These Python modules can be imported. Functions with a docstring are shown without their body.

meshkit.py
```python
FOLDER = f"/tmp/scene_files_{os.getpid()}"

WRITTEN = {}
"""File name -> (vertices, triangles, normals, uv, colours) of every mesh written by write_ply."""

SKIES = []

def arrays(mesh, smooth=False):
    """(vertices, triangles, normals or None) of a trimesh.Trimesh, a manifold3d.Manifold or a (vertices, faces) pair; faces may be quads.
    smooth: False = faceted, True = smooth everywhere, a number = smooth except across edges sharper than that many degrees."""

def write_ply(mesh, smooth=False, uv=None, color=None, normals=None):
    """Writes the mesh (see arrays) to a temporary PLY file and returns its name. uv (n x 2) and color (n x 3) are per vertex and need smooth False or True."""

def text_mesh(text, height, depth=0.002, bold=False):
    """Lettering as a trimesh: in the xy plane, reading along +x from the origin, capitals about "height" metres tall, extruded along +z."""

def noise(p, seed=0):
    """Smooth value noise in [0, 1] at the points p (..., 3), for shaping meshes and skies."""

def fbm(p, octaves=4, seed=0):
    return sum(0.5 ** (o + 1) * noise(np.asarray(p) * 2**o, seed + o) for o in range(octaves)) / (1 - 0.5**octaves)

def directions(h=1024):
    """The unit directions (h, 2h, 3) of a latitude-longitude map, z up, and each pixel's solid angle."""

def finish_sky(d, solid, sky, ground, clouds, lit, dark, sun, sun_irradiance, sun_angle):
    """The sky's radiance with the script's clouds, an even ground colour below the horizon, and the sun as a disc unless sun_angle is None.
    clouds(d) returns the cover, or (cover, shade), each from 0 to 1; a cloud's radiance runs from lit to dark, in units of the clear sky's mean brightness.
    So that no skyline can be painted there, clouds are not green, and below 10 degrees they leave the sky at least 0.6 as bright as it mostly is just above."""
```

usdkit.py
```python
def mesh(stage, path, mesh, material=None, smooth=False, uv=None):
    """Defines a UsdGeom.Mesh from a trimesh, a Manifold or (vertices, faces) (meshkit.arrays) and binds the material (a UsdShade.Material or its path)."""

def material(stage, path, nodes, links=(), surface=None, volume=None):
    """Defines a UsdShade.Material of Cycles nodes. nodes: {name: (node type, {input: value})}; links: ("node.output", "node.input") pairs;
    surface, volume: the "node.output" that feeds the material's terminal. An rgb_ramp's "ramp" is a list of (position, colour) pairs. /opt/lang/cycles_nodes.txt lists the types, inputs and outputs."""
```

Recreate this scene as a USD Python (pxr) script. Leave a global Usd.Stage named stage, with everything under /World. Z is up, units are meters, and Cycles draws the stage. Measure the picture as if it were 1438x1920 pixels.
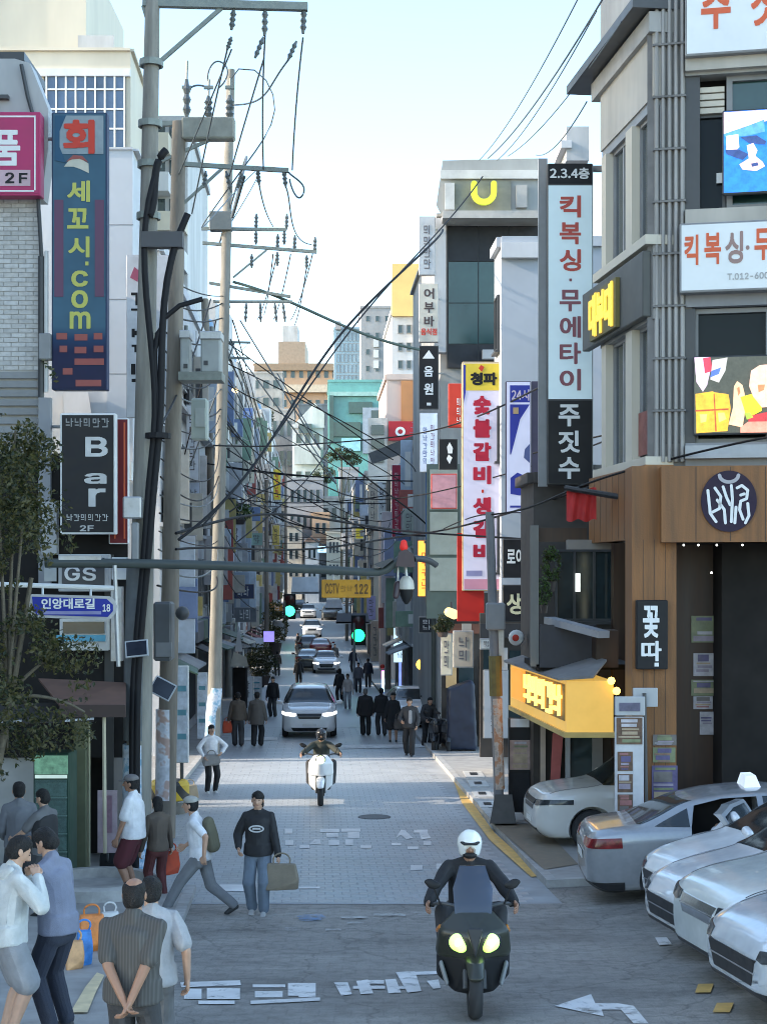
import math, random, glob
import numpy as np, trimesh, usdkit, meshkit
import manifold3d as m3
from pxr import Usd, UsdGeom, UsdLux, UsdShade, Gf, Sdf
from scipy.interpolate import PchipInterpolator
from shapely.geometry import Polygon
from shapely import box as sbox
from shapely import affinity, union_all

stage = Usd.Stage.CreateInMemory()
UsdGeom.SetStageUpAxis(stage, 'Z'); UsdGeom.SetStageMetersPerUnit(stage, 1.0)
UsdGeom.Xform.Define(stage, '/World'); UsdGeom.Scope.Define(stage, '/World/Looks')
# ------------------------------------------------------------------ camera, sky, sun
F, CX, CY, ZC = 3000.0, 719.0, 1080.0, 6.0
cam = UsdGeom.Camera.Define(stage, '/World/camera')
cam.AddTranslateOp().Set((0, 0, ZC)); cam.AddRotateXOp().Set(90.0)
cam.CreateHorizontalApertureAttr(36.0); cam.CreateVerticalApertureAttr(36.0 * 1920 / 1438)
cam.CreateFocalLengthAttr(F / 1438 * 36.0)
cam.CreateVerticalApertureOffsetAttr(120 / 1438 * 36.0)
cam.CreateClippingRangeAttr((0.1, 5000.0))
cam.CreateExposureAttr(1.95)
SUN_EL, SUN_AZ = math.radians(24), math.atan2(-1.0, -0.10)
sdir = np.array([math.cos(SUN_EL) * math.sin(SUN_AZ), math.cos(SUN_EL) * math.cos(SUN_AZ), math.sin(SUN_EL)])
sun = UsdLux.DistantLight.Define(stage, '/World/sun')
sun.CreateIntensityAttr(0.5); sun.CreateAngleAttr(0.5); sun.CreateNormalizeAttr(True); sun.CreateColorAttr((1.0, 0.86, 0.7))
mtx = Gf.Matrix4d(); mtx.SetRotate(Gf.Rotation(Gf.Vec3d(0, 0, 1), Gf.Vec3d(*map(float, sdir))))
sun.AddTransformOp().Set(mtx)
dome = UsdLux.DomeLight.Define(stage, '/World/sky')
skym = usdkit.material(stage, '/World/Looks/sky_air', {
    'tc': ('texture_coordinate', {}),
    'mp': ('mapping', {'scale': (1.6, 1.6, 9.0)}),
    'n': ('noise_texture', {'scale': 1.5, 'detail': 6.0, 'roughness': 0.6}),
    'r': ('rgb_ramp', {'ramp': [(0.0, (0, 0, 0)), (0.52, (0, 0, 0)), (0.72, (0.35, 0.35, 0.35)), (1.0, (0.45, 0.45, 0.45))]}),
    'sky': ('sky_texture', {'sky_type': 'single_scattering', 'sun_disc': False, 'sun_elevation': SUN_EL, 'sun_rotation': SUN_AZ % (2 * math.pi),
                            'air_density': 1.0, 'aerosol_density': 0.8, 'ozone_density': 1.6}),
    'cl': ('mix', {'mix_type': 'mix', 'color2': (3.6, 3.9, 4.2)}),
    'wb': ('mix', {'mix_type': 'multiply', 'fac': 1.0, 'color2': (1.0, 1.02, 0.97)}), 'bg': ('background_shader', {'strength': 0.15})},
    [('tc.generated', 'mp.vector'), ('mp.vector', 'n.vector'), ('n.fac', 'r.fac'), ('r.color', 'cl.fac'), ('sky.color', 'cl.color1'), ('cl.color', 'wb.color1'), ('wb.color', 'bg.color')], surface='bg.background')
UsdShade.MaterialBindingAPI.Apply(dome.GetPrim()).Bind(skym)
dome.GetPrim().SetCustomDataByKey('kind', 'structure')
# ------------------------------------------------------------------ materials
LOOKS = {}
def M(name, col, rough=0.6, metal=0.0, var=0.16, scale=2.0, bump=0.0, bscale=30.0, emit=0.0, ecol=None, coat=0.0, streak=1.0, detail=5.0, spec=0.5, alt=None):
    if name in LOOKS: return LOOKS[name]
    col = np.array(col, float)
    lo, hi = np.clip(col * (1 - var), 0, 1), np.clip(col * (1 + var), 0, 1)
    stops = [(0.3, lo), (0.5, col), (0.7, hi)] if alt is None else [(0.3, lo), (0.48, hi), (0.56, np.array(alt)), (0.75, np.array(alt) * 0.9)]
    nodes = {'g': ('geometry', {}), 'mp': ('mapping', {'scale': (1, 1, streak)}),
             'n': ('noise_texture', {'scale': scale, 'detail': detail, 'roughness': 0.62}),
             'r': ('rgb_ramp', {'ramp': stops}),
             'mr': ('map_range', {'from_min': 0.25, 'from_max': 0.75, 'to_min': max(0.03, rough - 0.1), 'to_max': min(1, rough + 0.1)}),
             'p': ('principled_bsdf', {'metallic': metal, 'specular_ior_level': spec, 'coat_weight': coat})}
    links = [('g.position', 'mp.vector'), ('mp.vector', 'n.vector'), ('n.fac', 'r.fac'), ('r.color', 'p.base_color'), ('n.fac', 'mr.value'), ('mr.result', 'p.roughness')]
    if bump:
        nodes['n2'] = ('noise_texture', {'scale': bscale, 'detail': 3.0}); nodes['b'] = ('bump', {'strength': bump, 'distance': 0.02})
        links += [('g.position', 'n2.vector'), ('n2.fac', 'b.height'), ('b.normal', 'p.normal')]
    if emit:
        nodes['p'][1]['emission_strength'] = emit
        if ecol is None: links.append(('r.color', 'p.emission_color'))
        else: nodes['p'][1]['emission_color'] = ecol
    LOOKS[name] = usdkit.material(stage, '/World/Looks/' + name, nodes, links, surface='p.BSDF')
    return LOOKS[name]
def MG(name, tint=(0.05, 0.07, 0.08), trans=(0.6, 0.7, 0.72), ior=1.5, see=0.6):
    """window glass: part see-through, part mirror by fresnel over a dark tint"""
    if name in LOOKS: return LOOKS[name]
    LOOKS[name] = usdkit.material(stage, '/World/Looks/' + name, {
        'f': ('fresnel', {'IOR': ior}), 't': ('transparent_bsdf', {'color': trans}), 'd': ('diffuse_bsdf', {'color': tint}),
        'gl': ('glossy_bsdf', {'color': (0.95, 0.97, 1.0), 'roughness': 0.03}), 'm0': ('mix_closure', {'fac': see}), 'm': ('mix_closure', {})},
        [('f.fac', 'm.fac'), ('d.BSDF', 'm0.closure1'), ('t.BSDF', 'm0.closure2'), ('m0.closure', 'm.closure1'), ('gl.BSDF', 'm.closure2')], surface='m.closure')
    return LOOKS[name]
def MR(name, cols, rough=0.5, emit=0.0):
    """colour picked per object from a list (object_info.random)"""
    if name in LOOKS: return LOOKS[name]
    n = len(cols)
    nodes = {'o': ('object_info', {}), 'r': ('rgb_ramp', {'ramp': [(i / n, c) for i, c in enumerate(cols)], 'interpolate': False}),
             'g': ('geometry', {}), 'n': ('noise_texture', {'scale': 14.0, 'detail': 4.0}), 'r2': ('rgb_ramp', {'ramp': [(0.3, (0.78, 0.78, 0.78)), (0.7, (1, 1, 1))]}),
             'mx': ('mix', {'mix_type': 'multiply', 'fac': 1.0}), 'p': ('principled_bsdf', {'roughness': rough})}
    LOOKS[name] = usdkit.material(stage, '/World/Looks/' + name, nodes, [('o.random', 'r.fac'), ('g.position', 'n.vector'), ('n.fac', 'r2.fac'), ('r.color', 'mx.color1'), ('r2.color', 'mx.color2'), ('mx.color', 'p.base_color')], surface='p.BSDF')
    return LOOKS[name]
# ------------------------------------------------------------------ naming and prims
COUNT = {}
def numbered(parent, name):
    k = (parent, name); n = COUNT.get(k, 0); COUNT[k] = n + 1
    return f'{parent}/{name}' if n == 0 else f'{parent}/{name}_{n:03d}'
def tagp(p, label=None, cat=None, group=None, kind=None):
    for k, v in (('label', label), ('category', cat), ('group', group), ('kind', kind)):
        if v: p.SetCustomDataByKey(k, v)
    return p
OFF = {}
GROUPS = {'person': 'people on the street', 'shop_sign': 'small shop signs down both rows', 'upright_sign': 'upright signs stacked on the glass building', 'utility_pole': 'utility poles along the street', 'shop_house': 'shop houses lining the street', 'hill_house': 'houses on the hill at the end', 'scooter': 'scooters', 'car': 'cars on the street', 'transformer': 'transformers on the second pole', 'solar_panel': 'small solar panels', 'traffic_signal': 'green signals', 'lantern': 'glowing lanterns', 'potted_plant': 'plants along the street', 'far_tree': 'distant trees', 'shop_awning': 'shop awnings far down the street', 'bag': 'plastic bags behind the waiting people', 'standing_board': 'standing boards on the left pavement', 'road_marking': 'white road lettering'}
def thing(name, label, cat, loc=(0, 0, 0), rz=0.0, group=None, rx=0.0, ry=0.0, kind=None, base=None):
    group = group or GROUPS.get(name)
    path = numbered('/World', name)
    if base is not None: loc = base; OFF[path] = np.array(base, float)
    x = UsdGeom.Xform.Define(stage, path)
    x.AddTranslateOp().Set(tuple(map(float, loc)))
    if rz: x.AddRotateZOp().Set(float(rz))
    if ry: x.AddRotateYOp().Set(float(ry))
    if rx: x.AddRotateXOp().Set(float(rx))
    tagp(x.GetPrim(), label, cat, group, kind)
    return path
def copy_of(src, label, loc, rz=0.0, group=None, cat=None):
    base = src.rsplit('/', 1)[1]
    if base[-4:-3] == '_' and base[-3:].isdigit(): base = base[:-4]
    path = numbered('/World', base)
    x = UsdGeom.Xform.Define(stage, path); p = x.GetPrim()
    p.GetReferences().AddInternalReference(src); p.SetInstanceable(True)
    x.ClearXformOpOrder(); x.MakeMatrixXform().Set(Gf.Matrix4d().SetRotate(Gf.Rotation(Gf.Vec3d(0, 0, 1), rz)) * Gf.Matrix4d().SetTranslate(Gf.Vec3d(*map(float, loc))))
    tagp(p, label, cat or stage.GetPrimAtPath(src).GetCustomDataByKey('category'), group)
    return path
def put(parent, name, mesh, mat, smooth=False, label=None, cat=None, group=None, kind=None):
    path = numbered(parent or '/World', name)
    off = OFF.get('/'.join(path.split('/')[:3]))
    if off is not None:
        v, f, _ = meshkit.arrays(mesh, False); mesh = (v - off, f)
    m = usdkit.mesh(stage, path, mesh, mat, smooth=smooth)
    tagp(m.GetPrim(), label, cat, group, kind)
    return path
# ------------------------------------------------------------------ geometry
V3 = lambda *a: np.array(a, float)
def at(px, py, Y): return V3((px - CX) * Y / F, Y, ZC - (py - CY) * Y / F)
def boxm(lo, hi):
    lo, hi = np.minimum(lo, hi), np.maximum(lo, hi)
    v = np.array([[x, y, z] for z in (lo[2], hi[2]) for y in (lo[1], hi[1]) for x in (lo[0], hi[0])], float)
    f = np.array([[0, 2, 3], [0, 3, 1], [4, 5, 7], [4, 7, 6], [0, 1, 5], [0, 5, 4], [2, 6, 7], [2, 7, 3], [0, 4, 6], [0, 6, 2], [1, 3, 7], [1, 7, 5]])
    return v, f
class Fr:
    """a plane to build on: a along r (rightwards as seen), b up, c outwards"""
    def __init__(s, O, r, up=(0, 0, 1)):
        s.O = np.array(O, float); r = np.array(r, float); s.r = r / np.linalg.norm(r); s.u = np.array(up, float); s.n = np.cross(s.r, s.u)
    def __call__(s, p):
        p = np.atleast_2d(np.asarray(p, float)); return s.O + p[:, :1] * s.r + p[:, 1:2] * s.u + p[:, 2:3] * s.n
class MB:
    def __init__(s): s.v, s.f, s.k = [], [], 0
    def add(s, v, f):
        v = np.asarray(v, float); f = np.asarray(f, int)
        s.v.append(v); s.f.append(f + s.k); s.k += len(v); return s
    def addm(s, m):
        if hasattr(m, 'to_mesh'): q = m.to_mesh(); return s.add(q.vert_properties[:, :3], q.tri_verts)
        return s.add(m.vertices, m.faces)
    def box(s, lo, hi, fr=None):
        v, f = boxm(lo, hi)
        return s.add(fr(v) if fr else v, f)
    def cbox(s, lo, hi, ch=0.02, fr=None):
        """chamfered box"""
        lo, hi = np.minimum(lo, hi) + ch, np.maximum(lo, hi) - ch
        pts = []
        for z in (0, 1):
            for y in (0, 1):
                for x in (0, 1):
                    c = np.where([x, y, z], hi, lo)
                    sg = np.where([x, y, z], 1, -1) * ch
                    for k in range(3):
                        d = np.zeros(3); d[k] = sg[k]; pts.append(c + d)
        h = m3.Manifold.hull_points(np.array(pts)).to_mesh()
        v = h.vert_properties[:, :3]
        if fr: v = fr(v)
        return s.add(v, h.tri_verts)
    def tube(s, pts, r, sides=6, cap=True):
        p = np.asarray(pts, float)
        t = np.gradient(p, axis=0); t /= np.linalg.norm(t, axis=1, keepdims=True) + 1e-12
        ref = np.where(np.abs(t[:, 2:]) < 0.9, [[0, 0, 1.0]], [[1.0, 0, 0]])
        if len(p) > 1: ref = np.repeat(ref[:1], len(p), 0) if np.all(np.abs((t * ref[:1]).sum(1)) < 0.98) else ref
        a = np.cross(t, ref); a /= np.linalg.norm(a, axis=1, keepdims=True) + 1e-12
        b = np.cross(t, a); ang = np.arange(sides) * 2 * np.pi / sides
        rr = np.broadcast_to(r, (len(p),))[:, None, None]
        v = p[:, None] + rr * (np.cos(ang)[None, :, None] * a[:, None] + np.sin(ang)[None, :, None] * b[:, None])
        i, j = np.meshgrid(np.arange(len(p) - 1), np.arange(sides), indexing='ij')
        q = np.stack([i * sides + j, (i + 1) * sides + j, (i + 1) * sides + (j + 1) % sides, i * sides + (j + 1) % sides], -1).reshape(-1, 4)
        f = [q[:, [0, 1, 2]], q[:, [0, 2, 3]]]
        if cap:
            k = np.arange(1, sides - 1); z = np.zeros_like(k); e = (len(p) - 1) * sides
            f += [np.stack([z, k, k + 1], 1), np.stack([z + e, k + 1 + e, k + e], 1)]
        return s.add(v.reshape(-1, 3), np.vstack(f))
    def cyl(s, p, q, r, sides=10): return s.tube([p, q], r, sides)
    def beam(s, p, q, w, h):
        p, q = np.array(p, float), np.array(q, float); d = q - p; L = np.linalg.norm(d); d /= L
        up = V3(0, 0, 1) if abs(d[2]) < 0.95 else V3(0, 1, 0)
        a = np.cross(d, up); a /= np.linalg.norm(a); b = np.cross(a, d)
        v, f = boxm((0, -w / 2, -h / 2), (L, w / 2, h / 2))
        return s.add(p + v[:, :1] * d + v[:, 1:2] * a + v[:, 2:3] * b, f)
    def hull(s, pts): return s.addm(m3.Manifold.hull_points(np.asarray(pts, float)))
    def prism(s, poly, d, fr, c0=0.0, holes=()):
        m = trimesh.creation.extrude_polygon(Polygon(poly, holes) if not hasattr(poly, 'geom_type') else poly, d, engine='earcut')
        v = np.array(m.vertices); v[:, 2] += c0
        return s.add(fr(v), m.faces)
    def lathe(s, prof, c=(0, 0, 0), n=16, axis=2):
        prof = np.asarray(prof, float); th = np.arange(n) * 2 * np.pi / n
        v = np.stack([prof[:, None, 0] * np.cos(th), prof[:, None, 0] * np.sin(th), np.broadcast_to(prof[:, None, 1], (len(prof), n))], -1)
        if axis == 0: v = v[..., [2, 0, 1]]
        if axis == 1: v = v[..., [1, 2, 0]]
        i, j = np.meshgrid(np.arange(len(prof) - 1), np.arange(n), indexing='ij')
        q = np.stack([i * n + j, i * n + (j + 1) % n, (i + 1) * n + (j + 1) % n, (i + 1) * n + j], -1).reshape(-1, 4)
        return s.add(v.reshape(-1, 3) + np.array(c), np.vstack([q[:, [0, 1, 2]], q[:, [0, 2, 3]]]))
    def mesh(s): return (np.vstack(s.v), np.vstack(s.f))
    def put(s, parent, name, mat, smooth=False, **k): return put(parent, name, s.mesh(), mat, smooth, **k)
def sph(c, r, n=8):
    m = m3.Manifold.sphere(r, n)
    return m.translate(tuple(map(float, c)))
def hullb(*cr, n=12):
    """hull of spheres ((x,y,z), r)"""
    pts = []
    for c, r in cr:
        q = SPH[n] * (np.array(r) if np.ndim(r) else r) + np.array(c, float)
        pts.append(q)
    return m3.Manifold.hull_points(np.vstack(pts))
SPH = {}
for _n in (8, 12, 16, 24): SPH[_n] = m3.Manifold.sphere(1.0, _n).to_mesh().vert_properties[:, :3].astype(float)
def tm(man):
    q = man.to_mesh(); return trimesh.Trimesh(q.vert_properties[:, :3], q.tri_verts, process=False)
# ------------------------------------------------------------------ lettering
_FONT = {}
def glyphs(text, bold=2, size=72):
    key = (text, bold, size)
    if key in _FONT: return _FONT[key]
    from PIL import Image, ImageDraw, ImageFont
    ascii_ = all(ord(c) < 128 for c in text)
    fn = glob.glob('/opt/blender-*/*/datafiles/fonts/' + ('Inter.woff2' if ascii_ else 'Noto Sans CJK Regular.woff2'))[0]
    if fn not in _FONT: _FONT[fn] = ImageFont.truetype(fn, size)
    ft = _FONT[fn]
    x0, y0, x1, y1 = ft.getbbox(text, anchor='ls', stroke_width=bold)
    im = Image.new('L', (x1 - x0 + 8, y1 - y0 + 8)); ImageDraw.Draw(im).text((4 - x0, 4 - y0), text, 255, ft, anchor='ls', stroke_width=bold)
    on = np.pad(np.asarray(im) > 127, ((0, 0), (1, 1))).astype(np.int8)
    rows, st = np.nonzero(np.diff(on, axis=1) == 1); en = np.nonzero(np.diff(on, axis=1) == -1)[1]
    g = union_all(sbox(st, -rows - 1, en, -rows)).buffer(0.6).buffer(-0.6).simplify(0.6)
    b = g.bounds
    g = affinity.translate(g, -b[0], -b[1])
    _FONT[key] = g
    return g
def lettering(mb, text, fr, a0, a1, b0, b1, c0=0.004, d=0.006, bold=2, flip=False, fit=True):
    """one line of text filling the rectangle a0..a1, b0..b1 of the plane fr"""
    g = glyphs(text, bold); w, h = g.bounds[2], g.bounds[3]
    sx, sy = (a1 - a0) / w, (b1 - b0) / h
    if not fit: sx = sy = min(sx, sy)
    g = affinity.scale(g, sx, sy, origin=(0, 0)); g = affinity.translate(g, (a0 + a1) / 2 - w * sx / 2, (b0 + b1) / 2 - h * sy / 2)
    for q in getattr(g, 'geoms', [g]):
        if q.area > 0: mb.prism(q, d, fr, c0)
    return mb
def scrawl(mb, fr, a0, a1, b0, b1, n, seed=0, c0=0.003, d=0.006, down=None):
    """n small printed characters too small to read: groups of upright and level strokes"""
    R = random.Random(seed); down = (b1 - b0) > (a1 - a0) if down is None else down
    for i in range(n):
        x0, x1, y0, y1 = (a0, a1, b1 - (b1 - b0) * (i + .92) / n, b1 - (b1 - b0) * (i + .08) / n) if down else (a0 + (a1 - a0) * (i + .06) / n, a0 + (a1 - a0) * (i + .94) / n, b0, b1)
        w, h = x1 - x0, y1 - y0; B = lambda u0, v0, u1, v1: mb.box((x0 + w * u0, y0 + h * v0, c0), (x0 + w * u1, y0 + h * v1, c0 + d), fr)
        k = R.randrange(4)
        if k in (0, 2): B(.05, .45, .5, .57); B(.05, .85, .5, .97); B(.05, .57, .16, .85); B(.4, .57, .5, .85)
        if k == 1: B(.05, .84, .5, .97); B(.38, .5, .5, .84)
        if k == 3: B(.05, .5, .16, .97); B(.16, .5, .5, .62)
        B(.68, .3 if k < 2 else .05, .80, 1.0)
        if k != 2: B(.80, .6, .98, .7)
        if k < 2: B(.1, .0, .8, .11); B(.68, .11, .8, .26)
        else: B(.05, .18, .55, .3)
    return mb
def column(mb, text, fr, a0, a1, b0, b1, gap=0.12, **k):
    """text stacked downwards, one character under another; a dot or . takes less room"""
    wts = [0.35 if c in '·.' else 1.0 for c in text]; tot = sum(wts) + gap * (len(text) - 1)
    u = (b1 - b0) / tot; y = b1
    for c, w in zip(text, wts):
        if c in '·.':
            m_ = (a0 + a1) / 2; s_ = u * 0.09; mb.prism([(m_ - s_, y - u * w / 2 - s_), (m_ + s_, y - u * w / 2 - s_), (m_ + s_, y - u * w / 2 + s_), (m_ - s_, y - u * w / 2 + s_)], k.get('d', 0.006), fr, k.get('c0', 0.004))
        elif c != ' ': lettering(mb, c, fr, a0, a1, y - u * w, y, **k)
        y -= u * (w + gap)
    return mb
# ------------------------------------------------------------------ the lie of the land
_HY = [0, 8, 11, 14, 20, 28, 35, 52, 80, 111, 130, 154, 200, 260, 330, 420, 520, 700, 1500]
_HH = [3.3, 3.7, 3.85, 4.0, 4.5, 4.87, 5.05, 5.5, 6.2, 6.65, 6.55, 6.0, 4.4, 1.2, -4, -14, -22, -26, -40]
_hp = PchipInterpolator(_HY, _HH)
SK = 0.043
def G(X, Y):
    X, Y = np.asarray(X, float), np.asarray(Y, float)
    u = X + SK * Y
    rise = np.clip(u - 3.4, 0, 30) * 0.07 * np.clip((27.5 - Y) / 5, 0, 1)
    return ZC - _hp(np.clip(Y, 0, 1500)) + rise
def gp(px, py, dz=0.0):
    """the point of the ground (dz above it) seen at a pixel of the photograph"""
    lo, hi = 3.0, 900.0
    Ys = np.concatenate([np.linspace(6, 60, 1200), np.linspace(60, 400, 800)])
    d = ZC - (py - CY) * Ys / F - (G((px - CX) * Ys / F, Ys) + dz)
    i = np.nonzero(d < 0)[0]; Y = Ys[i[0]] if len(i) else 400.0
    X = (px - CX) * Y / F
    return V3(X, Y, float(G(X, Y)) + dz)
def gY(px, Y):
    X = (px - CX) * Y / F; return V3(X, Y, float(G(X, Y)))
rng = random.Random(7); nr = np.random.default_rng(7)
# ------------------------------------------------------------------ ground, road, pavements
def sheet(xs_of_y, ys, dz, n=8):
    """a sheet laid on the ground between two edges given per Y"""
    v, f = [], []
    for j, y in enumerate(ys):
        x0, x1 = xs_of_y(y)
        xs = np.linspace(x0, x1, n + 1)
        z = G(xs, y) + dz
        v.append(np.stack([xs, np.full(n + 1, y), z], 1))
    v = np.vstack(v)
    for j in range(len(ys) - 1):
        for i in range(n):
            a = j * (n + 1) + i; f += [[a, a + 1, a + n + 2], [a, a + n + 2, a + n + 1]]
    return v, np.array(f)
asphalt = usdkit.material(stage, '/World/Looks/asphalt', {'g': ('geometry', {}), 'mp': ('mapping', {'scale': (0.35, 1.0, 1)}), 'n1': ('noise_texture', {'scale': .9, 'detail': 6.0, 'roughness': .6, 'distortion': .4}), 'n2': ('noise_texture', {'scale': 55.0, 'detail': 4.0, 'roughness': .7}), 'n3': ('noise_texture', {'scale': 7.0, 'detail': 6.0}),
    'r1': ('rgb_ramp', {'ramp': [(.28, (0.16, 0.15, 0.136)), (.44, (0.25, 0.235, 0.213)), (.56, (0.31, 0.29, 0.262)), (.72, (0.36, 0.34, 0.308))]}), 'r2': ('rgb_ramp', {'ramp': [(.3, (.55, .55, .55)), (.5, (1, 1, 1)), (.7, (1.0, 1.0, 1.0))]}), 'r3': ('rgb_ramp', {'ramp': [(.32, (.7, .7, .69)), (.55, (1, 1, 1))]}),
    'br': ('brick_texture', {'scale': 1.0, 'brick_width': .3, 'row_height': .3, 'mortar_size': .012, 'mortar_smooth': .6, 'color1': (1, 1, 1), 'color2': (.93, .93, .93), 'mortar': (.72, .72, .72)}),
    'vo': ('voronoi_texture', {'feature': 'distance_to_edge', 'scale': .55, 'randomness': 1.0}), 'nd': ('noise_texture', {'scale': 3.0, 'detail': 3.0}), 'md': ('mix', {'mix_type': 'linear_light', 'fac': .16}), 'rv': ('rgb_ramp', {'ramp': [(0, (.5, .5, .5)), (.012, (1, 1, 1))]}),
    'a': ('mix', {'mix_type': 'multiply', 'fac': 1.0}), 'b': ('mix', {'mix_type': 'multiply', 'fac': .9}), 'c': ('mix', {'mix_type': 'multiply', 'fac': .55}), 'd': ('mix', {'mix_type': 'multiply', 'fac': .7}), 'bm': ('bump', {'strength': .5, 'distance': .02}), 'p': ('principled_bsdf', {'roughness': .62})},
    [('g.position', 'mp.vector'), ('mp.vector', 'n1.vector'), ('g.position', 'n2.vector'), ('g.position', 'n3.vector'), ('g.position', 'br.vector'), ('g.position', 'nd.vector'), ('g.position', 'md.color1'), ('nd.color', 'md.color2'), ('md.color', 'vo.vector'), ('vo.distance', 'rv.fac'),
     ('n1.fac', 'r1.fac'), ('n2.fac', 'r2.fac'), ('n3.fac', 'r3.fac'), ('r1.color', 'a.color1'), ('r2.color', 'a.color2'), ('a.color', 'b.color1'), ('r3.color', 'b.color2'), ('b.color', 'c.color1'), ('br.color', 'c.color2'), ('c.color', 'd.color1'), ('rv.color', 'd.color2'), ('d.color', 'p.base_color'), ('n2.fac', 'bm.height'), ('bm.normal', 'p.normal')], surface='p.BSDF')
soil = M('far_ground', (0.12, 0.115, 0.1), rough=0.95, var=0.3, scale=0.3)
stamp = M('stamped_paving', (0.35, 0.362, 0.37), rough=0.42, var=0.14, scale=1.3, bump=0.15, bscale=60, detail=7)
joint = M('paving_joint', (0.315, 0.325, 0.333), rough=0.7, var=0.2)
pave = M('pavement_slab', (0.3, 0.29, 0.275), rough=0.75, var=0.2, scale=2.5, bump=0.25, bscale=80)
kerbm = M('kerb_stone', (0.36, 0.35, 0.335), rough=0.75, var=0.22, scale=4, bump=0.3, bscale=90)
def worn(name, col, lo=.44, hi=.54):
    """road paint worn through to the road in places"""
    LOOKS[name] = usdkit.material(stage, '/World/Looks/' + name, {'g': ('geometry', {}), 'n': ('noise_texture', {'scale': 5.0, 'detail': 10.0, 'roughness': 0.78}), 'n2': ('noise_texture', {'scale': 2.0, 'detail': 4.0}), 'r': ('rgb_ramp', {'ramp': [(lo, (0, 0, 0)), (hi, (1, 1, 1))]}),
        'c': ('rgb_ramp', {'ramp': [(.3, np.array(col) * .72), (.7, np.array(col))]}), 'p': ('principled_bsdf', {'roughness': .6}), 't': ('transparent_bsdf', {}), 'm': ('mix_closure', {})},
        [('g.position', 'n.vector'), ('g.position', 'n2.vector'), ('n.fac', 'r.fac'), ('n2.fac', 'c.fac'), ('c.color', 'p.base_color'), ('r.color', 'm.fac'), ('t.BSDF', 'm.closure1'), ('p.BSDF', 'm.closure2')], surface='m.closure')
    return LOOKS[name]
white_paint = worn('road_white', (0.74, 0.73, 0.71), .34, .47)
yellow_paint = M('road_yellow', (0.6, 0.37, 0.1), rough=0.6, var=0.25, scale=5, detail=9)
gys = np.concatenate([np.linspace(-40, 10, 8), np.linspace(12, 60, 30), np.linspace(64, 420, 60), np.linspace(440, 1500, 14)])
put(None, 'ground', sheet(lambda y: (-45 - abs(y), 45 + abs(y)), gys, -0.25, 40), soil, True, kind='structure')
ul, ur = -3.25, 3.5
edge = lambda u: (lambda y: u - SK * y)
# the cross street in front, asphalt
put(None, 'cross_street', sheet(lambda y: (-40, 40), np.linspace(-10, 22.6, 34), 0.0, 60), asphalt, True, kind='structure')
put(None, 'forecourt', sheet(lambda y: (ur - SK * y - .02, 40), np.linspace(22.6, 34, 14), 0.002, 40), asphalt, True, kind='structure')
# the shopping street
rys = np.concatenate([np.linspace(22.6, 60, 40), np.linspace(62, 330, 90)])
put(None, 'road', sheet(lambda y: (ul - SK * y, ur - SK * y), rys, 0.004, 8), joint, True, kind='structure')
road = '/World/road'
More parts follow.
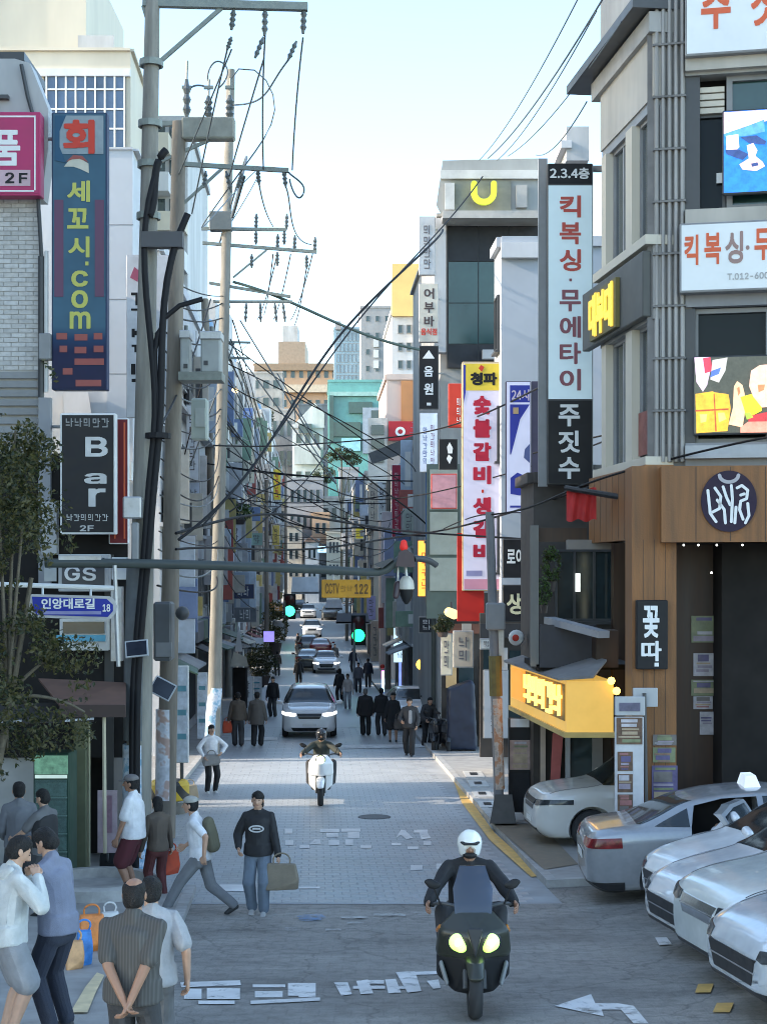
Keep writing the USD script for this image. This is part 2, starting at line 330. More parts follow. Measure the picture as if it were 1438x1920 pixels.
# stamped blocks of the road: raised blocks over a lower joint sheet
def block(u0, y0, du, dy, h=0.005, g=0.005):
    pts = []
    for (a, b) in ((u0 + g, y0 + g), (u0 + du - g, y0 + g), (u0 + du - g, y0 + dy - g), (u0 + g, y0 + dy - g)):
        X = a - SK * b; pts.append((X, b, float(G(X, b))))
    p = np.array(pts); c = p.mean(0); q = c + (p - c) * 0.97
    v = np.vstack([p + [0, 0, 0.003], q + [0, 0, h + 0.004]])
    f = [[4, 5, 6], [4, 6, 7]] + [x for i in range(4) for x in ([i, (i + 1) % 4, 4 + (i + 1) % 4], [i, 4 + (i + 1) % 4, 4 + i])]
    return v, np.array(f)
blocks = []
y = 22.7; row = 0
while y < 60:
    dy = 0.25 if y < 42 else 0.5; du = 0.25 if y < 42 else 0.5
    u = ul + 0.03 + (0.5 * du if row % 2 else 0)
    while u + du < ur - 0.28: blocks.append((u, y, du, dy)); u += du
    y += dy; row += 1
near = sorted(range(len(blocks)), key=lambda i: (blocks[i][1] > 27.6, abs(blocks[i][0] - 0.2) + 0.25 * abs(blocks[i][1] - 23)))
stampv = MR('paving_block', [(0.35, 0.362, 0.37), (0.335, 0.352, 0.362), (0.36, 0.368, 0.372), (0.345, 0.352, 0.352), (0.35, 0.37, 0.382), (0.335, 0.348, 0.352)], rough=0.42)
one = set(near[:300])
rest = MB()
for i, b in enumerate(blocks):
    v, f = block(*b)
    if i in one: put(road, 'paving_block', (v, f), stampv)
    else: rest.add(v, f)
rest.put(road, 'paving_blocks', stamp, kind='stuff')
# the road beyond the blocks: a smooth sheet of the same paving
put(None, 'far_road', sheet(lambda y: (ul - SK * y, ur - SK * y), np.linspace(60.2, 330, 90), 0.014, 8), stamp, True, kind='structure')
# pavements with kerbs
def pavement(name, u0, u1, y0, y1, n, kerb_u, kerb_side, h=0.12):
    ys = np.linspace(y0, y1, n)
    v, f = sheet(lambda y: (u0 - SK * y, u1 - SK * y), ys, h, 4)
    p = put(None, name, (v, f), pave, True, kind='structure')
    k = MB(); y = y0
    while y < min(y1, 62):
        L = 1.0
        a, b = kerb_u - SK * y, kerb_u - SK * (y + L)
        za, zb = float(G(a, y)), float(G(b, y + L))
        w = 0.16 * kerb_side
        lo = [(a, y + 0.008, za - 0.1), (a + w, y + 0.008, za - 0.1), (b + w, y + L - 0.008, zb - 0.1), (b, y + L - 0.008, zb - 0.1)]
        hi = [(q[0], q[1], q[2] + 0.1 + h + 0.006) for q in lo]
        k2 = MB(); k2.hull(lo + hi); k2.put(p, 'kerb_stone', kerbm)
        y += L
    return p
pl_path = pavement('pavement', ul - 3.2, ul, 23.2, 330, 120, ul, -1)
pr_path = pavement('pavement', ur, ur + 3.5, 24.3, 330, 120, ur, 1)
for k in range(4):
    a = ur - SK * 24.3 + k * .88; z0, z1 = float(G(a, 24.3)), float(G(a + .87, 24.3))
    MB().hull([(x, y, z + dz) for x, z in ((a + .006, z0), (a + .87, z1)) for y in (24.14, 24.297) for dz in (-.1, .125)]).put(pr_path, 'kerb_stone', kerbm)
# corner apron on the left, where people wait
put(None, 'corner_pavement', sheet(lambda y: (-12, -2.05 - 0.06 * (y - 9)), np.linspace(8.5, 23.1, 16), 0.10, 10), pave, True, kind='structure')
ck = MB()
for y in np.arange(8.5, 23, 0.9):
    a, b = -2.05 - 0.06 * (y - 9), -2.05 - 0.06 * (y + 0.88 - 9)
    za, zb = float(G(a, y)), float(G(b, y + 0.88))
    lo = [(a, y, za - 0.1), (a + 0.15, y, za - 0.1), (b + 0.15, y + 0.88, zb - 0.1), (b, y + 0.88, zb - 0.1)]
    MB().hull(lo + [(q[0], q[1], q[2] + 0.206) for q in lo]).put('/World/corner_pavement', 'kerb_stone', kerbm)
# ------------------------------------------------------------------ painted markings
def ground_poly(polys, dz=0.02, th=None):
    """flat painted shapes whose corners are where the photograph shows them on the road"""
    m = MB()
    for poly in polys:
        pts = np.array([gp(*q) for q in poly]); P = Polygon(pts[:, :2])
        if not P.is_valid: P = P.buffer(0)
        for g in getattr(P, 'geoms', [P]):
            if g.area < 1e-4: continue
            v2, f = trimesh.creation.triangulate_polygon(g, engine='earcut')
            v2 = np.asarray(v2); v = np.c_[v2, G(v2[:, 0], v2[:, 1]) + dz]
            f = np.asarray(f)
            nz = np.cross(v[f[:, 1]] - v[f[:, 0]], v[f[:, 2]] - v[f[:, 0]])[:, 2]
            f[nz < 0] = f[nz < 0][:, ::-1]
            m.add(v, f)
    return m
def bar(x0, y0, x1, y1, sh=0): return [(x0, y1), (x1, y1), (x1 + sh, y0), (x0 + sh, y0)]
t = thing('road_marking', 'worn white lettering painted across the lower left of the road before the front scooter', 'road marking')
for q in ([(338, 1845), (450, 1841), (452, 1851), (340, 1855)], bar(345, 1858, 378, 1876), bar(388, 1856, 450, 1876), bar(372, 1880, 440, 1886),
          bar(474, 1849, 535, 1855), bar(540, 1846, 592, 1870), bar(478, 1861, 530, 1874), [(470, 1880), (600, 1874), (600, 1880), (470, 1886)],
          bar(560, 1861, 592, 1873), [(626, 1845), (652, 1845), (660, 1868), (640, 1870)], [(668, 1842), (690, 1840), (700, 1866), (676, 1867)], bar(690, 1841, 720, 1848),
          bar(662, 1852, 722, 1858), [(722, 1840), (742, 1838), (752, 1864), (728, 1866)], bar(744, 1852, 772, 1858), [(742, 1826), (778, 1824), (790, 1862), (764, 1864)], [(744, 1826), (822, 1824), (822, 1830), (746, 1832)], [(800, 1842), (822, 1840), (826, 1856), (812, 1858)]):
    ground_poly([q], 0.009).put(t, 'letter_piece', white_paint)
t = thing('road_marking', 'faded white lettering on the grey paved street just beyond the asphalt', 'road marking')
for q in (bar(534, 1556, 548, 1566), bar(535, 1578, 550, 1587), bar(600, 1557, 636, 1563), bar(612, 1564, 634, 1572), bar(640, 1556, 676, 1562), bar(652, 1563, 674, 1574), bar(562, 1588, 580, 1593),
          [(580, 1586), (590, 1576), (600, 1577), (602, 1586)], bar(616, 1578, 636, 1587), bar(648, 1577, 662, 1587), bar(676, 1588, 696, 1594), [(742, 1574), (752, 1558), (760, 1560), (774, 1574), (762, 1576), (752, 1568)], bar(776, 1558, 802, 1564), [(786, 1564), (800, 1562), (808, 1574), (790, 1577)],
          bar(734, 1583, 752, 1588), bar(764, 1590, 784, 1595), bar(794, 1580, 808, 1587), bar(818, 1622, 838, 1632), bar(770, 1625, 792, 1634), bar(560, 1666, 600, 1669), bar(412, 1662, 458, 1674)):
    ground_poly([q], 0.017).put(t, 'letter_piece', worn('road_white_far', (0.78, 0.77, 0.75), .30, .42))
t = thing('road_arrow', 'white left turn arrow painted on the asphalt at the lower right', 'road marking')
ground_poly([[(1040, 1890), (1108, 1868), (1116, 1884), (1158, 1884), (1188, 1890), (1216, 1922), (1188, 1922), (1164, 1896), (1128, 1896), (1132, 1910)]], 0.009).put(t, 'arrow', white_paint)
for lab, q in (('yellow painted dash beside the parked cars, further one', bar(1303, 1850, 1332, 1866, 6)), ('yellow painted dash beside the parked cars, nearer one', bar(1336, 1885, 1368, 1904, 8))):
    tm_ = ground_poly([[(q[0][0], q[0][1]), q[1], q[2], q[3]]], 0.018); tm_.put(None, 'road_dash', yellow_paint, label=lab, cat='road marking')
ground_poly([[(1228, 1762), (1250, 1762), (1260, 1775), (1236, 1777)]], 0.018).put(None, 'road_dash', white_paint, label='short white dash on the asphalt in front of the second parked car', cat='road marking')
ground_poly([[(132, 1924), (160, 1875), (182, 1846), (196, 1852), (180, 1885), (164, 1924)]], 0.118).put(None, 'pavement_line', M('worn_yellow', (0.62, 0.5, 0.3), var=0.2, scale=5), label='pale yellow line along the pavement edge behind the balding man', cat='road marking')
ground_poly([[(845, 1452), (856, 1449), (880, 1500), (930, 1568), (1016, 1646), (996, 1648), (918, 1578), (866, 1508)]], 0.022).put(None, 'kerb_line', yellow_paint, label='yellow no parking line curving along the right kerb', cat='road marking')
t = thing('paint_remains', 'faded blue and white paint remains where the paved street meets the asphalt', 'road marking')
fp_ = worn('faint_paint', (0.5, 0.49, 0.47), .46, .62)
ground_poly([[(556, 1721), (600, 1717), (612, 1724), (596, 1732), (562, 1730)]], 0.02).put(t, 'blue_patch', worn('blue_patch', (0.16, 0.27, 0.45), .44, .6))
for q in (bar(640, 1722, 690, 1726), bar(700, 1717, 760, 1722), bar(770, 1714, 806, 1719), bar(530, 1742, 556, 1750), bar(650, 1733, 682, 1737), bar(610, 1745, 640, 1749)): ground_poly([q], 0.02).put(t, 'pale_patch', fp_)
for lab, q in (('white crossing band across the street by the white car, nearer one', [(640, 1399), (860, 1396), (862, 1402), (640, 1406)]), ('white crossing band across the street by the white car, farther one', [(440, 1385), (520, 1384), (520, 1389), (440, 1390)])):
    ground_poly([q], 0.026).put(None, 'crossing_band', white_paint, label=lab, cat='road marking')
# dark patches of newer asphalt and a drain cover
c = gp(702, 1534); mh = MB(); mh.lathe([(0.001, 0.03), (0.30, 0.03), (0.34, 0.022), (0.34, 0.0)], c, 24)
mh.put(None, 'manhole_cover', M('cast_iron', (0.07, 0.075, 0.08), rough=0.5, metal=0.3, var=0.3, scale=20, bump=0.5, bscale=70), label='dark round manhole cover in the paved street', cat='manhole cover')
ground_poly([[(926, 1560), (1010, 1556), (1084, 1636), (1020, 1646)]], 0.128).put(None, 'pavement_mat', M('brown_mat', (0.2, 0.165, 0.12), var=0.25, scale=6, bump=0.4, bscale=120), label='brown ramp strip on the pavement in front of the cream car', cat='ramp')
# ------------------------------------------------------------------ buildings
concrete = M('concrete_grey', (0.33, 0.325, 0.31), rough=0.8, var=0.3, scale=0.9, bump=0.15, bscale=30, streak=0.25, detail=8)
beige = M('plaster_beige', (0.4, 0.375, 0.33), rough=0.8, var=0.24, scale=0.8, streak=0.25, detail=8)
cream = M('plaster_cream', (0.5, 0.46, 0.38), rough=0.8, var=0.1, scale=0.6, streak=0.3, detail=7)
whitew = M('plaster_white', (0.5, 0.51, 0.525), rough=0.7, var=0.18, scale=0.7, streak=0.25, detail=7)
paleg = M('plaster_palegrey', (0.4, 0.405, 0.41), rough=0.75, var=0.25, scale=0.8, streak=0.25, detail=7)
midg = M('plaster_midgrey', (0.26, 0.265, 0.28), rough=0.75, var=0.18, scale=0.8, streak=0.25, detail=7)
darkg = M('panel_dark', (0.035, 0.036, 0.04), rough=0.6, spec=0.3, var=0.3, scale=3)
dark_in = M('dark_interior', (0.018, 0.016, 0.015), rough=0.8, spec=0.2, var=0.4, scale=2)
tan = M('plaster_tan', (0.45, 0.3, 0.2), rough=0.8, var=0.12, scale=0.6, streak=0.3)
pinkw = M('plaster_pink', (0.5, 0.4, 0.35), rough=0.8, var=0.1, scale=0.6, streak=0.3)
orangew = M('plaster_orange', (0.45, 0.2, 0.08), rough=0.8, var=0.12, scale=0.6)
yelloww = M('plaster_yellow', (0.62, 0.45, 0.17), rough=0.8, var=0.1, scale=0.6)
tealw = M('glass_teal', (0.1, 0.29, 0.28), rough=0.25, var=0.25, scale=0.4, spec=0.6)
bluegl = M('glass_blue', (0.18, 0.28, 0.36), rough=0.12, var=0.25, scale=0.35, spec=0.8)
darkgl = M('glass_dark', (0.02, 0.035, 0.04), rough=0.08, var=0.4, scale=0.6, spec=0.8)
greengl = M('glass_green', (0.018, 0.05, 0.047), rough=0.1, var=0.4, scale=0.5, spec=0.7)
frame_w = M('frame_white', (0.62, 0.62, 0.6), rough=0.5, var=0.1)
frame_g = M('frame_grey', (0.22, 0.225, 0.23), rough=0.5, var=0.15)
frame_d = M('frame_dark', (0.05, 0.052, 0.055), rough=0.45, var=0.2)
steel = M('galvanised', (0.42, 0.43, 0.44), rough=0.4, metal=0.7, var=0.15, scale=6)
pipe_w = M('pipe_white', (0.66, 0.66, 0.64), rough=0.45, var=0.1)
wood = M('wood_cladding', (0.21, 0.088, 0.026), rough=0.5, var=0.35, scale=7, streak=0.06, detail=9, bump=0.15, bscale=40)
wood_d = M('wood_dark', (0.055, 0.028, 0.015), rough=0.5, var=0.35, scale=6, streak=0.08)
black = M('black_paint', (0.012, 0.012, 0.013), rough=0.5, var=0.2, spec=0.3)
RX = V3(1, 0, 0)
def pl(fr, px, py):
    d = V3((px - CX) / F, 1, -(py - CY) / F); C = V3(0, 0, ZC)
    t = fr.n @ (fr.O - C) / (fr.n @ d); p = C + t * d - fr.O
    return float(p @ fr.r), float(p @ fr.u)
def face(Y, px=CX): return Fr(at(px, CY, Y), RX)
def window(parent, fr, a0, a1, b0, b1, fm, gm, nx=1, ny=1, c=0.0, t=0.05, w=0.05, sill=True):
    """a window standing in / on a wall: frame with bars, panes behind it as sub-parts"""
    m = MB()
    m.box((a0, b0, c), (a0 + w, b1, c + t), fr); m.box((a1 - w, b0, c), (a1, b1, c + t), fr)
    m.box((a0 + w, b1 - w, c), (a1 - w, b1, c + t), fr); m.box((a0 + w, b0, c), (a1 - w, b0 + w, c + t), fr)
    for i in range(1, nx):
        x = a0 + (a1 - a0) * i / nx; m.box((x - w / 2, b0 + w, c), (x + w / 2, b1 - w, c + t - 0.006), fr)
    for j in range(1, ny):
        y = b0 + (b1 - b0) * j / ny; m.box((a0 + w, y - w / 2, c), (a1 - w, y + w / 2, c + t - 0.012), fr)
    if sill: m.box((a0 - 0.06, b0 - 0.06, c), (a1 + 0.06, b0 - 0.002, c + t + 0.06), fr)
    p = m.put(parent, 'window', fm)
    for i in range(nx):
        for j in range(ny):
            x0, x1 = a0 + (a1 - a0) * i / nx + w * 0.3, a0 + (a1 - a0) * (i + 1) / nx - w * 0.3
            y0, y1 = b0 + (b1 - b0) * j / ny + w * 0.3, b0 + (b1 - b0) * (j + 1) / ny - w * 0.3
            MB().box((x0, y0, c + 0.006), (x1, y1, c + 0.018), fr).put(p, 'pane', gm)
    return p
def win_grid(parent, fr, a0, a1, b0, b1, nx, ny, fx=0.6, fy=0.55, fm=None, gm=None, bars=(2, 1), sill=True):
    W, H = (a1 - a0) / nx, (b1 - b0) / ny
    for j in range(ny):
        for i in range(nx):
            x, y = a0 + W * (i + 0.5), b0 + H * (j + 0.5)
            window(parent, fr, x - W * fx / 2, x + W * fx / 2, y - H * fy / 2, y + H * fy / 2, fm or frame_w, gm or darkgl, bars[0], bars[1], 0.0, 0.07, 0.05, sill)
def ac_unit(parent, fr, a, b, c=0.0):
    m = MB(); m.cbox((a, b, c + 0.05), (a + 0.8, b + 0.55, c + 0.35), 0.02, fr); p = m.put(parent, 'air_conditioner', frame_w)
    g = MB()
    for k in range(3): g.lathe([(0.05 + 0.07 * k, 0.352), (0.07 + 0.07 * k, 0.358), (0.09 + 0.07 * k, 0.352)], (0, 0, 0), 14)
    v, f = g.mesh(); v = v + np.array([a + 0.36, b + 0.28, c]); MB().add(fr(v), f).put(p, 'fan_grille', frame_d)
def bld(name, label, x0, x1, y0, y1, top_py, mat, roof=0.35, cat='building', zt=None, group=None):
    """a building's block: from below the ground to where its roof stands in the photograph; returns path, near face, street face (left and right), top"""
    zt = ZC - (top_py - CY) * y0 / F if zt is None else zt
    zb = min(float(G(x0, y0)), float(G(x1, y1)), float(G(x0, y1)), float(G(x1, y0))) - 1.5
    t = thing(name, label, cat, group=group, base=((x0 + x1) / 2, (y0 + y1) / 2, zb + 1.5))
    # walls follow the street's slant
    dx = -SK * (y1 - y0)
    lo = [(x0, y0), (x1, y0), (x1 + dx, y1), (x0 + dx, y1)]
    MB().hull([(a, b, z) for a, b in lo for z in (zb, zt)]).put(t, 'wall', mat)
    r = MB()
    for k in range(4):
        p, q = lo[k], lo[(k + 1) % 4]
        r.beam((p[0], p[1], zt + roof / 2), (q[0], q[1], zt + roof / 2), 0.24, roof)
    r.put(t, 'parapet', mat)
    fn = Fr((x0, y0, 0), RX)
    fs_r = Fr((x0 + dx, y1, 0), (-dx, y0 - y1, 0))       # face seen from the street when the building stands on the right
    fs_l = Fr((x1, y0, 0), (dx, y1 - y0, 0))             # ... on the left
    return t, fn, fs_l, fs_r, zt
def roof_things(t, x0, x1, y0, y1, zt, seed):
    R = random.Random(seed)
    m = MB(); w = min(3.0, (x1 - x0) * 0.4); cx = R.uniform(x0 + w * 0.6, x1 - w * 0.6)
    m.box((cx - w / 2, y0 + 1.5, zt), (cx + w / 2, y0 + 4.5, zt + 2.3)); m.put(t, 'stair_house', paleg)
    c = (R.uniform(x0 + 0.8, x1 - 0.8), y0 + 1.2, zt)
    MB().lathe([(0.001, 1.3), (0.5, 1.25), (0.6, 0.9), (0.6, 0.0)], c, 14).put(t, 'water_tank', M('tank_blue', (0.12, 0.22, 0.35), rough=0.5), True)
    m = MB(); x = R.uniform(x0 + 0.5, x1 - 0.5); m.cyl((x, y0 + 0.8, zt), (x, y0 + 0.8, zt + 2.6), 0.025, 5)
    for k in range(4): m.cyl((x - 0.5 + 0.06 * k, y0 + 0.8, zt + 1.7 + 0.25 * k), (x + 0.5 - 0.06 * k, y0 + 0.8, zt + 1.7 + 0.25 * k), 0.012, 4)
    m.put(t, 'aerial', steel)
# ---- left, near: white brick building with the pink sign
YB = 26.0; xr = at(80, 0, YB)[0]
zt = at(0, 118, YB)[2]
t = thing('brick_building', 'white brick building at the left edge with sloping grey metal roof sides', 'building', base=(xr - 3.5, YB + 4, float(G(xr, YB))))
BA = t
zb = float(G(xr, YB)) - 1
MB().hull([(x, y, z) for x, y in ((xr - 7, YB), (xr - 0.05, YB), (xr - 1.7, YB + 8), (xr - 7, YB + 8)) for z in (zb, at(0, 372, YB)[2])]).put(t, 'wall', M('brick_joint', (0.42, 0.41, 0.39), var=0.15, rough=0.85))
fr = Fr((xr - 0.05, YB, 0), RX)
brk = MR('white_brick', [(0.56, 0.545, 0.52), (0.6, 0.585, 0.565), (0.52, 0.51, 0.49), (0.58, 0.56, 0.53), (0.63, 0.62, 0.6)], rough=0.75)
zlo, zhi = at(0, 694, YB)[2], at(0, 372, YB)[2]
rows = 37; H = (zhi - zlo) / rows
nb = 0
for j in range(rows):
    x = -1.05 + (0.12 if j % 2 else 0)
    while x < -0.02:
        x1 = min(x + 0.232, 0.0)
        if x1 - x > 0.04 and nb < 300:
            MB().box((x, zlo + j * H + 0.005, -0.002), (x1 - 0.008, zlo + (j + 1) * H - 0.005, 0.014 + 0.003 * ((j * 7 + nb) % 3)), fr).put(t, 'brick', brk); nb += 1
        x += 0.24
# grey curved metal roof skirt above the bricks
xa = lambda px: at(px, 0, YB)[0]
za = lambda py: at(0, py, YB)[2]
poly = [(xa(-180), za(372)), (xa(80), za(372)), (xa(92), za(280)), (xa(92), za(205)), (xa(70), za(150)), (xa(58), za(120)), (xa(30), za(112)), (xa(-180), za(112))]
MB().prism([(p - xr + 0.05, z) for p, z in poly], 0.5, Fr((xr - 0.05, YB, 0), RX), -0.42).put(t, 'roof_skirt', M('metal_grey', (0.4, 0.4, 0.4), rough=0.5, var=0.12, scale=2, streak=0.3))
MB().tube([at(40, 120, YB - 0.15), at(52, 180, YB - 0.15), at(66, 230, YB - 0.15), at(72, 380, YB - 0.12), at(78, 480, YB - 0.12)], 0.035).put(t, 'drain_cable', frame_d)
MB().box((-2.2, za(112), -1.6), (-0.25, za(96), 0.0), fr).put(t, 'roof_edge', frame_d)
MB().box((xa(-10) - xr, za(190), 0.05), (xa(26) - xr, za(183), 0.2), fr).put(t, 'canopy_bar', frame_d)
m = MB()
for k in range(9): m.box((-1.6, za(846 - k * 17), 0.02), (-0.02, za(846 - k * 17 - 12), 0.07), fr)
m.put(t, 'shutter_slats', frame_g)
MB().cyl(at(77, 480, YB - 0.1), at(77, 745, YB - 0.1), 0.05, 8).put(t, 'drain_pipe', frame_d)
MB().cyl(at(87, 470, YB - 0.1), at(87, 735, YB - 0.1), 0.035, 8).put(t, 'drain_pipe', pipe_w)
MB().cbox(at(72, 673, YB - 0.35), at(100, 628, YB - 0.12), 0.015).put(t, 'meter_box', frame_g)
MB().box(at(72, 745, YB - 0.2), at(98, 1100, YB - 0.05)).put(t, 'corner_post', midg)
MB().box(at(78, 1040, YB - 0.3), at(112, 940, YB - 0.05)).put(t, 'corner_panel', paleg)
# dark shop front under it
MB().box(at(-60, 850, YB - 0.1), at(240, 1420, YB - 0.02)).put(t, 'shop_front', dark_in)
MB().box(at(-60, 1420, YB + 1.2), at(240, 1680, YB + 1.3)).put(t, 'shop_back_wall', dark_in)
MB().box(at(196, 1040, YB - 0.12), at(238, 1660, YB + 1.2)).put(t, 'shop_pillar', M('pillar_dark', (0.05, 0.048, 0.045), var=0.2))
MB().box(at(112, 1220, YB - 0.32), at(206, 1160, YB - 0.12)).put(t, 'window_box', frame_w)
MB().box(at(118, 1188, YB - 0.36), at(196, 1166, YB - 0.322)).put(t, 'window_pane', darkgl)
MB().box(at(104, 1203, YB - 0.36), at(198, 1191, YB - 0.322)).put(t, 'blue_strip', M('strip_blue', (0.12, 0.4, 0.55)))
# ---- left: white building carrying the blue sign
YL2 = 36.0
BL2, fn, fl, _, zt = bld('white_building', 'plain white panelled building behind the tall blue restaurant sign', at(60, 0, YL2)[0], at(250, 0, YL2)[0], YL2, YL2 + 3.2, 282, whitew, 0.05)
MB().box(at(200, 868, YL2 - 0.08), at(250, 280, YL2 - 0.005)).put(BL2, 'white_panel', M('panel_white', (0.48, 0.5, 0.53), rough=0.4, var=0.06, scale=1))
for py in (420, 560, 700): MB().box(at(200, py + 1.5, YL2 - 0.084), at(250, py, YL2 - 0.078)).put(BL2, 'panel_joint', frame_g)
win_grid(BL2, fl, 0.3, 2.9, -3.5, 8.5, 1, 4, fm=frame_g)
MB().box(at(100, 900, YL2 - 0.4), at(250, 868, YL2 - 0.1)).put(BL2, 'canopy', frame_w)
m = MB(); m.hull([at(118, 735, YL2 - 0.3), at(165, 735, YL2 - 0.3), at(172, 778, YL2 - 0.5), at(120, 778, YL2 - 0.5), at(118, 735, YL2 - 0.05), at(165, 735, YL2 - 0.05), at(172, 778, YL2 - 0.05), at(120, 778, YL2 - 0.05)])
m.put(BL2, 'vent_hood', paleg)
# ---- cream tower with a grid of blue glass
YC = 58.0
BC, fn, fl, _, zt = bld('cream_tower', 'tall cream building with a grid of blue windows near its top', at(-120, 0, YC)[0], at(245, 0, YC)[0], YC, YC + 14, 95, cream, 0.1)
MB().box(at(-120, 95, YC + 0.5), at(232, 55, YC + 9)).put(BC, 'roof_house', cream)
MB().box(at(-120, 95, YC + 0.2), at(30, 64, YC + 8.5)).put(BC, 'roof_house', cream)
MB().box(at(146, 93, YC - 0.06 + 0.5), at(214, 66, YC + 0.49)).put(BC, 'louvre_panel', paleg)
MB().box(at(60, 141, YC - 0.15), at(245, 130, YC - 0.005)).put(BC, 'cornice', whitew)
f2 = Fr((0, YC - 0.005, 0), RX)
cols = np.linspace(88, 234, 9); rws = [133, 168, 205, 242, 278]
glb = M('tower_glass', (0.05, 0.085, 0.15), rough=0.12, var=0.4, scale=0.8, spec=0.8)
MB().box(at(82, 280, YC - 0.02), at(236, 132, YC - 0.004)).put(BC, 'window_bay', frame_d)
for j in range(4):
    for i in range(8):
        a, b = at(cols[i] + 2, rws[j + 1] - 2, YC), at(cols[i + 1] - 2, rws[j] + 2, YC)
        MB().box((a[0], YC - 0.06, a[2]), (b[0], YC - 0.022, b[2])).put(BC, 'pane', glb)
for x in cols: a = at(x, 278, YC); MB().box((a[0] - 0.03, YC - 0.12, a[2]), (a[0] + 0.03, YC - 0.062, at(x, 133, YC)[2])).put(BC, 'mullion', frame_w)
for yy in rws: a = at(88, yy, YC); MB().box((a[0], YC - 0.115, a[2] - 0.03), (at(234, yy, YC)[0], YC - 0.064, a[2] + 0.03)).put(BC, 'transom', frame_w)
# ---- pale apartment block behind the poles
YA = 64.0
BAp, fn, fl, _, zt = bld('apartment_block', 'pale apartment block with stepped balconies behind the utility poles', at(248, 0, YA)[0], at(352, 0, YA)[0], YA, YA + 12, 232, paleg, 0.3)
for k in range(9):
    z = zt - 0.6 - k * 1.55
    m = MB(); m.box(at(246, 0, YA)[:1].tolist() + [YA - 1.0, z - 0.75], [at(352 - (k < 2) * 30, 0, YA)[0], YA - 0.01, z]); m.put(BAp, 'balcony', whitew if k % 2 else cream)
    for i in range(3):
        x = at(262 + 28 * i, 0, YA)[0]
        MB().box((x, YA - 0.05, z + 0.02), (x + 0.42, YA - 0.012, z + 0.7)).put(BAp, 'window', darkgl)
# ---- left row beyond: shop houses receding down the street
def fittings(t, fr, L, zb, zt, nfl, seed):
    """ledges, sign boards, pipes and awnings that stand off a street front"""
    R = random.Random(seed); fh = (zt - zb - 3.2) / nfl
    for k in range(nfl + 1):
        z = zb + 3.05 + fh * k
        if z < zt - .3: MB().box((0, z - .12, .002), (L, z, R.uniform(.15, .45)), fr).put(t, 'ledge', R.choice((concrete, paleg, midg)))
    for k in range(4):
        a = R.uniform(.2, L - .2); MB().cyl(fr((a, zb, .1))[0], fr((a, zt - .3, .1))[0], .05, 6).put(t, 'pipe', R.choice((pipe_w, frame_g, midg)))
    cols_ = ((0.5, 0.5, 0.5), (0.3, 0.07, 0.06), (0.12, 0.17, 0.3), (0.45, 0.36, 0.14), (0.16, 0.25, 0.19), (0.45, 0.42, 0.36), (0.36, 0.42, 0.5), (0.4, 0.4, 0.42))
    for k in range(int(L * .8)):
        a = R.uniform(.3, L - .3); b = zb + 3 + R.random() ** 1.5 * (zt - zb - 5); h_ = R.uniform(.6, 2.6); ci = R.randrange(8); q = MB().cbox((a, b, .12), (a + .14, b + h_, .12 + R.uniform(.5, .95)), .015, fr).put(t, 'projecting_sign', M('blade_%d' % ci, cols_[ci], rough=.45, var=.2, scale=2))
        MB().box((a - .006, b + h_ * .2, .2), (a - .001, b + h_ * .8, .45), fr).put(q, 'print', frame_w if ci not in (0, 5) else frame_d); MB().box((a + .141, b + h_ * .2, .2), (a + .146, b + h_ * .8, .45), fr).put(q, 'print', frame_w if ci not in (0, 5) else frame_d)
    x = .2
    while x < L - 2:
        w = R.uniform(1.8, 3.2); w = min(w, L - .2 - x); q = R.choice((darkg, whitew, midg, beige, M('board_rust', (0.25, 0.08, 0.05)), M('board_navy', (0.04, 0.06, 0.14)), M('board_sage', (0.2, 0.26, 0.2))))
        MB().cbox((x, zb + 2.95, .05), (x + w - .15, zb + 3.7, R.uniform(.2, .4)), .02, fr).put(t, 'fascia_board', q)
        if R.random() < .6:
            p = [fr((x + u * (w - .15), zb + z, c))[0] for u in (0, 1) for z, c in ((2.9, .1), (2.5, R.uniform(.9, 1.3)))]; MB().hull(p + [a - V3(0, 0, .05) for a in p]).put(t, 'awning', R.choice((darkg, midg, beige, M('awning_green', (0.05, 0.1, 0.07)), M('awning_wine', (0.15, 0.04, 0.05)))))
        for k in range(1, nfl):
            if R.random() < .55: MB().cbox((x + .3, zb + 3.1 + fh * k, .05), (x + w - .5, zb + 3.1 + fh * k + R.uniform(.6, 1.0), .2), .02, fr).put(t, 'fascia_board', R.choice((whitew, midg, darkg, cream)))
        x += w
def left_house(name, label, y0, y1, top, mat, nfl, near_win=True, seed=0, width=8, u=-4.5):
    x1 = u - SK * y0
    t, fn, fl, _, zt = bld(name, label, x1 - width, x1, y0, y1, top, mat)
    zb = float(G(x1, y0)); 
    n = max(1, int((y1 - y0) / 3.2))
    win_grid(t, fl, 0.3, (y1 - y0) - 0.3, zb + 3.2, zt - 0.3, n, nfl, 0.68, 0.5, frame_g, darkgl)
    if near_win: win_grid(t, Fr((x1 - width, y0, 0), RX), 0.3, width - 0.2, zb + 3.2, zt - 0.3, 4, nfl, 0.55, 0.45, frame_w, darkgl)
    MB().box((0.2, zb + 0.2, 0.01), ((y1 - y0) - 0.2, zb + 2.9, 0.04), fl).put(t, 'shop_front', darkg)
    fittings(t, fl, y1 - y0, zb, zt, nfl, seed)
    roof_things(t, x1 - width, x1, y0, y1, zt, seed)
    roof_things(t, x1 - width * .5, x1, y0 + 3, y1, zt, seed + 50)
    for k in range(3): ac_unit(t, fl, 0.6 + k * 2.2, zb + 3.4 + 2.8 * ((k + seed) % nfl))
    return t, fl, zb, zt
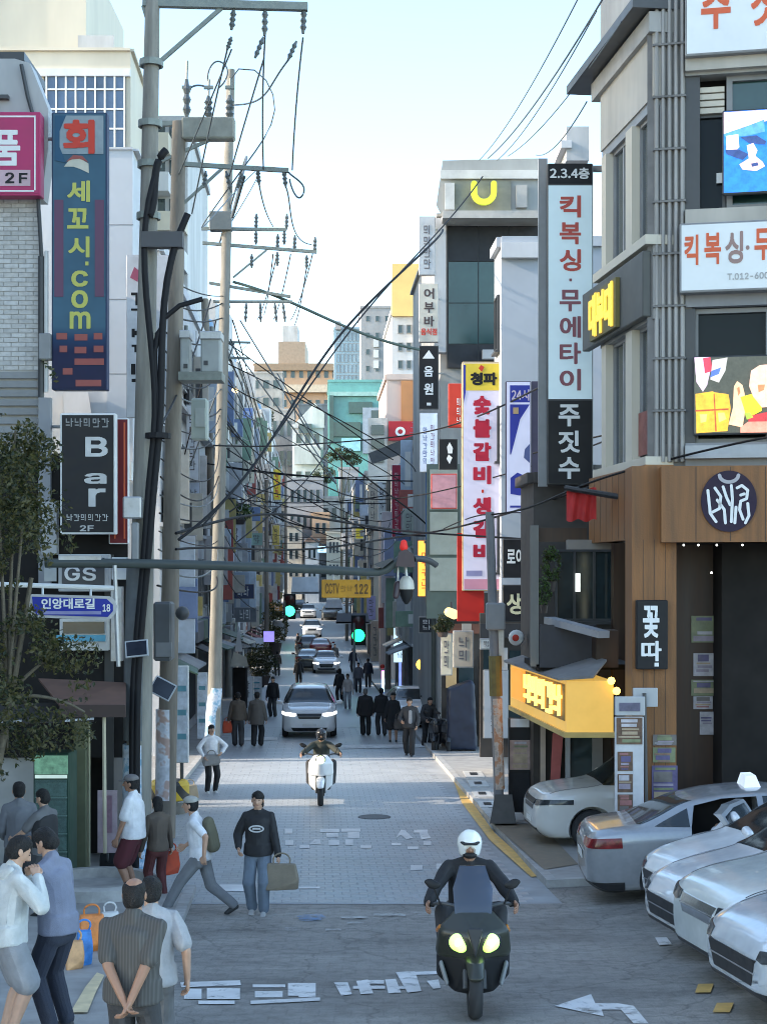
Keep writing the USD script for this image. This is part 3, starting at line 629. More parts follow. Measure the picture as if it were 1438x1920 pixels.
LH = [left_house('shop_house', 'white shop house behind the second utility pole on the left', 46.5, 77, 470, whitew, 3, True, 1),
      left_house('shop_house', 'tall pale grey house right behind the transformer pole', 78, 92, 640, paleg, 4, True, 2),
      left_house('shop_house', 'grey concrete house with a rooftop tank in the left row', 94, 112, 690, concrete, 4, True, 3),
      left_house('shop_house', 'cream house in the left row above the low dark awnings', 115, 132, 745, beige, 4, True, 4),
      left_house('shop_house', 'light grey house in the left row behind the yellow upright sign', 136, 152, 775, paleg, 4, True, 5),
      left_house('shop_house', 'white house far down the left row', 156, 180, 800, whitew, 4, True, 6),
      left_house('shop_house', 'grey house farthest down the left row', 186, 215, 850, midg, 4, True, 7)]
# ---- right: the corner building with the pillar
YP = 25.0
K0, K1 = at(1225, 0, YP), at(1285, 0, YP - 0.12)
FRr = Fr((K1[0], K1[1], 0), (1, -0.22, 0))
FRl = Fr((K0[0], K0[1], 0), (0.113, -1, 0))
CB = thing('corner_building', 'grey corner building with ribbed pillar, window bands and wooden ground floor', 'building', base=(K0[0] + 3, YP + 1.5, float(G(K0[0], YP))))
zr = lambda py: ZC - (py - CY) * YP / F
LW = 3.35; RW = 6.0
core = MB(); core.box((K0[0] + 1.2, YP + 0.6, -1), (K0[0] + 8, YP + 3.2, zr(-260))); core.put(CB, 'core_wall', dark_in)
def band(fr, a0, a1, b0, b1, mat, nm='wall', c0=-0.35, c1=0.0):
    return MB().box((a0, b0, c0), (a1, b1, c1), fr).put(CB, nm, mat)
# street (left) side
for b0, b1, mt in ((zr(178), zr(60), beige), (zr(597), zr(458), concrete), (zr(1010), zr(868), beige)):
    band(FRl, -LW, 0, b0, b1, mt)
band(FRl, -LW - 0.35, 0.05, zr(60), zr(22), concrete, 'eave_band', -0.6, 0.08)
band(FRl, -LW - 1.1, 0.1, zr(18), zr(0), frame_d, 'eave', -0.8, 0.36)
band(FRl, -LW - 0.6, 0.1, zr(-2), zr(-260), concrete, 'upper_wall', -0.8, -0.15)
band(FRl, -LW, 0.05, zr(458), zr(440), cream, 'sill', -0.35, 0.14)
band(FRl, -LW, 0.05, zr(872), zr(856), cream, 'sill', -0.35, 0.14)
band(FRl, -LW, 0, zr(197), zr(178), frame_g, 'lintel', -0.35, -0.03)
for (b0, b1) in ((zr(440), zr(197)), (zr(856), zr(597))):
    for (px0, px1) in ((1131, 1139), (1176, 1188)):
        a0, a1 = pl(FRl, px0, 500)[0], pl(FRl, px1, 500)[0]
        band(FRl, a0, a1, b0, b1, cream, 'wall_pier', -0.3, 0.03)
    for (px0, px1) in ((1139, 1176), (1188, 1226)):
        a0, a1 = pl(FRl, px0, 500)[0], pl(FRl, px1, 500)[0]
        window(CB, FRl, a0, a1, b0, b1, frame_g, MG('corner_glass', (0.03, 0.04, 0.045), (0.5, 0.6, 0.62), 1.6, 0.4), 2, 1, -0.16, 0.06, 0.06, False)
MB().box((pl(FRl, 1190, 800)[0], zr(846), -0.12 + 0.04), (pl(FRl, 1217, 800)[0], zr(762), -0.06), FRl).put(CB, 'red_board', M('board_red', (0.16, 0.03, 0.025), rough=0.3))
# ribbed pillar at the corner, in drums with joints
pd = V3(*(K1 - K0)); pd[2] = 0; Fp = Fr((K0[0], K0[1], 0), pd); PWd = float(np.linalg.norm(pd))
ribm = M('pillar_tile', (0.3, 0.29, 0.275), rough=0.55, var=0.25, scale=3, streak=0.15, detail=8)
ribd = M('pillar_back', (0.17, 0.165, 0.16), rough=0.8, var=0.3)
MB().box((-0.1, zr(960), -0.5), (PWd + .1, zr(-260), -0.06), Fp).put(CB, 'pillar_core', ribd)
py = 868
while py > -240:
    p1 = py - 98
    for k in range(5):
        a0 = PWd * k / 5 + 0.008; a1 = PWd * (k + 1) / 5 - 0.008; am = (a0 + a1) / 2
        prof = [(a0, -0.06), (a0 + 0.012, 0.0), (am - 0.015, 0.03), (am + 0.015, 0.03), (a1 - 0.012, 0.0), (a1, -0.06)]
        z0, z1 = zr(py) + 0.015, zr(p1) - 0.015
        v = np.array([[a, z, c] for z in (z0, z1) for a, c in prof]); n = 6
        f = [[i, i + 1, n + i + 1] for i in range(n - 1)] + [[i, n + i + 1, n + i] for i in range(n - 1)] + [[0, i + 1, i] for i in range(1, n - 1)] + [[n, n + i, n + i + 1] for i in range(1, n - 1)]
        MB().add(Fp(v), f).put(CB, 'pillar_rib', ribm)
    MB().box((-0.01, zr(p1) - 0.022, -0.05), (PWd + 0.01, zr(p1) + 0.008, 0.045), Fp).put(CB, 'pillar_ring', ribd)
    py = p1
# front (right) side
ax = lambda px, py=600: pl(FRr, px, py)[0]
for py0, py1, mt in ((146, -260, concrete), (432, 396, concrete), (578, 552, midg), (880, 832, midg)):
    band(FRr, 0, RW, zr(py0), zr(py1), mt)
band(FRr, 0, RW, zr(140), zr(118), beige, 'cornice', -0.3, 0.1)
band(FRr, 0, RW, zr(428), zr(398), beige, 'sill_band', -0.3, 0.09)
band(FRr, 0, RW, zr(862), zr(838), M('gutter', (0.36, 0.37, 0.38), rough=0.4), 'gutter', -0.2, 0.16)
glD = MG('front_glass', (0.012, 0.014, 0.015), (0.3, 0.34, 0.35), 1.22, 0.3)
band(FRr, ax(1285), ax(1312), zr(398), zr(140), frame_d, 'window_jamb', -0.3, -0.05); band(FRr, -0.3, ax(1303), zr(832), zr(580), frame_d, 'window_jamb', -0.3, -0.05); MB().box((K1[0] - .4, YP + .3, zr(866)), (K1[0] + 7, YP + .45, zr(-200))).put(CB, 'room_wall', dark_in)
window(CB, FRr, ax(1306), ax(1360), zr(398), zr(215), frame_d, glD, 1, 1, -0.25, 0.08, 0.05, False)
for k in range(4): MB().box((ax(1312), zr(166 + 13 * k + 10), -0.2), (ax(1358), zr(166 + 13 * k), -0.1), FRr).put(CB, 'louvre', M('louvre_cream', (0.5, 0.46, 0.38)))
window(CB, FRr, ax(1362), ax(1362) + 2.6, zr(398), zr(145), frame_g, greengl, 2, 1, -0.25, 0.1, 0.09, False)
MB().box((ax(1343), zr(345), -0.16), (ax(1355), zr(326), -0.15), FRr).put(CB, 'notice', frame_w)
window(CB, FRr, ax(1300), ax(1300) + 3.4, zr(832), zr(580), frame_g, glD, 3, 2, -0.25, 0.1, 0.07, False)
# wooden storey below
band(FRl, -LW - 0.2, 0.1, zr(1010), zr(872), wood, 'wood_fascia', -0.3, 0.16)
for k in range(1, 9):
    a = -LW - 0.2 + (LW + 0.3) * k / 9; band(FRl, a - 0.006, a + 0.006, zr(1008), zr(874), wood_d, 'board_joint', 0.155, 0.164)
Ff = Fr((at(1240, 0, YP - 0.5)[0], YP - 0.5, 0), (1, -0.12, 0)); 
band(Ff, 0, 5.5, zr(1018), zr(878), wood, 'wood_fascia', -0.6, 0.0)
for k in range(1, 8): band(Ff, k * 0.52 - 0.006, k * 0.52 + 0.006, zr(1016), zr(880), wood_d, 'board_joint', -0.004, 0.004)
cw = [at(1185, 0, YP - 0.15), at(1268, 0, YP - 0.15)]
Fc = Fr((cw[0][0], YP - 0.15, 0), RX); WW = cw[1][0] - cw[0][0]
zg = float(G(cw[0][0], YP)) - 0.3
band(Fc, 0, WW, zg, zr(875), wood, 'wood_column', -0.7, 0.0)
for k in range(1, 4): band(Fc, WW * k / 4 - 0.004, WW * k / 4 + 0.004, zg, zr(1012), wood_d, 'board_joint', -0.003, 0.003)
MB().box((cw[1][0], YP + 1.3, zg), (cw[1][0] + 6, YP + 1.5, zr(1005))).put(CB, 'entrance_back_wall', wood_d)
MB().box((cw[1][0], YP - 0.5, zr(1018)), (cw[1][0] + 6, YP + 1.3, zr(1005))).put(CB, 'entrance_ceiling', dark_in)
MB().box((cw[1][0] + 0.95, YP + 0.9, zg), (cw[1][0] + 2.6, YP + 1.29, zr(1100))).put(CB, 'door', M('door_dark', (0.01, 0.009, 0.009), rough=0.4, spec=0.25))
MB().addm(sph((at(1375, 1325, YP + 0.7)), 0.05)).put(CB, 'door_handle', steel, True)
bulb = M('small_bulb', (0.9, 0.9, 0.85), emit=1.5)
for px, py in ((1282, 1019), (1309, 1019), (1344, 1019), (1392, 1019), (1368, 1071), (1398, 1071), (1334, 1071)):
    MB().addm(sph(at(px, py + 3, YP - 0.3 if py < 1050 else YP + 0.8), 0.018)).put(CB, 'ceiling_bulb', bulb)
def poster(t, px0, py0, px1, py1, Y, seed, back=None):
    """a printed sheet: ground, heading, picture and lines of print"""
    R = random.Random(seed); cs = [(0.3, 0.25, 0.3), (0.45, 0.42, 0.44), (0.12, 0.1, 0.2), (0.32, 0.14, 0.13), (0.16, 0.14, 0.13), (0.4, 0.3, 0.2), (0.2, 0.22, 0.12)]
    pick = lambda: M('ink_%d' % R.randrange(7), cs[R.randrange(7)], rough=0.4, var=0.2, scale=6)
    k = [M('ink_b%d' % i, c, rough=0.4, var=0.25, scale=6) for i, c in enumerate(cs)]
    q = MB().box(at(px0, py1, Y), at(px1, py0, Y + .012)).put(t, 'poster', back or R.choice(k)); w, h = px1 - px0, py1 - py0; y = py0 + h * .06
    while y < py1 - h * .12:
        dh = h * R.choice((.07, .12, .3)); dh = min(dh, py1 - h * .05 - y); a = px0 + w * R.uniform(.06, .25); b = px1 - w * R.uniform(.06, .3)
        MB().box(at(a, y + dh, Y - .006), at(b, y, Y - .001)).put(q, 'print', R.choice(k)); y += dh + h * .05
    return q
for k, r in enumerate(((1296, 1155, 1342, 1205), (1300, 1225, 1338, 1268), (1296, 1275, 1345, 1305), (1300, 1306, 1336, 1330), (1312, 1335, 1338, 1378), (1224, 1378, 1268, 1398), (1224, 1402, 1266, 1430), (1222, 1436, 1270, 1500))):
    poster(CB, *r, YP + 1.27 if r[0] > 1280 else YP - 0.17, k)
# ---- right: low restaurant behind, with balcony
YR = 29.5
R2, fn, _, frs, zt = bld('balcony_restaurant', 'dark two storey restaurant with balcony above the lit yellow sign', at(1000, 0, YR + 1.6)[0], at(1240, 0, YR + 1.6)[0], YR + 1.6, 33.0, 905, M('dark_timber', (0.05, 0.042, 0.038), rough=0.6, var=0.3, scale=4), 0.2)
f3 = Fr((0, YR + 1.6, 0), RX)
def px_box(t, nm, px0, py0, px1, py1, Y, d, mat, **k): return MB().box(at(px0, py1, Y), (at(px1, py0, Y) + V3(0, d, 0))).put(t, nm, mat, **k)
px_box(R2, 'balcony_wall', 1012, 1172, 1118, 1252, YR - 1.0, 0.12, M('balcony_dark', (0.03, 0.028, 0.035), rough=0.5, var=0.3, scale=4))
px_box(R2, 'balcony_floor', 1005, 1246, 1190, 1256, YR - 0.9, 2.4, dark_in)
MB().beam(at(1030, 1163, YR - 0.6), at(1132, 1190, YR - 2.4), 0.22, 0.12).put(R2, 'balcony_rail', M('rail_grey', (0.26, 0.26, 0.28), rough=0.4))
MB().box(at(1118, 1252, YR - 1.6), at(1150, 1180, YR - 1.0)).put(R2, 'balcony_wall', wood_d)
window(R2, f3, at(1040, 0, YR + 1.6)[0], at(1150, 0, YR + 1.6)[0], ZC - (1165 - CY) * (YR + 1.6) / F, ZC - (1030 - CY) * (YR + 1.6) / F, frame_d, darkgl, 3, 1, 0.01, 0.06, 0.05)
px_box(R2, 'lit_strip', 1079, 1075, 1088, 1110, YR + 1.4, 0.02, M('strip_lit', (0.8, 0.85, 0.8), emit=0.4))
px_box(R2, 'post', 995, 985, 1010, 1250, YR - 0.9, 0.12, M('post_grey', (0.16, 0.155, 0.14)))
px_box(R2, 'beam', 1064, 1012, 1146, 1030, YR - 1.2, 0.2, M('beam_grey', (0.22, 0.2, 0.18)))
MB().hull([at(1112, 976, YR - 1.2), at(1180, 1012, YR - 3.2), at(1180, 1022, YR - 3.2), at(1112, 982, YR - 1.2), at(1190, 985, YR), at(1195, 1000, YR - 2)]).put(R2, 'lean_roof', M('roof_grey', (0.13, 0.12, 0.115), rough=0.7))
px_box(R2, 'sign_board', 1010, 990, 1100, 1016, YR - 0.6, 0.1, wood_d)
px_box(R2, 'side_wall', 1150, 1010, 1200, 1575, YR + 1.0, 0.3, wood_d)
# shop front below the yellow sign
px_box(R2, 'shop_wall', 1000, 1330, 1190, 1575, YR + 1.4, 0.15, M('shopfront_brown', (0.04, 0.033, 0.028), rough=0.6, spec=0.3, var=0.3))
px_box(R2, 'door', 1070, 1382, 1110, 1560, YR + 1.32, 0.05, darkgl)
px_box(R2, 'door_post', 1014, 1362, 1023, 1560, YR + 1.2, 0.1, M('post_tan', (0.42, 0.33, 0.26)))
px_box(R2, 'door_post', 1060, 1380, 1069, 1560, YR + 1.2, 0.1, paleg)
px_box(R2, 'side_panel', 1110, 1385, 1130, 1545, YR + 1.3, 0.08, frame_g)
# ---- right: blank grey backed panel building
BR3, fn, _, frs, zt = bld('grey_panel_building', 'narrow building with a blank pale grey side behind the kickboxing sign', at(940, 0, 41)[0], at(1130, 0, 41)[0], 41, 42.6, 462, M('panel_bluegrey', (0.38, 0.41, 0.45), rough=0.5, var=0.08, scale=0.6), 0.25)
MB().box(at(940, 482, 40.8), at(1014, 456, 40.99)).put(BR3, 'white_cap', whitew)
win_grid(BR3, frs, 0.2, 1.5, 2.5, 14.0, 1, 4, 0.6, 0.5, frame_d, darkgl)
px_box(BR3, 'roof_box', 1062, 236, 1104, 300, 40, 1.5, paleg)
px_box(BR3, 'roof_slab', 1052, 262, 1072, 276, 39.9, 1.6, whitew)
# ---- right: dark glass building with the yellow-green letter
YU = 50.0
BU, fn, _, frs, zt = bld('glass_front_building', 'building with concrete crown and dark green glass front', at(826, 0, YU)[0], at(1030, 0, YU)[0], YU, YU + 14, 405, concrete, 0.1)
zu = lambda py: ZC - (py - CY) * YU / F
fu = Fr((0, YU, 0), RX); xu = lambda px: (px - CX) * YU / F
pts = [(818, 384), (830, 300), (1014, 296), (1014, 408), (830, 408)]
MB().hull([at(x, y, YU - 1.0) for x, y in pts] + [at(x, y, YU + 0.6) + V3(0, 0, 0) for x, y in pts]).put(BU, 'crown', M('crown_grey', (0.3, 0.31, 0.3), rough=0.7, var=0.15, scale=1.0, streak=0.4))
px_box(BU, 'crown_band', 826, 318, 1014, 334, YU - 1.12, 0.11, M('band_light', (0.5, 0.5, 0.48)))
px_box(BU, 'crown_recess', 846, 338, 958, 394, YU - 1.06, 0.05, M('recess_olive', (0.2, 0.2, 0.16), var=0.25, scale=2))
px_box(BU, 'crown_pier', 834, 342, 852, 392, YU - 1.15, 0.14, M('band_light', (0.5, 0.5, 0.48)))
px_box(BU, 'crown_pier', 968, 346, 988, 388, YU - 1.15, 0.14, M('ledge_grey', (0.36, 0.35, 0.33)))
px_box(BU, 'ledge', 830, 394, 1014, 408, YU - 1.25, 1.2, M('ledge_grey', (0.36, 0.35, 0.33)))
px_box(BU, 'side_pier', 814, 408, 836, 660, YU - 0.5, 0.45, whitew)
px_box(BU, 'glass_backing', 838, 412, 1012, 690, YU - 0.09, 0.08, frame_d)
gx = np.linspace(840, 1010, 4); gy = [414, 490, 568, 645, 690]
for j in range(4):
    for i in range(3):
        mt = (darkg, greengl, greengl, darkg)[j]
        MB().box(at(gx[i] + 1, gy[j + 1] - 1, YU - 0.13), at(gx[i + 1] - 1, gy[j] + 1, YU - 0.095)).put(BU, 'glass_panel', mt)
for i, (py0, py1) in enumerate(((960, 1040), (1046, 1108), (880, 955))):
    px_box(BU, 'shutter_panel', 806, py0, 858, py1, YU + 0.2 - 1.2, 0.1, M('shutter_sage', (0.36, 0.38, 0.32), rough=0.6, var=0.12, scale=3))
px_box(BU, 'lower_wall', 800, 870, 862, 1160, YU - 0.95, 0.9, M('sage_dark', (0.1, 0.13, 0.11)))
px_box(BU, 'vent_round', 905, 655, 940, 672, YU - 0.5, 0.4, paleg)
# ---- right row beyond
def right_house(name, label, y0, y1, top, mat, nfl, seed=0, width=9, u=4.4, gm=None):
    x0 = u - SK * y0
    t, fn, _, frs, zt = bld(name, label, x0, x0 + width, y0, y1, top, mat)
    zb = float(G(x0, y0)); n = max(1, int((y1 - y0) / 3.2))
    win_grid(t, frs, 0.3, (y1 - y0) - 0.3, zb + 3.2, zt - 0.3, n, nfl, 0.68, 0.5, frame_g, gm or darkgl)
    win_grid(t, Fr((x0, y0, 0), RX), 0.3, width - 0.2, zb + 3.2, zt - 0.3, 3, nfl, 0.55, 0.45, frame_w, gm or darkgl)
    MB().box((0.2, zb + 0.2, 0.01), ((y1 - y0) - 0.2, zb + 2.9, 0.04), frs).put(t, 'shop_front', darkg)
    fittings(t, frs, y1 - y0, zb, zt, nfl, seed + 9)
    roof_things(t, x0, x0 + width, y0, y1, zt, seed + 20)
    for k in range(3): ac_unit(t, frs, 0.6 + k * 2.0, zb + 3.4 + 2.8 * ((k + seed) % nfl))
    return t, frs, zb, zt
RH = [right_house('shop_house', 'brown shop house behind the stacked upright signs on the right', 67, 80, 830, pinkw, 2, 1),
      right_house('shop_house', 'white house with dark pitched roof edge in the right row', 82, 93, 870, whitew, 2, 2, 8, 4.7),
      right_house('shop_house', 'low cream house in the right row beside the red banner', 122, 136, 900, cream, 3, 3, 8, 4.5),
      right_house('shop_house', 'grey house in the right row above the green walking signal', 140, 160, 890, concrete, 3, 4, 8, 4.5),
      right_house('shop_house', 'pale house at the far end of the right row', 164, 196, 900, paleg, 4, 5, 8, 4.4)]
MB().hull([at(x, y, 81.5 + d) for x, y in ((690, 850), (770, 818), (800, 812), (800, 836), (760, 846), (698, 870)) for d in (0, 4)]).put(RH[1][0], 'roof', M('slate', (0.06, 0.06, 0.062), rough=0.6, var=0.3, scale=3))
# pink and orange building with the red sign, yellow topped block, grey block, glass tower, teal block
def far_block(name, label, px0, px1, py0, Y, d, mat, nx, ny, fm=None, gm=None, py_low=None, fx=0.6, fy=0.5, bars=(1, 1)):
    x0, x1 = at(px0, 0, Y)[0], at(px1, 0, Y)[0]
    t, fn, fl, frs, zt = bld(name, label, x0, x1, Y, Y + d, py0, mat)
    zl = ZC - ((py_low or 1000) - CY) * Y / F
    if nx: win_grid(t, fn, 0.3, x1 - x0 - 0.3, zl, zt - 0.4, nx, ny, fx, fy, fm or frame_g, gm or darkgl, bars, False)
    return t, fn, zt
t, fn, zt = far_block('pink_building', 'pale pink building with an orange panel and a red rounded sign', 725, 800, 712, 100, 12, pinkw, 0, 0)
MB().box(at(752, 795, 99.8), at(790, 714, 99.99)).put(t, 'orange_panel', orangew)
MB().box(at(690, 905, 99.4), at(726, 785, 99.9)).put(t, 'side_wing', M('wing_cream', (0.55, 0.5, 0.44)))
for k in range(3): MB().box(at(696, 815 + 26 * k, 99.3), at(720, 797 + 26 * k, 99.39)).put(t, 'window', darkgl)
t, fn, zt = far_block('yellow_topped_block', 'white apartment block with a yellow painted top', 735, 830, 590, 118, 14, whitew, 5, 6, py_low=800)
MB().box(at(735, 592, 117.7), at(830, 553, 131)).put(t, 'yellow_top', yelloww)
MB().box(at(760, 555, 118.5), at(830, 540, 128)).put(t, 'yellow_top', yelloww)
MB().box(at(775, 640, 117.2), at(815, 596, 117.9)).put(t, 'stair_tower', cream)
t, fn, zt = far_block('grey_block', 'plain dark grey block left of the yellow topped apartments', 677, 738, 577, 262, 16, midg, 3, 7, py_low=800, fx=0.4, fy=0.35)
for k, py in enumerate((636, 656, 676)): MB().box(at(700, py + 14, 261.7), at(710, py, 261.99)).put(t, 'white_emblem', whitew)
t, fn, zt = far_block('glass_tower', 'blue glass tower on the skyline left of the grey block', 627, 678, 617, 272, 16, bluegl, 6, 9, frame_g, bluegl, 800, 0.8, 0.8)
MB().box(at(629, 617, 271), at(640, 607, 274)).put(t, 'roof_house', midg)
t, fn, zt = far_block('teal_building', 'teal glass building at the bend of the street', 616, 735, 716, 240, 18, tealw, 0, 0)
for k, (px0, py0, px1, py1, m_) in enumerate(((618, 735, 735, 742, M('teal_light', (0.25, 0.42, 0.4))), (654, 754, 698, 774, greengl), (624, 792, 676, 818, greengl), (680, 765, 735, 850, M('bluegrey_wall', (0.25, 0.3, 0.36))), (696, 770, 722, 800, darkgl), (618, 742, 626, 830, greengl), (640, 822, 676, 845, M('sky_blue_panel', (0.25, 0.5, 0.6))))):
    MB().box(at(px0, py1, 239.4 - 0.05 * k), at(px1, py0, 239.95)).put(t, 'facade_panel', m_)
t, fn, zt = far_block('white_gabled_house', 'white house with pointed gable below the teal building', 548, 606, 800, 250, 14, whitew, 3, 5, py_low=980)
MB().hull([at(x, y, 250 + d) for x, y in ((545, 802), (590, 755), (608, 775), (608, 802)) for d in (-0.4, 10)]).put(t, 'gable', whitew)
MB().box(at(560, 812, 249), at(585, 795, 249.6)).put(t, 'window', darkgl)
MB().box(at(552, 870, 248.8), at(602, 838, 249.9)).put(t, 'lower_storey', paleg)
t, fn, zt = far_block('orange_apartments', 'long low orange and beige apartment block on the hill', 476, 700, 684, 330, 22, tan, 14, 3, py_low=770, fx=0.5, fy=0.5)
MB().box(at(476, 694, 329), at(700, 682, 329.9)).put(t, 'eave', M('eave_brown', (0.25, 0.18, 0.12)))
MB().box(at(476, 735, 328.6), at(640, 722, 329.8)).put(t, 'beige_band', M('band_beige', (0.5, 0.42, 0.32)))
MB().box(at(522, 684, 331), at(578, 658, 345)).put(t, 'roof_house', M('roof_house_brown', (0.3, 0.23, 0.17)))
MB().box(at(530, 658, 331.5), at(562, 622, 340)).put(t, 'water_tower', paleg)
far_block('hill_house', 'grey roofed house on the hill left of the white gabled house', 505, 552, 770, 270, 14, concrete, 3, 4, py_low=1000)
far_block('hill_house', 'small white house on the hill beside the dark green tree', 455, 502, 790, 255, 14, whitew, 3, 4, py_low=1000)
far_block('hill_house', 'tan house on the hill under the orange apartments', 560, 640, 760, 300, 14, concrete, 6, 3, py_low=900)
far_block('hill_house', 'grey house closing the end of the street', 538, 606, 900, 223, 12, midg, 5, 4, py_low=1100)
far_block('hill_house', 'pale house at the end of the street under the yellow signs', 600, 668, 935, 224, 12, concrete, 4, 3, py_low=1080)
far_block('hill_house', 'low white shop block at the foot of the hill', 545, 652, 1040, 221, 8, paleg, 6, 1, py_low=1095)
for i, (lab, a, b, py, Y, mt, nx, ny) in enumerate((('narrow cream house at the end of the street left of the yellow sign', 536, 566, 985, 219, beige, 2, 3), ('small pale house at the end of the street with low eaves', 612, 640, 1000, 218, cream, 3, 2), ('grey house stepping up behind the narrow cream house', 556, 590, 930, 226, concrete, 3, 4), ('small brown house above the end of the street', 585, 618, 965, 221.5, tan, 2, 3), ('tiny white house at the end of the street under the wires', 572, 598, 1015, 217, whitew, 2, 2), ('grey house on the slope right of the gabled house', 636, 672, 880, 232, midg, 3, 4))):
    th_ = far_block('hill_house', lab, a, b, py, Y, 5, mt, nx, ny, py_low=1090)[0]
    MB().hull([at(x, y, Y + d) for x, y in ((a - 3, py + 1), (b + 3, py + 1), ((a + b) / 2, py - 12)) for d in (-.4, 4)]).put(th_, 'gable_roof', M('roof_tile_%d' % (i % 3), ((0.2, 0.19, 0.19), (0.24, 0.15, 0.11), (0.14, 0.16, 0.17))[i % 3], var=.25)) if i % 2 == 0 else None
far_block('hill_house', 'dark grey house on the left hillside under the wires', 430, 530, 700, 285, 14, concrete, 5, 6, py_low=900)
# off frame, left: the blocks across the junction that keep the street in shade
bld('junction_building', 'tall block across the junction outside the left of the picture', -42, -14, 8, 27.5, 0, midg, zt=24.5)

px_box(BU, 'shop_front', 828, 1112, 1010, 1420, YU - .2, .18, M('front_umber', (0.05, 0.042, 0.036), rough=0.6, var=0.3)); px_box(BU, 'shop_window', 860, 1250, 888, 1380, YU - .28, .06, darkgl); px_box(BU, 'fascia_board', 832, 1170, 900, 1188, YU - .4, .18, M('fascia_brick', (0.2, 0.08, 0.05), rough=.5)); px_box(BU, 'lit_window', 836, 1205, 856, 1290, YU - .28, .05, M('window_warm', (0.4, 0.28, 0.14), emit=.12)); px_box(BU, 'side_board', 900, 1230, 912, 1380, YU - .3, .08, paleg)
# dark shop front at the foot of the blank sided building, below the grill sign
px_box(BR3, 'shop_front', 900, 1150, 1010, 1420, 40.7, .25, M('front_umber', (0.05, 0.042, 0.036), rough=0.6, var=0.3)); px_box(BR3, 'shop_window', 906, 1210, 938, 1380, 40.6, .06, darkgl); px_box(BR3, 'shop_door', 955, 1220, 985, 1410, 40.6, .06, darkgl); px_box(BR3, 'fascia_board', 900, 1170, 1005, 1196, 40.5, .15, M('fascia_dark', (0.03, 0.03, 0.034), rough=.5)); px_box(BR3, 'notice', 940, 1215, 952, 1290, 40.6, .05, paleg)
px_box(BR3, 'window_board', 866, 1170, 884, 1240, 40.9, .06, beige)
# ------------------------------------------------------------------ signs
alum = M('sign_frame', (0.36, 0.36, 0.36), rough=0.4, metal=0.4, var=0.15, scale=5)
def paint(name, c, emit=0.0, var=0.06, rough=0.5): return M('paint_' + name, c, rough=rough, var=var, scale=3, emit=emit, spec=0.3)
P_red = paint('red', (0.55, 0.05, 0.03)); P_orange = paint('orange_red', (0.62, 0.12, 0.05)); P_white = paint('white', (0.75, 0.75, 0.74)); P_black = paint('black', (0.012, 0.012, 0.014)); P_yellow = paint('yellow', (0.72, 0.55, 0.06))
def sign(name, label, q, Y, face, d=0.16, frame=None, border=0.025, parts=(), r=None, group=None, cat='sign', arm=None, post=None):
    """a box sign whose face fills the pixel rectangle q at depth Y; parts: (part name, kind, args..., rectangle, material)"""
    px0, py0, px1, py1 = q
    base = at((px0 + px1) / 2, py1, Y)
    t = thing(name, label, cat, group=group, base=base)
    fr = Fr(at(px0, py1, Y), r if r is not None else RX)
    a1, b1 = pl(fr, px1, py1)[0], pl(fr, px0, py0)[1]
    sc = lambda p: (pl(fr, p[0], p[1]))
    MB().cbox((-border, -border, -d), (a1 + border, b1 + border, -0.008), 0.012, fr).put(t, 'sign_box', frame or alum)
    MB().box((0, 0, -0.008), (a1, b1, 0.0), fr).put(t, 'sign_face', face)
    for it in parts:
        nm, kind, rect, mt = it[0], it[1], it[2], it[3]
        kw = dict(it[5]) if len(it) > 5 else {}
        (A0, B1), (A1, B0) = sc(rect[:2]), sc(rect[2:4])
        m = MB()
        if kind == 'panel': m.box((A0, B0, kw.get('c', 0.001)), (A1, B1, kw.get('c', 0.001) + 0.006), fr)
        elif kind == 'row': lettering(m, it[4], fr, A0, A1, B0, B1, **{'c0': 0.003, **kw})
        elif kind == 'col': column(m, it[4], fr, A0, A1, B0, B1, **{'c0': 0.003, **kw})
        elif kind == 'marks': scrawl(m, fr, A0, A1, B0, B1, it[4], int(rect[0] * 7 + rect[1]), **kw)
        elif kind == 'poly': m.prism([sc(p) for p in it[4]], 0.006, fr, kw.get('c', 0.002))
        elif kind == 'ring':
            P0 = Polygon([((A0 + A1) / 2 + (A1 - A0) / 2 * math.cos(x), (B0 + B1) / 2 + (B1 - B0) / 2 * math.sin(x)) for x in np.linspace(0, 2 * np.pi, 25)[:-1]])
            if it[4]: P0 = P0.difference(affinity.scale(P0, it[4], it[4]))
            m.prism(P0, 0.006, fr, kw.get('c', 0.002))
        m.put(t, nm, mt)
    if arm:
        m = MB()
        for (x, y, x2, y2, Y2) in arm: m.cyl(at(x, y, Y + d / 2), at(x2, y2, Y2), 0.03, 6)
        m.put(t, 'bracket', alum)
    if post:
        m = MB(); c = at((px0 + px1) / 2, py1, Y + d / 2); g = float(G(c[0], c[1])); m.cyl((c[0], c[1], g) if len(post) < 3 else at((px0 + px1) / 2, post[2], Y + d / 2), c, post[0], 8); m.put(t, 'post', post[1])
    return t, fr
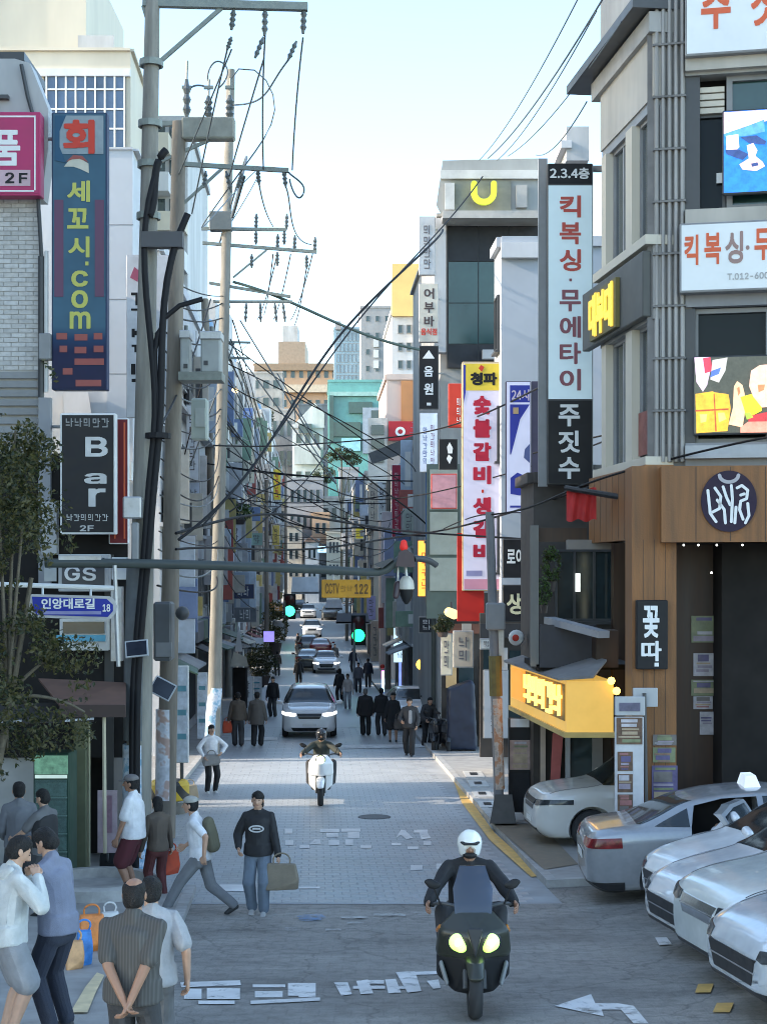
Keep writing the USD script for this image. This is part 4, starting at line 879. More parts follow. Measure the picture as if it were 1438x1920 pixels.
# ---- left
mag = paint('magenta', (0.42, 0.04, 0.13))
sign('wall_sign', 'magenta box sign with white lettering and 2F on the brick building', (-80, 212, 72, 362), 25.6, mag, 0.3, mag, 0.03, [
    ('lettering', 'row', (-20, 243, 38, 310), P_white, '품'), ('border', 'panel', (-80, 216, 64, 219), P_white), ('border', 'panel', (64, 216, 67, 356), P_white), ('border', 'panel', (-80, 356, 64, 359), P_white),
    ('plate', 'panel', (-8, 318, 57, 348), M('plate_pink', (0.55, 0.38, 0.42))), ('lettering', 'row', (10, 323, 27, 343), P_black, '2', {'c0': 0.009}), ('lettering', 'row', (36, 324, 52, 343), P_black, 'F', {'c0': 0.009})])
bluef = usdkit.material(stage, '/World/Looks/blue_print', {'tc': ('texture_coordinate', {}), 's': ('separate_xyz', {}), 'r': ('rgb_ramp', {'ramp': [(0, (0.012, 0.014, 0.05)), (0.6, (0.007, 0.012, 0.055)), (0.8, (0.008, 0.04, 0.11)), (1, (0.05, 0.12, 0.18))]}),
    'g': ('geometry', {}), 'n': ('noise_texture', {'scale': 3.0, 'detail': 5.0}), 'mr': ('map_range', {'to_min': 0.7, 'to_max': 1.15}), 'mx': ('mix', {'mix_type': 'multiply', 'fac': 1.0}), 'p': ('principled_bsdf', {'roughness': 0.55, 'specular_ior_level': 0.3})},
    [('tc.generated', 's.vector'), ('s.z', 'r.fac'), ('g.position', 'n.vector'), ('n.fac', 'mr.value'), ('r.color', 'mx.color1'), ('mr.result', 'mx.color2'), ('mx.color', 'p.base_color')], surface='p.BSDF')
YS = 25.75; yl = paint('lemon', (0.5, 0.5, 0.12)); dimr = paint('dull_red', (0.3, 0.08, 0.07)); dimp = paint('dull_plum', (0.13, 0.06, 0.11))
sign('restaurant_sign', 'tall dark blue upright restaurant sign with yellow letters ending in com', (99, 212, 198, 728), YS, bluef, 0.25, paint('navy', (0.015, 0.025, 0.07)), 0.02, [
    ('sky_patch', 'panel', (103, 216, 194, 288), M('patch_silver', (0.25, 0.3, 0.33), var=0.15, scale=4)), ('swoosh', 'poly', (103, 216, 194, 288), paint('swoosh', (0.02, 0.08, 0.15)), [(103, 216), (124, 216), (112, 245), (112, 275), (124, 305), (103, 300)], {'c': 0.006}),
    ('lettering', 'row', (119, 224, 178, 288), P_red, '회', {'c0': 0.012, 'bold': 3}),
    ('fish_emblem', 'poly', (119, 290, 170, 330), M('fish_pale', (0.5, 0.48, 0.4)), [(120, 312), (132, 297), (150, 296), (166, 306), (167, 324), (150, 316), (138, 312)]), ('fish_back', 'poly', (119, 290, 170, 330), dimr, [(124, 303), (138, 290), (155, 292), (166, 304), (150, 297), (136, 298)], {'c': 0.009}),
    ('lettering', 'row', (126, 338, 169, 378), yl, '세'), ('lettering', 'row', (126, 390, 166, 428), yl, '꼬'), ('lettering', 'row', (128, 443, 168, 482), yl, '시'), ('lettering', 'panel', (160, 490, 166, 497), yl),
    ('lettering', 'row', (134, 507, 165, 537), yl, 'c'), ('lettering', 'row', (134, 544, 165, 577), yl, 'o'), ('lettering', 'row', (131, 584, 170, 616), yl, 'm'),
    ('side_print', 'panel', (102, 374, 119, 556), dimp), ('side_print', 'panel', (178, 374, 195, 556), dimp)] +
    [('small_print', 'panel', (x, y, x + w, y + 12), dimr) for x, y, w in ((106, 624, 20), (140, 626, 24), (176, 624, 16), (112, 648, 14), (140, 650, 22), (176, 648, 18), (140, 672, 55), (118, 690, 18), (142, 712, 48))],
    arm=[(99, 260, 78, 260, 26.1), (99, 640, 78, 640, 26.1)])
sign('upright_banner', 'white upright banner with black lettering half hidden behind the big utility pole', (238, 478, 338, 782), 29.0 + 2, M('banner_white', (0.62, 0.63, 0.66), rough=0.6), 0.1, alum, 0.01, [
    ('pink_emblem', 'poly', (240, 490, 262, 530), paint('pink', (0.4, 0.1, 0.16)), [(244, 520), (252, 500), (262, 508), (258, 528)])] +
    [('lettering', 'panel', r, P_black) for r in ((246, 548, 258, 553), (254, 553, 258, 572), (246, 578, 258, 582), (247, 616, 253, 632), (253, 620, 258, 628), (247, 646, 258, 650), (252, 650, 256, 660), (246, 682, 254, 702), (247, 710, 256, 716))])
blk = M('sign_black', (0.013, 0.013, 0.016), rough=0.5, spec=0.3, var=0.3, scale=4); lpale = M('letter_pale', (0.55, 0.55, 0.54), rough=0.5)
sign('bar_sign', 'black upright bar sign with pale letters in a white and red frame', (116, 778, 213, 998), 25.4, blk, 0.2, P_white, 0.03, [
    ('lettering', 'row', (158, 888 - 1, 200, 852 + 55), lpale, 'a'), ('lettering', 'row', (160, 819, 202, 856), lpale, 'B'), ('lettering', 'row', (166, 916, 198, 950), lpale, 'r'), ('small_print', 'marks', (122, 784, 206, 801), M('letter_dim', (0.3, 0.3, 0.3)), 5), ('small_print', 'marks', (124, 964, 204, 977), lpale, 6), ('small_print', 'row', (150, 985, 176, 996), lpale, '2F')],
    arm=[(116, 800, 100, 800, 26)])
sign('framed_sign', 'dark red upright sign with pale border right behind the bar sign', (206, 786, 239, 1018), 25.75, paint('maroon', (0.16, 0.015, 0.02)), 0.1, P_white, 0.018, [('border', 'panel', (214, 792, 217, 1010), P_orange), ('border', 'panel', (232, 792, 235, 1010), P_orange)])
sign('store_sign', 'dark convenience store sign reading GS under the bar sign', (116, 1046, 196, 1102), 25.2, M('store_dark', (0.07, 0.07, 0.075)), 0.25, paleg, 0.06, [('lettering', 'row', (121, 1062, 150, 1089), P_white, 'G'), ('lettering', 'row', (155, 1064, 180, 1089), P_white, 'S'), ('white_block', 'panel', (83, 1060, 106, 1090), M('block_pale', (0.4, 0.42, 0.42)))])
sign('light_box', 'small blank white light box beside the store sign', (210, 1046, 238, 1086), 25.0, paint('lightbox', (0.72, 0.74, 0.76)), 0.12, frame_w, 0.01)
# blue street name plate pointing right, on its bar
Yp = 22.5; cobalt = paint('cobalt', (0.02, 0.035, 0.3)); platew = M('plate_rim', (0.42, 0.42, 0.42), rough=0.4)
t = thing('street_name_sign', 'blue street name plate with rounded end and white lettering hanging by the tree', 'street sign', base=at(135, 1160, Yp)); fp = Fr(at(0, CY, Yp), RX)
q = lambda pts, fr=fp: [pl(fr, *p) for p in pts]
MB().prism(q([(46, 1140), (52, 1120), (60, 1114), (205, 1118), (214, 1124), (220, 1136), (218, 1148), (208, 1160), (200, 1162), (62, 1158), (52, 1152)]), 0.02, fp, -0.02).put(t, 'plate_rim', platew)
MB().prism(q([(60, 1119), (200, 1123), (212, 1134), (212, 1146), (202, 1157), (68, 1153), (62, 1136)]), 0.008, fp, 0.001).put(t, 'plate', cobalt)
m = MB(); (A0, B1), (A1, B0) = pl(fp, 78, 1122), pl(fp, 178, 1142); lettering(m, '인앙대로길', fp, A0, A1, B0, B1, 0.01); m.put(t, 'lettering', P_white)
m = MB(); (A0, B1), (A1, B0) = pl(fp, 193, 1133), pl(fp, 207, 1147); lettering(m, '18', fp, A0, A1, B0, B1, 0.01); m.put(t, 'lettering', P_white)
m = MB(); (A0, B1), (A1, B0) = pl(fp, 70, 1146), pl(fp, 190, 1152); m.box((A0, B0, 0.009), (A1, B1, 0.011), fp); m.put(t, 'small_print', M('print_lilac', (0.25, 0.25, 0.45)))
MB().cyl(at(-20, 1095, Yp + 0.05), at(215, 1103, Yp + 0.05), 0.035, 8).put(t, 'hanging_bar', pipe_w)
m = MB(); m.cyl(at(80, 1098, Yp + 0.05), at(80, 1118, Yp + 0.02), 0.02, 6); m.cyl(at(170, 1101, Yp + 0.05), at(170, 1120, Yp + 0.02), 0.02, 6); m.cyl(at(215, 1060, Yp + 0.05), at(222, 1250, Yp + 0.05), 0.03, 8); m.put(t, 'hanger', steel)
MB().box(at(228, 1240, 25), at(212, 1100, 25.2)).put(t, 'side_strip', steel)
# ---- right: kickboxing signs
litw = M('lit_white', (0.6, 0.74, 0.78), rough=0.3, var=0.05, scale=0.8, emit=0.04)
redl = paint('sign_red', (0.5, 0.09, 0.07)); plum = paint('sign_plum', (0.27, 0.1, 0.12))
t, fr = sign('kickboxing_sign', 'tall lit white upright kickboxing gym sign with red letters over a black panel', (1028, 308, 1110, 906), 30.0, frame_d, 0.3, frame_d, 0.02, [
    ('top_panel', 'panel', (1028, 306, 1110, 344), P_black), ('lettering', 'row', (1031, 314, 1105, 335), P_white, '2.3.4층', {'c0': 0.009}),
    ('lit_panel', 'panel', (1028, 347, 1110, 748), litw),
    ('lettering', 'col', (1049, 366, 1089, 508), redl, '킥복싱', {'c0': 0.009, 'gap': 0.22}), ('lettering', 'panel', (1067, 522, 1072, 527), plum, None, {'c': 0.009}), ('lettering', 'col', (1049, 543, 1089, 732), plum, '무에타이', {'c0': 0.009, 'gap': 0.22}),
    ('black_panel', 'panel', (1028, 751, 1110, 906), P_black), ('lettering', 'col', (1047, 758, 1087, 898), P_white, '주짓수', {'c0': 0.009, 'gap': 0.2})])
MB().box(at(1010, 912, 30.15), at(1025, 300, 30.3)).put(t, 'frame_post', frame_g)
MB().box(at(1108, 320, 30.2), at(1135, 312, 30.3)).put(t, 'bracket', frame_g); MB().box(at(1108, 880, 30.2), at(1135, 872, 30.3)).put(t, 'bracket', frame_g)
def wallsign(name, label, px0, pyt, pyb, fr, c, d, face, frame, parts, width):
    a0 = pl(fr, px0, 600)[0]; b0, b1 = zr(pyb), zr(pyt)
    t = thing(name, label, 'sign', base=fr((a0, b0, c))[0])
    MB().cbox((a0, b0, c), (a0 + width, b1, c + d), 0.015, fr).put(t, 'sign_box', frame)
    MB().box((a0 + 0.03, b0 + 0.03, c + d - 0.003), (a0 + width - 0.03, b1 - 0.03, c + d + 0.006), fr).put(t, 'sign_face', face)
    for nm, txt, (x0, y0, x1, y1), mt in parts:
        m = MB(); lettering(m, txt, fr, pl(fr, x0, 600)[0], pl(fr, x1, 600)[0], zr(y1), zr(y0), c + d + 0.008); m.put(t, nm, mt)
    return t
litw2 = M('lit_white_front', (0.62, 0.66, 0.67), rough=0.3, var=0.06, scale=0.8, emit=0.03); greyl = paint('sign_grey', (0.3, 0.2, 0.18))
wallsign('wall_sign', 'wide white sign with orange red lettering at the top of the corner building', 1285, -30, 118, FRr, 0.02, 0.22, litw2, frame_g, [('lettering', '주', (1315, -8, 1370, 72), P_orange), ('lettering', '짓', (1408, -8, 1462, 72), P_orange)], 3.6)
wallsign('wall_sign', 'wide white kickboxing sign with red lettering across the middle of the corner building', 1275, 428, 556, FRr, 0.02, 0.24, litw2, frame_g, [('lettering', '킥', (1284, 450, 1310, 506), P_orange), ('lettering', '복', (1321, 448, 1352, 506), P_orange), ('lettering', '싱', (1360, 447, 1393, 506), greyl), ('lettering', '·', (1398, 474, 1405, 482), greyl), ('lettering', '무', (1414, 444, 1448, 502), P_orange), ('small_print', 'T.012-6000', (1364, 524, 1450, 536), M('print_grey', (0.35, 0.36, 0.36)))], 3.7)
# yellow letters on the dark board of the street side
t = thing('bracket_sign', 'dark board with glowing yellow letters on the side of the corner building', 'sign', base=FRl((-1.5, zr(590), 0.2))[0])
a0 = pl(FRl, 1108, 600)[0]; MB().cbox((a0, zr(592), 0.02), (-0.05, zr(468), 0.16), 0.015, FRl).put(t, 'sign_box', M('board_charcoal', (0.06, 0.062, 0.058), rough=0.5))
m = MB(); lettering(m, '대부대', FRl, pl(FRl, 1131, 560)[0], pl(FRl, 1176, 560)[0], zr(582), zr(492), 0.24, 0.03, bold=3); m.put(t, 'lettering', M('letter_gold', (0.75, 0.5, 0.06), emit=0.22, ecol=(1.0, 0.62, 0.08)))
MB().box((pl(FRl, 1131, 560)[0] - 0.05, zr(586), 0.165), (pl(FRl, 1180, 560)[0], zr(488), 0.235), FRl).put(t, 'letter_back', M('back_olive', (0.12, 0.1, 0.03)))
# LED screens
def screen(label, px0, pyt, pyb, c, width, shapes, base):
    a0 = pl(FRr, px0, 600)[0]; b0, b1 = zr(pyb), zr(pyt)
    t = thing('led_screen', label, 'screen', base=FRr((a0, b0, c))[0])
    MB().cbox((a0, b0, c - 0.12), (a0 + width, b1, c), 0.02, FRr).put(t, 'screen_case', frame_d)
    MB().box((a0 + 0.025, b0 + 0.025, c), (a0 + width - 0.025, b1 - 0.025, c + 0.004), FRr).put(t, 'screen_picture', base)
    for k, (poly, mt) in enumerate(shapes):
        m = MB(); m.prism([(max(a0 + 0.025, pl(FRr, x, 600)[0]), zr(y)) for x, y in poly], 0.002, FRr, c + 0.005 + 0.0025 * k); m.put(t, 'picture_shape', mt)
def E(n, c, e=0.75): return M('screen_' + n, c, rough=0.3, var=0.25, scale=9, emit=e * 0.38)
screen('lit screen showing a blue and pink picture in the upper window of the corner building', 1354, 218, 374, 0.1, 1.6, [
    ([(1356, 222), (1450, 222), (1450, 240), (1400, 250), (1356, 262)], E('pink', (0.8, 0.5, 0.62))), ([(1356, 262), (1400, 250), (1432, 240), (1434, 262), (1400, 268), (1360, 268)], E('mid', (0.1, 0.32, 0.6))),
    ([(1362, 266), (1384, 264), (1386, 288), (1380, 294), (1362, 292)], E('skin', (0.85, 0.62, 0.55))), ([(1360, 292), (1384, 292), (1404, 302), (1392, 312), (1362, 300)], E('navy', (0.03, 0.06, 0.2))), ([(1388, 270), (1418, 268), (1436, 280), (1434, 286), (1404, 282)], E('navy', (0.03, 0.06, 0.2))),
    ([(1400, 286), (1412, 282), (1420, 296), (1416, 306), (1430, 318), (1434, 326), (1418, 334), (1392, 330), (1386, 320), (1404, 310)], E('skin2', (0.85, 0.55, 0.5))), ([(1408, 320), (1420, 318), (1422, 324), (1410, 326)], E('navy', (0.03, 0.06, 0.2)))], E('blue', (0.02, 0.2, 0.75)))
screen('lit screen with an orange and yellow picture in the lower window of the corner building', 1299, 672, 818, 0.1, 2.4, [
    ([(1301, 674), (1330, 674), (1334, 690), (1326, 726), (1318, 738), (1306, 720)], E('lilac', (0.75, 0.5, 0.65))), ([(1318, 676), (1332, 674), (1336, 700), (1322, 704)], E('scarlet', (0.7, 0.04, 0.08))), ([(1336, 680), (1364, 676), (1360, 700), (1348, 722), (1332, 716)], E('silver', (0.6, 0.55, 0.5))), ([(1334, 700), (1352, 694), (1348, 706), (1332, 712)], E('royal', (0.08, 0.15, 0.6))),
    ([(1304, 742), (1336, 738), (1340, 740), (1366, 744), (1370, 770), (1364, 812), (1306, 815)], E('amber', (0.85, 0.42, 0.03))), ([(1338, 742), (1340, 742), (1344, 812), (1341, 812)], E('rust', (0.45, 0.08, 0.02))), ([(1304, 772), (1366, 770), (1366, 773), (1304, 775)], E('rust', (0.45, 0.08, 0.02))), ([(1312, 780), (1326, 780), (1324, 794), (1314, 796)], E('gold', (0.9, 0.65, 0.15))), ([(1346, 778), (1358, 778), (1362, 790), (1348, 796)], E('gold', (0.9, 0.65, 0.15))),
    ([(1366, 800), (1374, 770), (1376, 730), (1382, 720), (1392, 728), (1396, 744), (1398, 770), (1392, 806)], E('peach', (0.85, 0.52, 0.3))), ([(1382, 734), (1386, 730), (1388, 742), (1384, 748)], E('brick', (0.5, 0.2, 0.08))), ([(1388, 750), (1412, 744), (1426, 756), (1428, 776), (1412, 784), (1398, 782)], E('sun', (0.9, 0.65, 0.02))),
    ([(1404, 730), (1408, 702), (1424, 692), (1470, 690), (1470, 768), (1428, 770), (1412, 750)], E('peach2', (0.88, 0.5, 0.36))), ([(1420, 728), (1434, 728), (1432, 738), (1422, 742)], E('brick', (0.5, 0.2, 0.08))), ([(1402, 786), (1470, 772), (1470, 800), (1404, 802)], E('crimson', (0.55, 0.03, 0.04))), ([(1388, 806), (1402, 796), (1470, 796), (1470, 816), (1388, 816)], E('coral', (0.85, 0.3, 0.2))), ([(1396, 780), (1406, 778), (1412, 788), (1400, 792)], E('leaf', (0.4, 0.5, 0.05)))], E('dusk', (0.08, 0.08, 0.06), 0.4))
# round purple sign on the wooden fascia
cen = at(1366, 940, YP - 0.62); purple = paint('purple', (0.02, 0.01, 0.03))
t = thing('round_sign', 'round dark purple sign with white curved emblem on the wooden fascia', 'sign', base=cen - V3(0, 0, 0.45)); rS = 50 * YP / F
fr = Fr(cen, (1, -0.12, 0))
MB().prism(Polygon([(rS * math.cos(a), rS * 1.12 * math.sin(a)) for a in np.linspace(0, 2 * np.pi, 41)[:-1]]), 0.1, fr, -0.05).put(t, 'sign_disc', purple)
from shapely.geometry import LineString
k_ = YP / F
strokes = [[(-36, 18), (-32, -20), (-22, -34)], [(-24, 22), (-14, 8), (-16, -12), (-28, -18)], [(-20, 2), (-8, -14), (-6, -36)], [(-10, 24), (-4, 6), (2, -6)], [(4, 26), (6, 4), (4, -34)], [(14, 22), (22, 26), (32, 18), (30, 4), (20, 0), (18, -14), (24, -30)], [(20, 10), (26, 12)], [(32, -4), (34, -24), (28, -36)], [(12, -10), (10, -36)]]
m = MB()
for s_ in strokes:
    g = LineString([(x * k_ * 1.05, y * k_ * 1.1) for x, y in s_]).buffer(2.6 * k_, quad_segs=3); m.prism(g, 0.006, fr, 0.052)
m.put(t, 'emblem', P_white)
arc = LineString([(k_ * 17 * math.cos(a), k_ * (48 + 13 * math.sin(a))) for a in np.linspace(math.pi * 1.02, 2 * math.pi * 0.99, 12)]).buffer(3.2 * k_, quad_segs=3); m = MB(); m.prism(arc, 0.006, fr, 0.052); m.put(t, 'arc', M('arc_grey', (0.4, 0.38, 0.4)))
# black sign on the wooden column: read from below, mirrored strokes as in the photograph
t, fr = sign('column_sign', 'black rounded sign with white vertical lettering on the wooden column', (1195, 1127, 1251, 1254), YP - 0.32, P_black, 0.15, P_black, 0.012, [('lettering', 'row', (1205, 1136, 1236, 1196), P_white, '꽃'), ('lettering', 'row', (1202, 1202, 1240, 1240), P_white, '따'), ('lettering', 'panel', (1227, 1243, 1235, 1250), P_white)])
# ---- lit yellow shop sign box along the kerb side
Yn, Yf = 27.0, 32.6
A = at(1062, 1380, Yn); B = at(1150, 1380, Yn); C_ = at(957, 1316, Yf)
t = thing('shop_sign_box', 'long lit yellow sign box with glowing letters over the restaurant door', 'sign', base=(A + C_) / 2)
ytop = at(1062, 1277, Yn)[2]; ymet = M('sign_yellow', (0.56, 0.34, 0.08), rough=0.4, var=0.12, scale=1.5, emit=0.14, ecol=(1.0, .6, .12))
hv = lambda p, z: (p[0], p[1], z)
D_ = np.array([B[0] - 0.3, Yf, 0])
MB().hull([hv(p, z) for p in (A, B, C_, D_) for z in (A[2], ytop)]).put(t, 'sign_box', ymet)
MB().hull([hv(p, z) for p in (A + V3(-0.04, -0.04, 0), B + V3(0.04, -0.04, 0), C_ + V3(-0.04, 0.04, 0), D_ + V3(0.04, 0.04, 0)) for z in (A[2] - 0.03, A[2] + 0.06)]).put(t, 'bottom_trim', M('trim_yellow', (0.6, 0.42, 0.14)))
up_ = lambda p, dx, dy, z: V3(p[0] + dx, p[1] + dy, z)
MB().hull([up_(p, dx, dy, z + e) for p, dx, dy, z in ((A, -.14, -.1, ytop + .01), (C_, -.14, .1, ytop + .01), (A, .25, -.1, ytop + .05), (B, -.35, -.1, ytop + .05), (A, .75, .5, ytop + .3), (C_, .9, .1, ytop + .3)) for e in (0, .035)]).put(t, 'grey_awning', M('awning_grey', (0.2, 0.19, 0.185), rough=0.8, var=0.15, scale=4))
fr = Fr(hv(C_, A[2]), (A - C_) * V3(1, 1, 0)); L_ = float(np.linalg.norm((A - C_)[:2])); hh = ytop - A[2]
MB().box((0.25, hh * 0.28, 0.006), (L_ * 0.3, hh * 0.92, 0.03), fr).put(t, 'orange_panel', M('panel_lit_orange', (0.65, 0.17, 0.03), emit=0.35, ecol=(1.0, 0.28, 0.04)))
glow = M('letter_glow', (0.8, 0.55, 0.15), emit=0.8, ecol=(1.0, 0.55, 0.1))
m = MB(); scrawl(m, fr, L_ * 0.33, L_ * 0.97, hh * 0.3, hh * 0.9, 5, 12, 0.03, 0.05, False); m.put(t, 'lettering', glow)
MB().box((L_ * 0.32, hh * 0.26, 0.006), (L_ * 0.985, hh * 0.93, 0.02), fr).put(t, 'letter_field', M('field_ochre', (0.3, 0.19, 0.05)))
for px, py in ((1146, 1277), (1156, 1296)): MB().addm(sph(at(px, py, Yn - 0.1), 0.07)).put(t, 'lamp', M('lamp_warm', (0.9, 0.6, 0.15), emit=1.2, ecol=(1.0, 0.55, 0.1)), True)
# ---- right: grill restaurant banner, 24 hour sign
lil = M('banner_lilac', (0.55, 0.53, 0.66), rough=0.5, var=0.05, emit=0.08)
t, fr = sign('grill_sign', 'tall lilac white grill restaurant sign with red brush letters and yellow head', (869, 680, 938, 1106), 41.5, lil, 0.5, M('box_tan', (0.42, 0.33, 0.19), var=0.15, scale=3), 0.03, [
    ('yellow_head', 'panel', (870, 681, 937, 732), P_yellow), ('lettering', 'row', (882, 698, 932, 722), P_black, '청파', {'c0': 0.009, 'bold': 4}), ('red_tick', 'poly', (890, 684, 910, 698), P_red, [(897, 690), (902, 684), (908, 688), (903, 697)], {'c': 0.009}),
    ('lettering', 'col', (887, 742, 921, 908), paint('brush_red', (0.45, 0.02, 0.05)), '숯불갈비', {'gap': 0.25, 'bold': 4}), ('lettering', 'panel', (903, 918, 907, 924), P_red), ('lettering', 'col', (887, 932, 921, 1052), paint('brush_red', (0.45, 0.02, 0.05)), '생갈비', {'gap': 0.3, 'bold': 4}),
    ('small_print', 'panel', (874, 1070, 904, 1080), M('print_lilac', (0.25, 0.25, 0.45))), ('pink_foot', 'panel', (870, 1086, 937, 1105), paint('rose', (0.6, 0.28, 0.38))),
    ('blue_edge', 'poly', (864, 690, 874, 790), paint('ultramarine', (0.05, 0.06, 0.35)), [(869, 684), (873, 684), (873, 736), (869, 756)])])
MB().box(at(858, 1165, 41.62), at(906, 1000, 41.95)).put(t, 'red_base', paint('red_board', (0.42, 0.02, 0.015)))
t, fr = sign('gym_sign', 'blue and white 24 hour sign with a figure beside the kickboxing sign', (950, 716, 994, 960), 37.0, M('sign_bluewhite', (0.6, 0.6, 0.74), var=0.05, emit=0.1), 0.2, M('frame_plum', (0.1, 0.08, 0.12)), 0.02, [
    ('blue_field', 'poly', (952, 722, 994, 880), paint('royal_blue', (0.05, 0.06, 0.36)), [(956, 758), (993, 758), (975, 786), (964, 830), (958, 852), (956, 852)]), ('top_field', 'panel', (956, 722, 993, 754), paint('royal_blue', (0.05, 0.06, 0.36))), ('lettering', 'row', (959, 730, 992, 751), paint('pinkwhite', (0.75, 0.6, 0.68)), '24시', {'c0': 0.009}), ('lettering', 'panel', (962, 764, 972, 776), paint('peach', (0.6, 0.4, 0.2)), None, {'c': 0.009}),
    ('figure_shape', 'poly', (950, 890, 994, 930), paint('royal_blue', (0.05, 0.06, 0.36)), [(957, 896), (970, 886), (984, 892), (993, 894), (993, 926), (974, 929), (957, 926)]), ('figure_shape', 'poly', (950, 830, 994, 860), paint('slate_blue', (0.12, 0.14, 0.3)), [(984, 842), (993, 832), (993, 868), (982, 858)]), ('blue_strip', 'panel', (956, 948, 993, 952), paint('royal_blue', (0.05, 0.06, 0.36)))])
MB().box(at(997, 965, 37.05), at(1014, 716, 37.2)).put(t, 'side_panel', M('frame_plum', (0.1, 0.08, 0.12)))
sign('dark_sign', 'dark sign with large white letters under the 24 hour sign', (944, 1012, 984, 1082), 36.5, blk, 0.15, frame_d, 0.02, [('lettering', 'row', (950, 1028, 982, 1060), P_white, '로이')])
sign('dark_sign', 'dark sign with pale yellow letter below the white lettered dark sign', (944, 1098, 984, 1165), 36.2, blk, 0.15, frame_d, 0.02, [('lettering', 'row', (950, 1112, 982, 1152), M('letter_cream', (0.6, 0.58, 0.38)), '생')])
sign('hanging_sign', 'purple board with small letters behind the red cloth', (1008, 922, 1066, 950), 31.5, paint('deep_purple', (0.045, 0.025, 0.08)), 0.1, frame_d, 0.015, [('small_print', 'marks', (1034, 926, 1060, 936), M('print_grey', (0.35, 0.36, 0.36)), 3)])
# ---- the stack of upright signs on the glass building's edge
grp_arm = [(820, 450, 836, 450, 50.5)]
YK = 49.15
sign('upright_sign', 'grey upright sign at the top of the stacked signs', (787, 406, 815, 514), YK, M('sign_silver', (0.4, 0.42, 0.44)), 0.2, alum, 0.02, [('lettering', 'marks', (794, 420, 808, 505), M('print_dark', (0.12, 0.11, 0.12)), 4)], arm=[(815, 430, 836, 430, 50.5)])
sign('upright_sign', 'beige upright sign with dark brush letters and small red print', (787, 532, 821, 640), YK, M('sign_beige', (0.52, 0.49, 0.42)), 0.2, alum, 0.02, [('lettering', 'col', (795, 540, 814, 612), M('brush_dark', (0.06, 0.04, 0.04)), '어부바', {'gap': 0.3}), ('small_print', 'row', (789, 615, 819, 628), P_red, '음식점')], arm=[(821, 560, 836, 560, 50.5)])
sign('upright_sign', 'black upright sign with a white triangle above two letters', (787, 649, 821, 765), YK, P_black, 0.2, frame_d, 0.02, [('triangle', 'poly', (790, 655, 818, 672), P_white, [(792, 672), (804, 656), (815, 672)]), ('lettering', 'row', (795, 686, 812, 706), P_white, '음'), ('lettering', 'row', (795, 718, 812, 740), P_white, '원'), ('lettering', 'panel', (800, 755, 808, 760), P_white)], arm=[(821, 700, 836, 700, 50.5)])
sign('upright_sign', 'white rounded upright sign with small blue print on a blue post', (788, 775, 819, 884), YK, M('sign_icewhite', (0.6, 0.66, 0.76), emit=0.1), 0.2, frame_w, 0.02, [('small_print', 'marks', (793, 800, 801, 872), paint('steel_blue', (0.1, 0.16, 0.36)), 5), ('small_print', 'marks', (807, 795, 815, 872), M('print_mauve', (0.3, 0.2, 0.3)), 5)], post=(0.09, M('post_blue', (0.03, 0.1, 0.25)), 1012))
sign('square_sign', 'small black sign with two white leaf shapes right of the white rounded sign', (824, 824, 857, 879), 47, P_black, 0.15, frame_d, 0.02, [('leaf', 'poly', (834, 828, 850, 850), P_white, [(840, 850), (838, 838), (843, 829), (849, 840), (848, 850)]), ('leaf', 'poly', (834, 852, 850, 870), P_white, [(843, 870), (837, 860), (841, 852), (848, 858)])])
sign('pink_sign', 'faded pink panel with red frame under the small black leaf sign', (810, 890, 855, 952), 47, paint('pinkpanel', (0.5, 0.26, 0.3), var=0.2), 0.1, P_red, 0.03)
sign('red_sign', 'narrow red upright sign with white print behind the grill sign', (842, 720, 866, 800), 46, P_red, 0.15, P_red, 0.02, [('small_print', 'marks', (856, 745, 864, 798), P_white, 3)])
sign('lit_orange_sign', 'glowing orange upright sign with red letters in the right row', (784, 1014, 809, 1118), 57, M('lit_orange', (0.85, 0.45, 0.1), var=0.2, scale=3, emit=0.5, ecol=(1.0, 0.42, 0.06)), 0.2, frame_d, 0.02, [('lettering', 'marks', (790, 1034, 805, 1108), M('letter_rust', (0.5, 0.1, 0.02), emit=0.3), 4)], arm=[(809, 1040, 822, 1040, 57.5)])
sign('lit_blue_sign', 'glowing pale blue upright sign with small letters in the right row', (738, 1160, 762, 1242), 82, M('lit_blue', (0.5, 0.72, 0.85), emit=0.35), 0.2, frame_w, 0.02, [('top_plate', 'panel', (737, 1150, 764, 1160), P_white), ('small_print', 'marks', (745, 1168, 755, 1236), paint('steel_blue', (0.1, 0.16, 0.36)), 5)], post=(0.06, M('post_lit_blue', (0.2, 0.3, 0.8), emit=0.4)))
sign('red_sign', 'red rounded sign with a white emblem on the pink building', (730, 791, 774, 824), 99.2, paint('logo_red', (0.42, 0.025, 0.035)), 0.3, paint('logo_red', (0.42, 0.025, 0.035)), 0.05, [('emblem', 'ring', (741, 800, 760, 818), P_white, 0.5)])
sign('red_banner', 'long narrow red upright banner in the right row left of the blue post', (735, 872, 752, 1008), 75, paint('banner_red', (0.36, 0.03, 0.06), var=0.2), 0.12, frame_w, 0.02, [('small_print', 'marks', (740, 885, 747, 1000), paint('rosewhite', (0.6, 0.4, 0.42)), 8)])
sign('pink_banner', 'pale pink upright board left of the long red banner', (716, 960, 735, 1130), 80, M('board_palepink', (0.5, 0.42, 0.43)), 0.12, frame_w, 0.02)
sign('yellow_sign', 'yellow upright sign with red letters on the left row', (513, 880, 526, 937), 150, P_yellow, 0.2, paleg, 0.08, [('lettering', 'marks', (516, 885, 523, 933), P_red, 3)])
sign('yellow_sign', 'smaller yellow upright sign lower on the left row', (511, 985, 524, 1022), 140, M('yellow_olive', (0.42, 0.36, 0.1)), 0.2, paleg, 0.08, [('lettering', 'marks', (515, 990, 521, 1018), frame_d, 2)])
